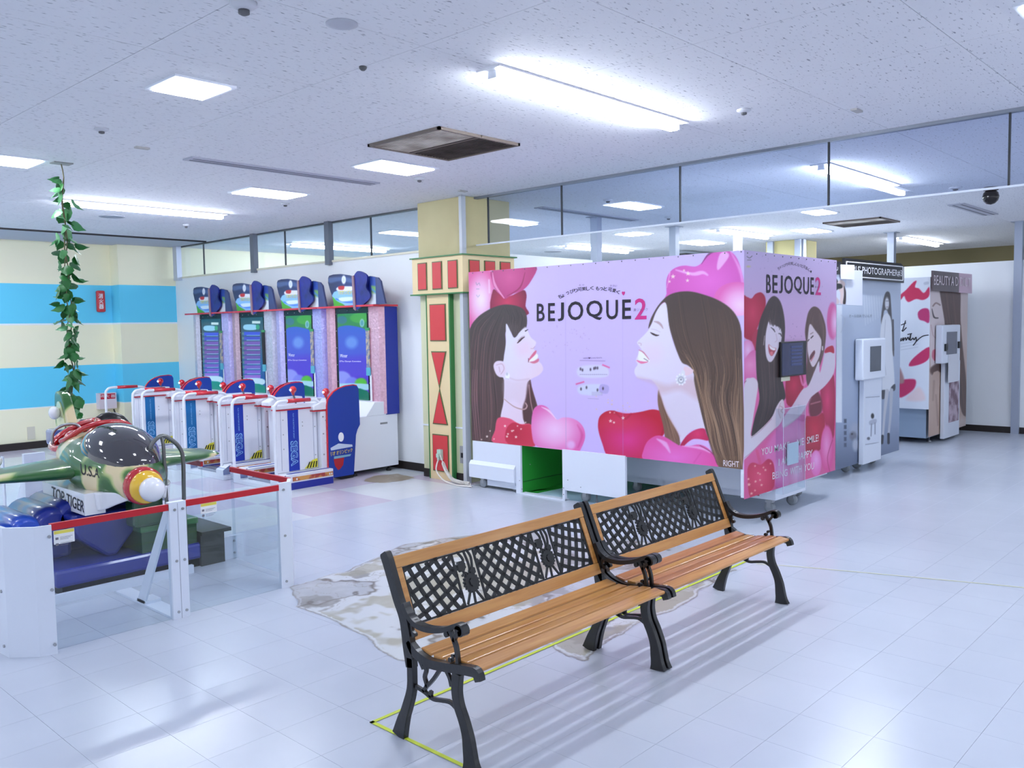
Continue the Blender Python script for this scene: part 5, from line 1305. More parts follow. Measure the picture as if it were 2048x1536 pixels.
# ================================================================ PINK PHOTO BOOTH
BX, BY = 6.10, 3.24
bo = (7.0, 4.7, 0.0)
booth = thing('photo_booth', bo, 'large pink photo sticker booth with heart balloons and portraits printed on its sides', 'photo booth', 'photo sticker booths')
BW = mat('booth_white', (226, 232, 244), 0.4); PR = print_mat('banner_print', 0.42)
def BB(): return MB(bo)
ytop = atx(937, 543, BX)[1]; yl = ytop
m = BB(); m.box(BX + 0.004, BX + 0.03, BY + 0.03, yl, 0.475, 2.16); m.build('side_board', BW, booth)
m = BB(); m.box(BX + 0.004, 7.84, BY + 0.003, BY + 0.03, 0.245, 2.155); m.build('end_board', BW, booth)
m = BB(); m.box(6.6, 7.8, BY + 0.06, 5.0, 0.2, 2.1); m.build('inner_cabinet', BW, booth)
m = BB(); m.box(BX + 0.05, 7.8, yl - 0.06, yl - 0.02, 0.2, 2.1); m.build('rear_board', BW, booth)
# ---- the long side print
sh = Sheet('x', BX, yl, BY, 0.47, 2.165, 0.0052, 0.0048, (208, 192, 240))
def bg(x, y):
    t = np.clip((y - 540) / 380, 0, 1)[:, None]; e = np.clip(np.abs(x - 1200) / 260, 0, 1)[:, None]
    a = np.array([212, 196, 240.]) * (1 - t) + np.array([214, 196, 248.]) * t
    pk = np.clip((y - 740) / 120, 0, 1)[:, None] * e
    return a * (1 - 0.6 * pk) + np.array([236, 190, 238.]) * 0.6 * pk
sh.img[:] = bg(sh.X, sh.Y)
# balloons top left
sh.poly([(935, 545), (980, 541), (987, 560), (988, 590), (982, 612), (965, 630), (950, 645), (936, 655)], rad((962, 600), (30, 60), (246, 226, 246), (226, 110, 170), 1.6))
sh.poly([(986, 580), (1000, 588), (1020, 592), (1046, 580), (1053, 590), (1051, 612), (1054, 630), (985, 630)], rad((1015, 605), 40, (214, 70, 110), (140, 36, 74)))
sh.poly([(984, 541), (1030, 537), (1073, 533), (1062, 562), (1046, 580), (1026, 588), (1010, 598), (1001, 590), (990, 578), (984, 560)], rad((1020, 555), 60, (216, 100, 160), (184, 64, 124)))
sh.line([(985, 545), (990, 570), (1008, 596)], [1, 5, 2], (240, 170, 210), .8); sh.line([(1050, 545), (1040, 575), (1014, 592)], [1, 3, 1], (156, 44, 96), .7); sh.line([(978, 560), (979, 585)], [2, 7, 2], (250, 236, 250), .8, 2)
# hair of the left woman
hair1 = [(936, 690), (941, 655), (954, 636), (971, 623), (992, 613), (1012, 609), (1034, 612), (1048, 620), (1054, 636), (1052, 656), (1040, 664), (1029, 676), (1020, 662), (1011, 665), (1012, 690), (1008, 713), (1010, 722), (992, 724), (989, 737), (998, 753), (1010, 757), (1010, 790), (1003, 832), (993, 851), (988, 884), (960, 884), (934, 884)]
sh.poly([(1060, 757), (1065, 781), (1074, 812), (1068, 827), (1064, 856), (1046, 856), (1042, 820), (1048, 790), (1054, 766)], (96, 62, 64))
sh.line([(1058, 770), (1061, 800), (1066, 825)], 2, (206, 166, 166), .7); sh.line([(1063, 775), (1074, 812)], 2, (120, 84, 84), .8)
sh.poly(hair1, grad((980, 612), (975, 880), (84, 74, 74), (104, 78, 76)))
g_ = [[(990, 616), (950, 650), (940, 700), (938, 760), (940, 820), (942, 880)], [(1000, 614), (962, 660), (955, 720), (952, 780), (952, 830), (950, 880)], [(1005, 616), (980, 670), (974, 720), (972, 780), (974, 830), (974, 880)], [(1010, 620), (994, 680), (986, 730), (992, 780), (996, 830), (986, 880)]]
sh.strands(g_, 110, [(70, 56, 56), (116, 90, 88), (96, 78, 78), (150, 110, 110), (60, 50, 50)], (1, 2.6), .5, 2)
sh.strands([[(1004, 612), (1014, 630), (1012, 660)], [(1020, 611), (1030, 636), (1026, 668)], [(1036, 613), (1044, 634), (1040, 660)], [(1046, 618), (1052, 634), (1050, 652)]], 50, [(70, 60, 62), (104, 88, 88), (86, 74, 76)], (1, 2.2), .55, 3)
for a in (0, 4, 9): sh.line([(946 + a, 740), (945 + a, 800), (952 + a, 880)], [1, 2, 1], (206, 150, 160), .45)
# her face and neck
face1 = [(1012, 648), (1019, 658), (1026, 674), (1032, 674), (1038, 666), (1045, 658), (1050, 654), (1053, 657), (1057, 665), (1062, 675), (1072, 684), (1070, 692), (1067, 697), (1072, 703), (1075, 711), (1075, 716), (1077, 721), (1079, 724), (1084, 730), (1086, 740), (1078, 750), (1061, 759), (1054, 768), (1051, 795), (1045, 815), (1046, 836), (1050, 853), (1027, 846), (1002, 838), (1007, 803), (1008, 760), (1000, 750), (1006, 725), (1010, 700), (1012, 680)]
sh.poly(face1, grad((1010, 700), (1080, 740), (228, 224, 242), (238, 218, 234)))
sh.poly([(1008, 760), (1030, 764), (1058, 760), (1052, 790), (1046, 815), (1030, 800), (1010, 800)], (226, 208, 222), 4, .5); sh.poly([(1030, 690), (1055, 680), (1062, 705), (1040, 712)], (240, 206, 224), 8, .45)
sh.line([(1054, 768), (1051, 795), (1045, 815), (1046, 836)], 2, (206, 176, 190), .6); sh.line([(1012, 752), (1032, 760), (1058, 758)], 2.5, (214, 190, 206), .55, 1.5)
sh.strands([[(1012, 640), (1018, 655), (1026, 672)], [(1026, 640), (1028, 655), (1032, 674)], [(1034, 640), (1036, 655), (1040, 664)]], 26, [(84, 72, 72), (110, 96, 96)], (1, 2), .6, 5)
sh.poly([(987, 732), (992, 723), (1003, 722), (1010, 728), (1012, 742), (1008, 752), (1000, 754), (992, 748)], (232, 216, 232)); sh.line([(993, 730), (1004, 728), (1008, 738), (1002, 748)], 1.6, (206, 172, 190), .8); sh.line([(998, 734), (1000, 744)], 1.6, (200, 166, 186), .7)
sh.ell(1015, 752, 4.5, 6.5, (244, 242, 250)); sh.ell(1014, 748, 2.2, 3, (206, 202, 216)); sh.line([(1012, 757), (1017, 758)], 1.2, (190, 186, 200), .7)
sh.line([(1035, 686), (1040, 681), (1044, 677), (1049, 674)], [1.5, 3.4, 3, 1.2], (78, 46, 52)); sh.line([(1036, 681), (1043, 674), (1049, 672)], 1, (160, 126, 136), .7); sh.line([(1051, 662), (1056, 659)], [2.4, 1], (70, 54, 60)); sh.line([(1044, 658), (1050, 655)], 1.5, (120, 100, 104), .6)
sh.line([(1062, 697), (1066, 697), (1070, 693)], 1.3, (206, 160, 176), .7)
sh.poly([(1057, 720), (1063, 710), (1071, 701), (1073, 704), (1068, 713), (1060, 722)], (222, 120, 150)); sh.poly([(1058, 722), (1066, 714), (1074, 708), (1076, 714), (1070, 720), (1062, 724)], (246, 244, 248)); sh.poly([(1059, 724), (1068, 722), (1077, 717), (1077, 723), (1068, 727)], (222, 130, 156)); sh.line([(1057, 717), (1057, 724)], 1.5, (120, 60, 80), .8)
sh.line([(1007, 797), (1026, 812), (1041, 818), (1050, 818), (1054, 812), (1051, 806)], [1.2, 2.2, 3.2, 2.4], (196, 160, 160))
sh.poly([(996, 836), (1019, 837), (1039, 848), (1063, 850), (1066, 888), (988, 886), (990, 860)], (234, 96, 128)); sh.poly([(1012, 860), (1026, 845), (1045, 850), (1064, 852), (1070, 892), (1016, 887)], rad((1030, 865), 40, (200, 44, 76), (218, 66, 96)))
# lower hearts
h1 = [(1066, 822), (1072, 813), (1083, 810), (1095, 815), (1105, 828), (1114, 839), (1125, 835), (1142, 836), (1158, 844), (1168, 858), (1170, 876), (1163, 895), (1155, 905), (1130, 901), (1095, 897), (1070, 890), (1063, 862), (1063, 840)]
sh.poly(h1, rad((1110, 860), (60, 52), (250, 206, 242), (232, 116, 186), 1.5)); sh.line([(1083, 814), (1098, 822), (1112, 838)], [1, 4, 1], (252, 226, 248), .8); sh.line([(1155, 850), (1164, 870), (1156, 895)], [1, 5, 1], (216, 80, 150), .6, 2); sh.ell(1142, 890, 8, 8, (240, 206, 246), soft=3, alpha=.7)
h2 = [(1196, 850), (1199, 834), (1210, 824), (1224, 821), (1240, 825), (1254, 827), (1280, 824), (1304, 819), (1322, 823), (1332, 836), (1334, 850), (1328, 868), (1314, 884), (1302, 895), (1292, 918), (1270, 917), (1235, 913), (1214, 910), (1205, 888), (1198, 866)]
sh.poly(h2, rad((1255, 880), (80, 60), (226, 66, 150), (200, 36, 68), 1.2)); sh.ell(1240, 845, 30, 14, (222, 70, 104), soft=10, alpha=.6); sh.line([(1228, 823), (1248, 838), (1262, 828)], 3, (170, 24, 60), .5, 2); sh.line([(1322, 828), (1330, 846), (1322, 872)], [1, 4, 1], (150, 20, 50), .5, 2)
# heart and second balloon, top right
sh.poly([(1333, 588), (1333, 560), (1340, 544), (1352, 535), (1369, 531), (1390, 533), (1403, 526), (1412, 512), (1424, 504), (1440, 500), (1459, 502), (1473, 515), (1482, 538), (1488, 570), (1488, 620), (1333, 620)], rad((1420, 560), (90, 70), (232, 124, 212), (214, 104, 190)))
sh.line([(1352, 540), (1385, 548), (1405, 545), (1415, 550)], [2, 8, 3], (246, 200, 242), .8, 1.5); sh.poly([(1434, 530), (1440, 508), (1452, 504), (1458, 512), (1446, 530), (1436, 540)], (248, 206, 244), 1.5, .8); sh.line([(1403, 528), (1418, 508), (1438, 500)], [1, 4, 2], (120, 60, 110), .6); sh.line([(1462, 505), (1480, 540), (1486, 575)], [1, 6, 2], (244, 186, 236), .7, 2); sh.line([(1340, 545), (1334, 575)], [2, 5, 1], (246, 190, 232), .7)
sh.ell(1474, 598, 46, 34, rad((1480, 610), 46, (248, 214, 244), (228, 120, 190), 1.4)); 
# right woman: hair behind the neck, face, hair
sh.poly([(1317, 780), (1326, 800), (1350, 850), (1360, 880), (1356, 895), (1335, 895), (1326, 850), (1316, 810)], (140, 108, 92)); sh.strands([[(1318, 790), (1328, 840), (1338, 890)], [(1326, 800), (1345, 850), (1357, 888)]], 26, [(110, 80, 66), (176, 140, 120)], (1, 2), .6, 8)
face2 = [(1333, 606), (1321, 611), (1311, 628), (1300, 655), (1290, 668), (1281, 677), (1274, 685), (1279, 693), (1283, 699), (1281, 702), (1275, 712), (1272, 721), (1275, 729), (1270, 737), (1269, 746), (1275, 755), (1290, 758), (1304, 761), (1317, 778), (1330, 818), (1344, 845), (1359, 870), (1362, 884), (1384, 860), (1412, 858), (1408, 820), (1398, 790), (1392, 750), (1386, 735), (1366, 727), (1352, 700), (1342, 670), (1338, 640)]
sh.poly(face2, grad((1280, 700), (1380, 760), (232, 226, 246), (226, 216, 234)))
sh.poly([(1275, 755), (1304, 761), (1340, 770), (1385, 755), (1400, 790), (1395, 800), (1360, 780), (1322, 788), (1310, 770)], (214, 186, 196), 6, .6); sh.line([(1318, 779), (1331, 818), (1345, 845), (1360, 872)], 2.5, (214, 184, 198), .6, 1.5)
sh.poly([(1288, 690), (1320, 690), (1322, 720), (1295, 725)], (238, 212, 232), 10, .4)
sh.line([(1301, 665), (1306, 668), (1312, 670.5), (1317.5, 670.5)], [1.2, 3.6, 3.6, 1.4], (66, 44, 44)); sh.line([(1308, 643), (1316, 645), (1322, 650), (1326, 657)], [1.5, 5, 4.5, 1.5], (190, 164, 172), .9); sh.line([(1303, 658), (1312, 660), (1320, 664)], 1, (190, 164, 176), .6)
sh.line([(1277, 686), (1282, 687), (1282, 691)], 1.4, (196, 160, 176), .7); sh.poly([(1278, 701), (1285, 704), (1293, 712), (1299, 720), (1297, 724), (1288, 723), (1277, 719)], (246, 246, 250)); sh.line([(1278, 700), (1287, 705), (1298, 719)], [1.5, 2.4, 1.2], (206, 130, 156)); sh.line([(1274, 721), (1283, 725), (1295, 724)], [2, 5, 1.5], (232, 130, 170)); sh.line([(1288, 717), (1296, 722)], 1.5, (120, 90, 110), .8)
hair2 = [(1297, 657), (1299, 645), (1305, 630), (1318, 609), (1335, 592), (1356, 584), (1382, 583), (1410, 590), (1436, 600), (1459, 615), (1474, 634), (1482, 658), (1484, 700), (1485, 940), (1433, 934), (1424, 900), (1412, 862), (1400, 815), (1393, 786), (1388, 760), (1388, 743), (1376, 731), (1364, 725), (1355, 706), (1346, 680), (1338, 650), (1333, 610), (1325, 606), (1312, 624), (1304, 645)]
sh.poly(hair2, grad((1400, 590), (1430, 930), (88, 74, 70), (132, 104, 84)))
G2 = [[(1338, 596), (1344, 650), (1356, 700), (1378, 725), (1395, 760), (1400, 810), (1412, 860), (1430, 930)], [(1356, 588), (1364, 650), (1378, 700), (1398, 740), (1404, 790), (1418, 840), (1424, 890), (1445, 935)], [(1382, 586), (1392, 650), (1402, 700), (1416, 750), (1412, 800), (1430, 850), (1438, 900), (1456, 935)],
      [(1420, 595), (1432, 650), (1436, 700), (1446, 750), (1438, 800), (1452, 850), (1462, 900), (1466, 935)], [(1450, 610), (1462, 650), (1466, 700), (1470, 750), (1460, 800), (1474, 860), (1480, 900), (1480, 936)], [(1474, 640), (1480, 700), (1482, 780), (1484, 860), (1484, 935), (1484, 936), (1484, 937), (1484, 938)]]
sh.strands(G2, 170, [(70, 58, 54), (100, 82, 74), (124, 98, 82), (84, 68, 62)], (1.2, 3), .55, 11)
low = [[p for p in g if p[1] > 680] for g in G2]; k_ = min(len(g) for g in low); low = [g[:k_] for g in low]
sh.strands(low, 110, [(180, 148, 122), (160, 128, 104), (196, 166, 140), (80, 60, 50)], (1, 2.8), .6, 12)
sh.poly([(1368, 735), (1372, 733), (1384, 738), (1387, 742), (1382, 748), (1372, 751), (1367, 745)], (236, 210, 222)); sh.ell(1362, 759, 9.5, 10.5, (222, 222, 232)); sh.ell(1362, 760, 6, 7, (176, 178, 192)); sh.ell(1362, 760, 4, 4.6, (238, 238, 244)); sh.ell(1366, 746, 4, 6, (226, 226, 234)); sh.ell(1362, 759, 2, 2, (150, 150, 166))
for k in range(10): sh.ell(1362 + 9.5 * math.cos(k * .63), 759 + 10.5 * math.sin(k * .63), 1.6, 1.6, (244, 244, 250))
sh.poly([(1360, 892), (1368, 878), (1377, 868), (1392, 859), (1408, 857), (1413, 868), (1417, 881), (1398, 878), (1384, 879), (1370, 890), (1364, 902)], rad((1395, 868), 30, (226, 70, 124), (190, 40, 90)))
h3 = [(1286, 918), (1287, 900), (1294, 884), (1306, 874), (1318, 871), (1332, 875), (1350, 886), (1360, 891), (1378, 892), (1398, 889), (1415, 896), (1428, 910), (1433, 926), (1433, 936), (1380, 931), (1320, 925)]
sh.poly(h3, rad((1350, 915), (80, 40), (240, 130, 212), (232, 100, 176))); sh.line([(1314, 878), (1330, 888), (1340, 905)], [2, 9, 2], (248, 200, 244), .75, 1.5); sh.line([(1365, 892), (1400, 896), (1420, 905)], [1, 5, 2], (248, 196, 240), .8, 1.5); sh.line([(1388, 925), (1402, 905)], [1, 8, 1], (216, 80, 160), .6, 2); sh.line([(1400, 891), (1424, 906), (1433, 925)], 1.2, (120, 70, 90), .8)
rs_ = random.Random(3)
for x, y, r in ((974, 873, 3), (980, 862, 2), (1010, 852, 3), (1024, 862, 3), (1016, 868, 2.6), (1014, 873, 3), (1032, 874, 3.4), (1027, 861, 2), (1035, 852, 2), (1051, 845, 2.4), (963, 879, 2), (988, 878, 2), (1042, 858, 2.4), (1221, 842, 4), (1228, 845, 3), (1246, 836, 4), (1220, 825, 2.5), (1346, 553, 5), (1376, 547, 5), (1375, 561, 4), (1368, 541, 3), (1339, 563, 3)): sh.star(x, y, r)
for _ in range(34):
    x, y = rs_.uniform(1085, 1180), rs_.uniform(650, 705); sh.star(x, y, rs_.uniform(1.2, 2), (186, 160, 196), .5)
for _ in range(16): sh.star(rs_.uniform(1190, 1300), rs_.uniform(790, 840), rs_.uniform(1.5, 2.6), (226, 200, 190), .7)
# small contents block
sh.line([(1160, 721), (1210, 722)], 1, (150, 120, 170), .8, smooth=False); sh.line([(1176, 797), (1197, 798)], 1, (170, 150, 190), .7, smooth=False)
sh.poly([(1158, 734), (1200, 730), (1216, 738), (1212, 754), (1160, 754)], (222, 222, 244), 2, .8); sh.poly([(1158, 772), (1190, 768), (1208, 772), (1200, 790), (1160, 788)], (216, 222, 242), 2, .8); sh.poly([(1201, 769), (1217, 772), (1215, 787), (1199, 784)], (190, 176, 226), 1)
for x, y in ((1161, 738), (1165, 740), (1181, 739), (1188, 737), (1191, 736), (1195, 736), (1162, 778), (1173, 775), (1195, 780), (1206, 777)): sh.ell(x, y, 1.6, 2.8, (66, 50, 70), alpha=.85)
for k in range(14): sh.line([(1160 + 4 * k, 749), (1162 + 4 * k, 749)], 1.3, (150, 136, 176), .7, smooth=False); sh.line([(1184 + 1.6 * k, 784), (1184 + 1.6 * k, 791)], .8, (180, 170, 204), .7, smooth=False)
for q in ([(1205, 728), (1220, 734), (1219, 737), (1204, 731)], [(1151, 767), (1168, 762), (1169, 765), (1152, 770)]): sh.poly(q, (226, 120, 176), 1, 1, False)
sh.line([(1131, 600), (1132, 910)], 1, (186, 166, 206), .6, smooth=False); sh.line([(1245, 640), (1246, 915)], 1, (190, 170, 212), .5, smooth=False)
sh.line([(952, 565), (954, 570), (958, 566), (960, 571)], 1, (150, 150, 166), .8); sh.line([(953, 578), (958, 578)], 1, (150, 150, 166), .8); sh.line([(953, 590), (956, 594), (959, 590)], 1, (160, 160, 176), .7)
ban = sh.build('side_print', PR, booth, bo, label='pink print with two women in profile and heart balloons')
del sh
INKB = mat('booth_black_ink', (26, 14, 34), 0.4); INKP = mat('booth_pink_ink', (206, 40, 132), 0.4); INKW = mat('booth_white_ink', (246, 236, 242), 0.4)
def L8(x0, x1, y0, y1): return box_px(1060 + x0 * .1758, 550 + y0 * .1758, 1060 + x1 * .1758, 550 + y1 * .1758, -0.03)
letters([('B', L8(76, 166, 327, 528)), ('E', L8(205, 284, 320, 527)), ('J', L8(315, 386, 314, 526)), ('O', L8(428, 606, 302, 518)), ('Q', L8(640, 824, 292, 517)), ('U', L8(866, 1000, 286, 508)), ('E', L8(1048, 1150, 280, 503))], 'x', BX, INKB, 'title_lettering', ban, bo, 0.003, 0.014)
letters([('2', L8(1192, 1326, 268, 507))], 'x', BX, INKP, 'title_lettering', ban, bo, 0.003, 0.014)
letters([('♥', box_px(1243.5, 583, 1250, 591))], 'x', BX, INKP, 'heart_mark', ban, bo, 0.003)
arc = list('ちょっぴり可笑しくもっと可愛く'); AP = [(341, 246), (375, 236), (428, 206), (475, 186), (522, 176), (567, 163), (612, 157), (660, 154), (705, 148), (768, 153), (812, 158), (857, 156), (910, 165), (958, 176), (1002, 194)]
it = []
for ch, (cx, cy) in zip(arc, AP):
    s_ = 17 if ch in 'ょっ' else 22; a = (cx - 700) / 420 * 0.38; X, Y = 1060 + cx * .1758, 550 + cy * .1758; h_ = s_ * .1758
    c_, q_ = math.cos(a), math.sin(a); it.append((ch, tuple((X + u * c_ - v * q_, Y + u * q_ + v * c_ - 0.03 * u) for u, v in ((-h_, -h_), (h_, -h_), (h_, h_), (-h_, h_)))))
letters(it, 'x', BX, INKB, 'arched_lettering', ban, bo, 0.003, 0.012)
letters([('お か', L8(558, 620, 104, 124)), ('か わい', L8(910, 990, 110, 135)), ('美ジョーク', L8(1178, 1340, 380, 414)), ('NEW♥CONTENTS', L8(605, 818, 938, 957))], 'x', BX, mat('booth_grey_ink', (110, 84, 130), 0.4), 'small_lettering', ban, bo, 0.0045)
letters([('RIGHT', box_px(1446.5, 920, 1478, 932, 0.09))], 'x', BX, INKW, 'white_lettering', ban, bo, 0.003, 0.006)
# ---- the end print
sh = Sheet('y', BY, BX, 7.84, 0.235, 2.165, 0.0075, 0.0048, (206, 188, 226))
sh.img[:] = grad((1580, 500), (1580, 760), (208, 192, 228), (222, 176, 214))(sh.X, sh.Y)
sh.poly([(1470, 770), (1560, 740), (1700, 730), (1700, 1010), (1470, 1010)], grad((1500, 780), (1600, 980), (232, 120, 178), (222, 104, 158)), 8)
sh.poly([(1486, 596), (1494, 594), (1503, 597), (1511, 588), (1522, 585), (1530, 594), (1531, 612), (1524, 634), (1514, 658), (1508, 682), (1498, 680), (1486, 666)], rad((1505, 625), (26, 50), (222, 70, 112), (184, 36, 74)))
sh.poly([(1505, 670), (1520, 660), (1516, 710), (1506, 706)], (190, 56, 90)); sh.ell(1496, 706, 14, 26, rad((1496, 700), (14, 26), (250, 206, 240), (232, 140, 196)))
sh.ell(1665, 642, 11, 37, rad((1670, 645), (10, 36), (246, 206, 238), (222, 110, 170), 1.4))
sh.poly([(1484, 735), (1494, 712), (1508, 700), (1518, 715), (1518, 765), (1512, 768), (1502, 757), (1494, 758), (1484, 772)], rad((1500, 730), 40, (244, 160, 206), (226, 110, 176)))
sh.poly([(1574, 752), (1604, 747), (1604, 800), (1590, 812), (1573, 806)], rad((1588, 770), (20, 40), (214, 56, 100), (170, 26, 66))); sh.line([(1600, 748), (1606, 770), (1616, 760)], 4, (240, 150, 196), .8)
sh.poly([(1644, 756), (1668, 752), (1668, 870), (1655, 862), (1642, 800)], rad((1655, 800), (16, 60), (226, 76, 130), (176, 30, 80))); sh.poly([(1620, 788), (1634, 782), (1643, 800), (1642, 826), (1620, 832)], (126, 54, 70), 2); sh.line([(1622, 808), (1640, 803)], 3, (206, 140, 150), .7)
sh.poly([(1611, 838), (1622, 833), (1636, 832), (1646, 826), (1650, 850), (1646, 890), (1630, 905), (1611, 900)], rad((1630, 860), (26, 50), (214, 50, 90), (174, 30, 66)))
sh.ell(1654, 898, 13, 47, rad((1653, 890), (13, 48), (246, 160, 212), (226, 90, 160), 1.4)); sh.line([(1660, 945), (1655, 915), (1665, 880)], 2, (190, 50, 110), .6); sh.ell(1632, 926, 11, 26, rad((1632, 920), (11, 26), (248, 186, 234), (236, 130, 200)))
sh.poly([(1586, 830), (1600, 832), (1606, 900), (1596, 950), (1570, 950), (1540, 930), (1530, 900), (1560, 850)], (234, 140, 200), 4, .8)
sh.ell(1563, 945, 20, 32, rad((1560, 940), (20, 32), (248, 196, 234), (232, 120, 186))); sh.ell(1592, 948, 15, 28, rad((1592, 945), (15, 28), (244, 190, 226), (226, 120, 176)))
sh.poly([(1495, 950), (1497, 932), (1506, 925), (1522, 929), (1536, 918), (1546, 925), (1549, 946), (1546, 977), (1520, 988), (1500, 994)], rad((1520, 955), (30, 40), (232, 90, 130), (208, 54, 96))); sh.line([(1514, 902), (1520, 926)], 6, (226, 96, 146)); 
for x, y, r in ((1510, 932, 2.5), (1527, 935, 2.5), (1531, 940, 3), (1541, 927, 2.5), (1516, 946, 2.4), (1520, 948, 2.4), (1497, 958, 3), (1498, 969, 4), (1523, 970, 3), (1503, 987, 3.4), (1486, 981, 2.4), (1510, 981, 2.4), (1511, 963, 3), (1520, 960, 2.5)): sh.star(x, y, r, (250, 210, 196))
# left girl
hA = [(1549, 592), (1560, 602), (1567, 625), (1570, 656), (1568, 690), (1564, 720), (1563, 750), (1571, 790), (1566, 803), (1554, 817), (1544, 834), (1519, 862), (1503, 873), (1509, 837), (1519, 798), (1514, 760), (1512, 720), (1512, 690), (1515, 665), (1520, 640), (1531, 613), (1539, 598)]
sh.poly(hA, grad((1540, 600), (1540, 860), (84, 68, 68), (66, 54, 54)))
sh.strands([[(1540, 600), (1524, 650), (1518, 700), (1520, 760), (1524, 810), (1510, 865)], [(1548, 596), (1534, 650), (1528, 700), (1534, 760), (1534, 810), (1524, 855)], [(1556, 600), (1566, 650), (1562, 700), (1556, 760), (1560, 800), (1540, 838)]], 80, [(56, 46, 48), (104, 86, 84), (88, 70, 70), (130, 104, 100)], (1, 2.4), .5, 21)
fA = [(1541, 640), (1550, 650), (1562, 658), (1563, 680), (1557, 697), (1549, 715), (1542, 724), (1535, 720), (1531, 703), (1531, 672), (1536, 646)]
sh.poly(fA, (232, 220, 232)); sh.strands([[(1540, 626), (1538, 640), (1540, 650)], [(1552, 626), (1552, 642), (1552, 655)], [(1562, 630), (1565, 645), (1564, 664)]], 40, [(84, 68, 68), (104, 84, 82), (70, 58, 60)], (1.5, 2.6), .9, 22)
sh.line([(1542, 655), (1547, 659), (1550, 664)], [1, 2.4, 1], (60, 44, 50)); sh.line([(1557, 667), (1561, 668), (1563, 673)], [1, 2.2, 1], (60, 44, 50)); sh.line([(1552, 668), (1554, 680), (1550, 684)], 1.2, (206, 180, 194), .8)
sh.poly([(1537, 689), (1545, 695), (1552, 697), (1548, 707), (1543, 712), (1538, 705)], (190, 90, 104)); sh.poly([(1538, 690), (1545, 695), (1551, 697), (1549, 701), (1541, 698)], (246, 240, 244)); sh.poly([(1540, 705), (1545, 703), (1546, 709), (1542, 711)], (232, 140, 150)); sh.line([(1529, 672), (1527, 690)], 1.5, (220, 206, 206), .7)
# right girl
hB = [(1628, 613), (1640, 620), (1649, 643), (1652, 664), (1650, 690), (1646, 712), (1638, 735), (1628, 745), (1624, 762), (1616, 772), (1612, 752), (1614, 715), (1613, 690), (1610, 664), (1613, 640), (1618, 622)]
sh.poly(hB, (108, 82, 78)); sh.strands([[(1626, 614), (1616, 650), (1613, 700), (1616, 765)], [(1632, 616), (1636, 650), (1646, 690), (1634, 735)], [(1640, 622), (1650, 655), (1648, 700), (1640, 730)]], 50, [(84, 64, 62), (134, 106, 98), (116, 90, 84)], (1, 2.2), .5, 24)
sh.poly([(1620, 648), (1630, 660), (1640, 674), (1643, 686), (1639, 712), (1628, 733), (1621, 727), (1615, 700), (1616, 670)], (228, 212, 220)); sh.line([(1622, 676), (1626, 672)], 2, (70, 50, 56)); sh.line([(1616, 682), (1618, 679)], 1.6, (80, 60, 64)); sh.line([(1621, 668), (1626, 665)], 1.6, (150, 120, 120), .8)
sh.poly([(1628, 701), (1630, 706), (1625, 716), (1620, 720), (1620, 712)], (120, 66, 74)); sh.line([(1622, 722), (1628, 712)], 2, (214, 140, 150)); sh.line([(1645, 693), (1645, 700)], 2, (236, 230, 236))
# arms
sh.poly([(1640, 745), (1650, 706), (1662, 690), (1670, 708), (1668, 745), (1650, 772), (1630, 788), (1620, 798), (1603, 828), (1580, 848), (1566, 855), (1566, 837), (1584, 812), (1604, 780), (1616, 772), (1628, 745), (1638, 722)], grad((1600, 800), (1660, 720), (226, 208, 222), (222, 212, 224)))
sh.poly([(1650, 700), (1656, 694), (1666, 692), (1668, 706), (1660, 704), (1650, 706)], (196, 40, 74)); sh.line([(1566, 856), (1602, 830), (1622, 797)], 2, (196, 160, 180), .6, 1.5)
sh.poly([(1492, 758), (1500, 756), (1509, 756), (1516, 768), (1512, 800), (1505, 845), (1502, 872), (1519, 860), (1542, 837), (1552, 815), (1560, 802), (1566, 799), (1569, 812), (1569, 828), (1560, 848), (1545, 862), (1519, 888), (1490, 918), (1480, 923), (1481, 850), (1484, 800), (1488, 775)], grad((1480, 850), (1560, 830), (226, 220, 232), (232, 214, 222)))
sh.line([(1503, 875), (1520, 862), (1543, 838)], 1.5, (180, 140, 150), .6); sh.line([(1484, 770), (1492, 762)], 2, (160, 90, 120), .6); sh.line([(1560, 812), (1566, 816), (1562, 822), (1567, 826)], 1.2, (190, 140, 150), .8); sh.line([(1561, 806), (1557, 822), (1561, 836)], 1, (196, 150, 160), .7); sh.line([(1480, 923), (1510, 898), (1550, 858)], 1.6, (196, 150, 176), .6)
for _ in range(22): sh.star(rs_.uniform(1500, 1660), rs_.uniform(512, 600), rs_.uniform(.8, 1.8), (170, 150, 190), .5)
for _ in range(8): sh.star(rs_.uniform(1575, 1605), rs_.uniform(640, 680), 1.2, (150, 120, 170), .6)
sh.line([(1494, 513), (1499, 516), (1504, 512)], 1.3, (110, 110, 120)); sh.line([(1495, 520), (1502, 520)], 1.3, (120, 120, 130)); sh.ell(1497, 533, 4, 2, (206, 206, 140), alpha=.7)
enb = sh.build('end_print', PR, booth, bo, label='pink print with two laughing women hugging')
del sh
def L6(x0, x1, y0, y1, s_=0.05): return box_px(1480 + x0 * .15625, 500 + y0 * .15625, 1480 + x1 * .15625, 500 + y1 * .15625, s_)
letters([('B', L6(338, 396, 312, 550)), ('E', L6(418, 482, 318, 552)), ('J', L6(502, 548, 325, 555)), ('O', L6(568, 678, 325, 560)), ('Q', L6(694, 794, 333, 562)), ('U', L6(812, 886, 345, 568)), ('E', L6(904, 946, 350, 570))], 'y', BY, INKB, 'title_lettering', enb, bo, 0.003, 0.014)
letters([('2', L6(966, 1036, 346, 576))], 'y', BY, INKP, 'title_lettering', enb, bo, 0.003, 0.01)
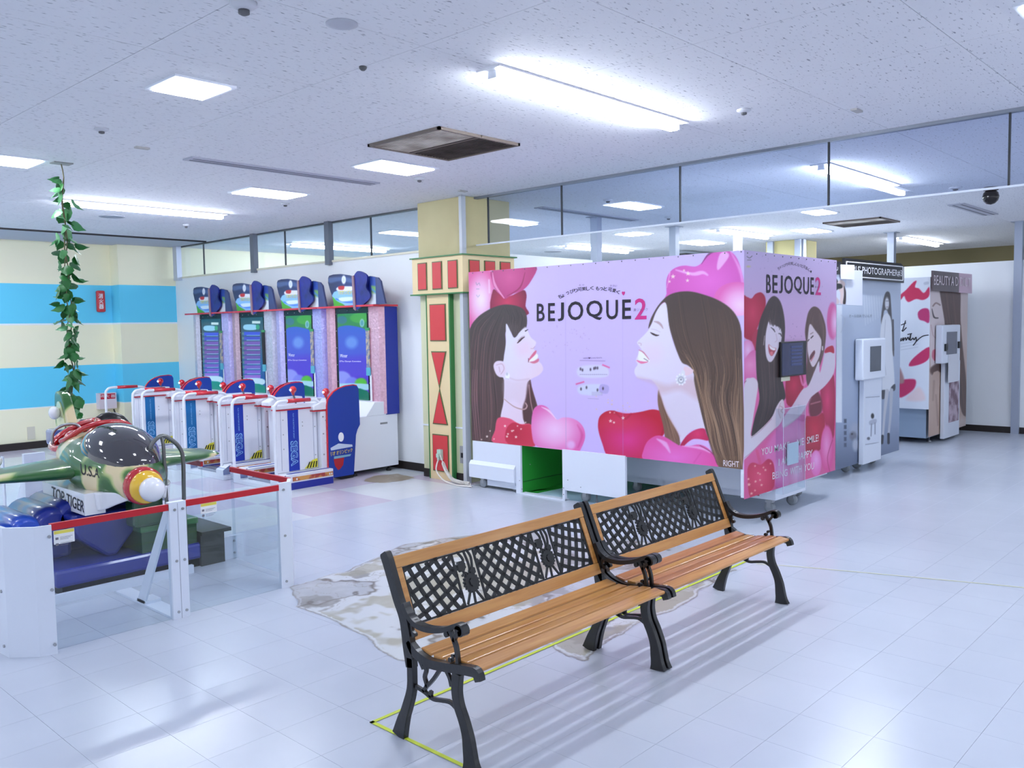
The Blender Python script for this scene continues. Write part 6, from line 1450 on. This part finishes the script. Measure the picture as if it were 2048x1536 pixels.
AP = [(495, 238), (518, 218), (545, 208), (573, 196), (602, 186), (630, 176), (660, 172), (688, 174), (714, 182), (746, 192), (772, 200), (797, 206), (824, 216), (852, 232), (880, 250)]
it = []
for ch, (cx, cy) in zip(arc, AP):
    a = (cx - 690) / 200 * 0.45; X, Y = 1480 + cx * .15625, 500 + cy * .15625; hx, hy = (1.5, 2.3) if ch in 'ょっ' else (2.0, 3.2); c_, q_ = math.cos(a), math.sin(a)
    it.append((ch, tuple((X + u * c_ - v * q_ * .6, Y + u * q_ + v * c_) for u, v in ((-hx, -hy), (hx, -hy), (hx, hy), (-hx, hy)))))
letters(it + [('♥', box_px(1620.5, 541, 1623.5, 546))], 'y', BY, INKB, 'arched_lettering', enb, bo, 0.003)
letters([('美ジョーク', box_px(1630, 572, 1640, 576))], 'y', BY, INKB, 'small_lettering', enb, bo, 0.0045)
for w_, x0_, x1_, y0_, k_ in (('YOU', 1523, 1544, 897, .25), ('MAKE', 1549, 1579, 890.5, .25), ('ME', 1594, 1608, 879, .25), ('SMILE!', 1614, 1637, 874, .25), ('I', 1557, 1559, 918, .25), ('AM', 1563, 1577, 915, .25), ('HAPPY', 1593, 1625, 907, .25), ('BEING', 1545, 1575, 945, .25), ('WITH', 1580, 1603, 936, .25), ('YOU', 1608, 1628, 929, .25)):
    letters([(w_, ((x0_, y0_), (x1_, y0_ - k_ * (x1_ - x0_)), (x1_, y0_ + 14 - k_ * (x1_ - x0_)), (x0_, y0_ + 14)))], 'y', BY, INKW, 'slogan_lettering', enb, bo, 0.003, 0.004)
# monitor and leaflet holder on the end
def yb(px0, py0, px1, py1, Y, dy, off=bo):
    a, b_ = aty(px0, py0, Y), aty(px1, py1, Y); m = MB(off); m.box(min(a[0], b_[0]), max(a[0], b_[0]), Y, Y + dy, min(a[2], b_[2]), max(a[2], b_[2])); return m
mo = yb(1562.5, 684, 1613, 749, BY - 0.022, 0.02).build('monitor', BLACKP, booth, bevel=0.004)
yb(1564.5, 687, 1606.5, 747, BY - 0.024, 0.002).build('screen', mat('monitor_screen', (40, 44, 84), 0.15), mo)
for k in range(6): yb(1583, 692 + 7 * k, 1604, 695 + 7 * k, BY - 0.0255, 0.0014).build('screen_line', mat('monitor_line', (62, 72, 120), 0.3), mo)
yb(1562.5, 752, 1580, 761, BY - 0.002, 0.0018).build('notice_sticker', mat('sticker_cream', (214, 214, 190), 0.5), enb)
a_, b_ = aty(1567, 818, BY - 0.07), aty(1610, 975, BY - 0.07)
m = BB(); m.box(a_[0], b_[0], BY - 0.07, BY - 0.067, b_[2], a_[2]); m.box(a_[0], a_[0] + .003, BY - 0.07, BY - 0.004, b_[2], a_[2]); m.box(b_[0] - .003, b_[0], BY - 0.07, BY - 0.004, b_[2], a_[2]); lh = m.build('leaflet_holder', ACRYL, booth)
m = BB()
for x in (a_[0], b_[0]): m.tube([(x, BY - 0.069, b_[2]), (x, BY - 0.069, a_[2])], 0.0022, 4)
m.tube([(a_[0], BY - 0.069, a_[2]), (b_[0], BY - 0.069, a_[2])], 0.003, 4); m.build('holder_edge', mat('acrylic_edge', (214, 214, 232), 0.2), lh)
yb(1577, 888, 1597, 925, BY - 0.03, 0.012).build('leaflet', mat('leaflet_pale', (206, 226, 240), 0.4), lh)
# ---- lower body: left cabinet, green chamber, right panels
FX = BX - 0.012
def xb(px0, py0, px1, py1, X, dx, name, mm_, par=booth, **k):
    a, b_ = atx(px0, py0, X), atx(px1, py1, X); m = BB(); m.box(X, X + dx, min(a[1], b_[1]), max(a[1], b_[1]), min(a[2], b_[2]), max(a[2], b_[2])); return m.build(name, mm_, par, **k)
yA = atx(945, 883, FX)[1]; yB_ = atx(1031, 890, FX)[1]; yC = atx(1041, 892, FX)[1]; yD = atx(1124, 900, FX)[1]; yE = atx(1250, 915, FX)[1]
m = BB(); m.box(FX, FX + 0.45, yB_, yA, 0.265, 0.468); p1 = m.build('left_panel', BW, booth, bevel=0.003)
m = BB(); m.prism([(FX - 0.03, 0.10), (FX + 0.40, 0.10), (FX + 0.40, 0.27), (FX - 0.005, 0.27), (FX - 0.03, 0.235)], 'y', yB_ + 0.001, yA + 0.03); m.build('left_fascia', BW, booth, bevel=0.003)
m = BB(); m.box(FX + 0.02, FX + 0.05, yB_ + 0.02, yA - 0.18, 0.03, 0.098); m.box(FX - 0.01, FX + 0.05, yB_ + 0.01, yB_ + 0.14, 0.072, 0.098); m.build('under_plate', BW, booth)
m = BB(); m.box(FX - 0.004, FX + 0.05, yC, yB_ - 0.001, 0.0, 0.468); m.build('door_jamb', BW, booth, bevel=0.002)
m = BB(); m.box(FX - 0.006, FX + 0.06, yD - 0.03, yC, 0.0, 0.014); m.build('threshold', BW, booth)
GRN = mat('chroma_green_cloth', (30, 150, 44), 0.7); GRN2 = mat('chroma_green_dark', (22, 120, 40), 0.7)
m = BB(); m.box(FX + 0.02, 7.3, yC - 0.001, yC + 0.01, 0.0, 1.9); m.box(7.3, 7.31, yD - 0.6, yC, 0.0, 1.9); gw = m.build('green_wall', GRN, booth)
m = BB(); zc = 0.115
m.box(FX + 0.03, 7.29, yC - 0.004, yC - 0.0015, zc - 0.003, zc + 0.003); m.build('wall_crease', mat('green_crease', (14, 84, 30), 0.7), gw)
fp = [tuple(atz(x, y)[:2]) for x, y in ((1041.5, 983), (1075, 987), (1126, 976.5))] + [(7.29, yC - 0.004), (FX + 0.06, yC - 0.004)]
m = BB(); m.prism(fp, 'z', 0.003, 0.008); m.build('green_floor_sheet', GRN, booth)
m = BB(); m.box(FX + 0.06, 7.29, yD - 0.5, yC - 0.004, 0.001, 0.003); m.build('chamber_floor', mat('pale_blue_board', (190, 220, 236), 0.3), booth)
m = BB(); m.box(FX, FX + 0.03, yE, yD, 0.10, 0.478); m.build('right_panel', BW, booth, bevel=0.002)
m = BB(); m.box(FX - 0.003, FX + 0.03, yD - 0.03, yD, 0.0, 0.10); m.build('door_jamb', BW, booth, bevel=0.002)
c0 = atx(1555.5, 1012, 6.70); RXp = 6.70; yR = BY + 0.03
m = BB(); m.box(RXp, 7.28, yR, 5.0, 0.125, 0.56); m.build('recessed_base', BW, booth, bevel=0.003)
m = BB()
for r_, c_, n_ in ((0, 0, 0),):
    for bx_ in range(3):
        for k in range(9):
            y1 = 4.05 - bx_ * 0.20; m.box(RXp - 0.002, RXp, y1 - 0.12, y1, 0.34 - k * 0.014, 0.345 - k * 0.014)
m.build('vent_slots', mat('slot_blue_grey', (176, 184, 204), 0.5), booth)
m = BB(); m.box(RXp - 0.002, RXp, 3.86, 3.95, 0.43, 0.45); m.box(RXp - 0.002, RXp, 3.98, 4.09, 0.43, 0.45); m.build('rating_label', mat('slot_blue_grey', (176, 184, 204), 0.5), booth)
m = BB(); a = atx(1511, 1003, RXp); m.prism(spline([(a[1] - 0.035, 0.15), (a[1] + 0.035, 0.155), (a[1] + 0.02, 0.175), (a[1] - 0.02, 0.17)], 3, True), 'x', RXp - 0.003, RXp); m.build('red_smile_sticker', mat('sticker_red', (190, 60, 90), 0.4), booth)
def caster(par, x, y, off, r=0.045):
    m = MB(off); m.lathe([(r * .6, -0.022), (r, -0.018), (r, -0.004), (r * .8, 0), (r, 0.004), (r, 0.018), (r * .6, 0.022)], (x, y, r), 'x', 18); w_ = m.build('caster', mat('caster_grey', (150, 156, 162), 0.3), par)
    m = MB(off); m.box(x - 0.028, x + 0.028, y - 0.03, y + 0.03, r * 2, r * 2 + 0.02); m.box(x - 0.026, x - 0.023, y - 0.02, y + 0.02, r, r * 2); m.box(x + 0.023, x + 0.026, y - 0.02, y + 0.02, r, r * 2); m.build('caster_fork', STEEL, w_)
for x, y in ((6.78, 3.36), (7.2, 3.36), (6.12, 6.12), (6.16, 5.72), (6.2, 4.88), (7.6, 3.5), (6.9, 4.8)): caster(booth, x, y, bo)
m = BB()
for x, y in ((6.13, 5.66), (6.15, 4.72)): m.lathe([(0.022, 0), (0.022, 0.01), (0.008, 0.015), (0.008, 0.1)], (x, y, 0), 'z', 10)
m.build('levelling_foot', STEEL, booth)
m = BB(); k_ = 0
for x in range(22):
    m.ball((BX - 0.002, yl - 0.06 - x * 0.14, 2.153), 0.006, 6)
for x in range(12): m.ball((BX + 0.05 + x * 0.15, BY - 0.002, 2.145), 0.006, 6)
for y, z in ((5.46, 0.30), (5.6, 0.13), (5.57, 0.05), (5.0, 0.2), (4.85, 0.15), (yD - .015, .12), (yD - .015, .06)): m.ball((FX - 0.004, y, z), 0.005, 6)
m.build('rivet', mat('rivet_grey', (120, 118, 130), 0.4), booth)

# ================================================================ GREY PHOTOGRAPHER BOOTH
b2 = (9.5, 4.4, 0.0); PY = 3.55
bt = thing('photo_booth', b2, 'pale grey photographer booth with black title board, between the pink booth and the far booth', 'photo booth', 'photo sticker booths')
def B2(): return MB(b2)
xl = aty(1672, 800, PY)[0]; xr = aty(1799, 800, PY)[0]
m = B2(); m.box(xl, xr, PY + 0.004, PY + 0.04, 0.17, 2.13); m.box(xl, 10.2, PY + 0.04, 5.6, 0.30, 2.0); m.build('cabinet', mat('booth_pale_blue', (206, 218, 234), 0.45), bt)
sh = Sheet('y', PY, xl, xr, 0.10, 2.14, 0.011, 0.0065, (190, 202, 222))
sh.img[:] = grad((1740, 540), (1740, 930), (206, 216, 232), (150, 164, 190))(sh.X, sh.Y)
sh.poly([(1665, 600), (1684, 600), (1684, 845), (1665, 845)], (226, 232, 242), 1, 1, False); sh.poly([(1680, 860), (1800, 850), (1800, 940), (1680, 960)], grad((1740, 850), (1740, 930), (160, 172, 196), (110, 122, 146)), 8)
for k in range(9): sh.line([(1728 + 5 * k, 592), (1731 + 5 * k, 650 - 3 * k)], [2, 3, 1], (232, 238, 246), .5, 1.5)
sh.line([(1682, 630), (1690, 640), (1682, 665)], 1, (190, 196, 210), .8)
# woman in white
sh.poly([(1775, 583), (1780, 588), (1782, 610), (1784, 640), (1787, 680), (1788, 712), (1783, 700), (1778, 660), (1776, 625), (1768, 622), (1765, 650), (1762, 640), (1766, 605), (1770, 588)], (86, 84, 90)); sh.ell(1774, 607, 4.2, 12, (222, 224, 232)); sh.line([(1772, 602), (1777, 602)], 1, (90, 90, 100), .8); sh.line([(1773, 614), (1776, 614)], 1.2, (150, 130, 140))
sh.poly([(1764, 640), (1770, 628), (1777, 628), (1783, 645), (1785, 700), (1789, 775), (1776, 782), (1764, 778), (1766, 700), (1760, 676)], (228, 232, 240)); sh.line([(1771, 640), (1768, 700), (1772, 750)], 1.2, (190, 196, 208), .8); sh.line([(1786, 640), (1787, 700)], 3, (90, 88, 94)); sh.poly([(1762, 782), (1772, 781), (1772, 794), (1764, 798)], (70, 74, 86)); sh.poly([(1782, 775), (1790, 768), (1790, 780), (1784, 782)], (70, 74, 86))
sh.line([(1774, 782), (1769, 830), (1766, 870)], [8, 5, 4], (206, 208, 216)); sh.line([(1783, 780), (1781, 830), (1777, 870)], [7, 5, 4], (196, 200, 210)); sh.line([(1765, 872), (1764, 886)], 5, (60, 64, 76)); sh.line([(1777, 868), (1777, 886)], 5, (60, 64, 76))
# camera poodle drawing left out as a soft grey flower, boxes of print
sh.ell(1712, 860, 12, 14, (176, 184, 200), soft=4, alpha=.9); sh.ell(1706, 872, 7, 9, (120, 122, 134), soft=2, alpha=.8); sh.ell(1711, 890, 6, 12, (186, 192, 206), soft=2); sh.ell(1704, 868, 2, 2, (60, 60, 70))
for k in range(5): sh.poly([(1688, 838 + 12 * k), (1693, 838 + 12 * k), (1693, 846 + 12 * k), (1688, 846 + 12 * k)], (84, 94, 116), 1, 1, False)
e2 = sh.build('end_print', print_mat('banner_print', 0.42), bt, b2)
letters([('オールSSSR でいんす', box_px(1698, 629, 1744, 635, 0.0))], 'y', PY, mat('slate_ink', (110, 120, 140), 0.5), 'small_lettering', e2, b2, 0.003)
# title boards
def board(px, Y, d, name, mm_, par, off):
    m = MB(off); m.prism([(aty(x, y, Y)[0], aty(x, y, Y)[2]) for x, y in px], 'y', Y, Y + d); return m.build(name, mm_, par)
BK = mat('sign_black', (20, 20, 26), 0.3)
sb = board(((1690, 516), (1802, 527), (1808, 533), (1808, 566), (1690, 557)), PY - 0.06, 0.03, 'title_board', BK, bt, b2)
m = B2(); Yb = PY - 0.063
fr_px = [(1693, 523.5), (1805.5, 533.5), (1805.5, 561), (1693, 552.5)]
for k in range(4):
    p, q = aty(*fr_px[k], Yb), aty(*fr_px[(k + 1) % 4], Yb); m.tube([p, q], 0.006, 4)
m.build('board_line', WI, sb)
letters([("GIRLS' PHOTOGRAPHER#3", ((1697, 530), (1804.5, 540), (1804.5, 554), (1697, 547)))], 'y', PY - 0.061, WI, 'title_lettering', sb, b2, 0.004, 0.01)
YP = PY - 0.16
pp = board(((1662, 538), (1725, 541), (1725, 611), (1662, 609)), YP, 0.02, 'white_poster', mat('poster_white', (226, 230, 244), 0.45), bt, b2)
board(((1683, 529), (1709, 530), (1709, 559), (1683, 558)), YP - 0.02, 0.01, 'white_card', mat('card_white', (240, 240, 248), 0.45), bt, b2)
kb = board(((1660, 523), (1683, 523), (1683, 549), (1660, 549)), YP - 0.01, 0.008, 'black_card', BK, bt, b2)
letters([('U', box_px(1672, 534, 1676, 541))], 'y', YP - 0.01, WI, 'lettering', kb, b2, 0.003, 0.02)
sh = Sheet('y', YP - 0.002, aty(1663, 600, YP)[0], aty(1692, 600, YP)[0], aty(1670, 608, YP)[2], aty(1670, 552, YP)[2], 0.008, 0.006, (214, 220, 238))
sh.poly([(1660, 553), (1672, 556), (1677, 568), (1674, 580), (1660, 582)], (46, 36, 40)); sh.poly([(1672, 572), (1680, 560), (1690, 566), (1688, 580), (1686, 606), (1680, 606), (1680, 585)], (226, 206, 204)); sh.poly([(1688, 572), (1692, 585), (1691, 607), (1686, 607), (1688, 590)], (60, 44, 44)); sh.poly([(1668, 568), (1682, 568), (1684, 576), (1670, 578)], (30, 30, 34)); sh.poly([(1664, 588), (1678, 600), (1676, 608), (1662, 608)], (214, 196, 200)); sh.build('photo_print', print_mat('banner_print', 0.42), pp, b2)
# control column
m = yb(1728, 755, 1762, 918, PY - 0.06, 0.05, b2); cc = m.build('control_column', BW, bt, bevel=0.004)
m = yb(1727, 678, 1771, 755, PY - 0.10, 0.09, b2); ch_ = m.build('control_head', BW, bt, bevel=0.015)
yb(1741, 693, 1762, 741, PY - 0.103, 0.004, b2).build('screen', mat('dark_panel_glass', (70, 76, 88), 0.2), ch_)
sh = Sheet('y', PY - 0.0615, aty(1731, 800, PY - .06)[0], aty(1759, 800, PY - .06)[0], aty(1740, 890, PY - .06)[2], aty(1740, 790, PY - .06)[2], 0.008, 0.006, (226, 232, 244))
sh.line([(1731, 795), (1759, 793)], 1, (130, 136, 156)); sh.line([(1731, 889), (1759, 885)], 1, (130, 136, 156)); sh.ell(1745, 832, 3, 5, (44, 44, 52)); sh.poly([(1739, 842), (1752, 838), (1752, 846), (1740, 850)], (190, 196, 212)); sh.line([(1743, 848), (1742, 872)], 2, (150, 156, 174)); sh.line([(1750, 846), (1750, 868)], 2, (150, 156, 174)); sh.ell(1737, 877, 3, 3, (110, 112, 124)); sh.build('column_print', print_mat('banner_print', 0.42), cc, b2)
for x in (9.15, 9.45, 9.9): caster(bt, x, PY + 0.12, b2)

# ================================================================ FAR BEAUTY BOOTH
b3 = (12.4, 4.2, 0.0); QY = 3.65
bf = thing('photo_booth', b3, 'far photo booth with pink lipstick smears and a huge woman portrait, by the right partition', 'photo booth', 'photo sticker booths')
def B3(): return MB(b3)
xc = aty(1859, 700, QY)[0]; xr3 = aty(1934, 700, QY)[0]; yf = atx(1797, 600, xc)[1]
m = B3(); m.box(xc + 0.004, xr3, QY + 0.01, yf + 1.2, 0.5, 2.14); m.build('cabinet', BW, bf)
m = B3(); m.box(xc + 0.1, xr3 - 0.1, QY + 0.06, yf + 1.1, 0.07, 0.5); m.build('lower_cabinet', mat('booth_slate_blue', (150, 168, 190), 0.4), bf)
m = B3(); m.box(xc + 0.099, xc + 0.0995, QY + 0.4, QY + 0.403, 0.08, 0.5); m.build('cabinet_joint', mat('joint_grey', (170, 176, 196), 0.5), bf)
sh = Sheet('x', xc, yf + 0.35, QY, 0.46, 2.16, 0.008, 0.008, (224, 228, 236))
PK = (206, 46, 96)
sh.poly([(1801, 590), (1812, 580), (1826, 565), (1833, 562), (1830, 574), (1838, 577), (1848, 586), (1858, 574), (1858, 592), (1846, 600), (1832, 598), (1818, 604), (1812, 600), (1808, 592), (1801, 600)], PK); sh.poly([(1836, 625), (1846, 617), (1858, 620), (1858, 645), (1848, 642), (1838, 638)], (196, 60, 120)); sh.poly([(1828, 715), (1858, 694), (1858, 716), (1842, 728), (1818, 732)], (206, 56, 110)); sh.poly([(1796, 764), (1826, 758), (1832, 766), (1824, 782), (1798, 795)], (200, 60, 110), 1.5); sh.poly([(1798, 735), (1806, 750), (1808, 765), (1797, 765)], (176, 140, 140), 2); sh.poly([(1812, 800), (1826, 782), (1840, 775), (1850, 800)], (232, 214, 216), 3)
sh.line([(1851, 549), (1855, 549)], 5, (190, 194, 206), .7, smooth=False); sh.line([(1850, 567), (1855, 566)], 6, (190, 194, 206), .7, smooth=False)
for k in range(3): sh.line([(1802, 700 - 6 * k), (1836, 694 - 6 * k)], .9, (180, 184, 196), .7, smooth=False)
ls = sh.build('side_print', print_mat('banner_print', 0.42), bf, b3)
m = B3()
for P in ([(1811, 641), (1806, 658), (1804, 661), (1806, 662), (1813, 655)], [(1802, 650), (1812, 646)], [(1803, 676), (1800, 682), (1804, 680), (1807, 675), (1806, 682), (1811, 675), (1812, 681), (1816, 674), (1818, 680), (1822, 667), (1820, 681), (1826, 676), (1828, 680), (1832, 674), (1832, 683), (1826, 691), (1835, 680), (1846, 672), (1857, 670)], [(1815, 669), (1824, 667)]):
    m.tube([atx(x, y, xc - 0.004) for x, y in spline(P, 4)], 0.006, 4)
m.build('script_lettering', INK, ls)
sh = Sheet('y', QY, xc, xr3, 0.10, 2.16, 0.012, 0.007, (222, 206, 202))
sh.img[:] = grad((1870, 560), (1870, 880), (224, 210, 208), (196, 172, 158))(sh.X, sh.Y)
sh.poly([(1874, 560), (1917, 560), (1921, 640), (1926, 700), (1932, 760), (1934, 830), (1920, 810), (1916, 700), (1910, 650), (1890, 655), (1886, 640), (1880, 600)], (110, 84, 76)); sh.strands([[(1880, 565), (1888, 640), (1905, 700), (1918, 800)], [(1905, 565), (1912, 640), (1920, 720), (1930, 830)]], 50, [(90, 66, 60), (134, 106, 94), (70, 52, 50)], (1.2, 2.6), .5, 31)
sh.poly([(1860, 560), (1874, 560), (1882, 600), (1890, 655), (1884, 700), (1872, 740), (1862, 742)], (230, 216, 216)); sh.line([(1864, 618), (1868, 634), (1876, 636)], [1, 3, 2], (70, 52, 54)); sh.line([(1866, 612), (1872, 606), (1880, 610)], 3, (150, 122, 116), .8); sh.poly([(1866, 700), (1876, 700), (1874, 712), (1870, 722), (1864, 714)], (220, 130, 150)); sh.line([(1862, 650), (1866, 670), (1872, 676)], 2, (200, 170, 170), .7)
sh.poly([(1862, 735), (1884, 725), (1890, 745), (1884, 756), (1864, 750)], (110, 80, 70), 2); sh.poly([(1862, 756), (1888, 758), (1888, 880), (1860, 884)], (206, 182, 168)); sh.line([(1872, 790), (1876, 850)], [2, 8, 2], (150, 118, 104), .6, 2); sh.line([(1868, 762), (1866, 800)], 3, (160, 130, 116), .6, 2); sh.ell(1925, 860, 12, 26, (214, 200, 196), soft=3)
sh.build('end_print', print_mat('banner_print', 0.42), bf, b3)
s3_ = board(((1866, 541), (1918, 546), (1918, 585), (1866, 581)), QY - 0.06, 0.02, 'title_board', mat('mauve_board', (92, 76, 80), 0.35), bf, b3)
board(((1918, 546), (1944, 548.5), (1944, 587), (1918, 585)), QY - 0.06, 0.02, 'title_board', mat('pink_clear_board', (206, 170, 190), 0.3), bf, b3)
letters([('BEAUTY', ((1868, 550), (1901, 553), (1901, 571), (1868, 570))), ('A D', ((1902.5, 553), (1916.5, 554), (1916.5, 572), (1902.5, 571))), ('DICT', ((1920, 554), (1941, 556), (1941, 574), (1920, 572)))], 'y', QY - 0.062, mat('pale_pink_ink', (226, 210, 216), 0.4), 'title_lettering', s3_, b3, 0.004)
m = yb(1890, 724, 1918, 868, QY - 0.06, 0.05, b3); cc3 = m.build('control_column', BW, bf, bevel=0.004)
m = yb(1886, 650, 1920, 723, QY - 0.10, 0.09, b3); ch3 = m.build('control_head', BW, bf, bevel=0.015)
yb(1894, 664, 1914, 707, QY - 0.103, 0.004, b3).build('screen', mat('mid_panel_glass', (110, 112, 124), 0.2), ch3)
yb(1892, 688, 1896, 702, QY - 0.12, 0.02, b3).build('side_handle', BLACKP, ch3); yb(1918.5, 683, 1922, 696, QY - 0.12, 0.02, b3).build('side_handle', BLACKP, ch3)
yb(1898, 709, 1917, 762, QY - 0.11, 0.008, b3).build('paper_notice', mat('notice_white', (222, 224, 232), 0.5), ch3)
yb(1899, 764, 1917, 840, QY - 0.065, 0.004, b3).build('photo_notice', mat('photo_mauve', (196, 176, 190), 0.5, noise=((120, 92, 104), 7, 0.1)), cc3)
m = B3()
for x, y in ((xc + 0.35, QY + 0.1), (xr3 - 0.35, QY + 0.1), (xr3 - 0.8, QY + 0.1)): m.lathe([(0.03, 0), (0.03, 0.01), (0.012, 0.02), (0.012, 0.1)], (x, y, 0), 'z', 10)
m.build('levelling_foot', STEEL, bf)
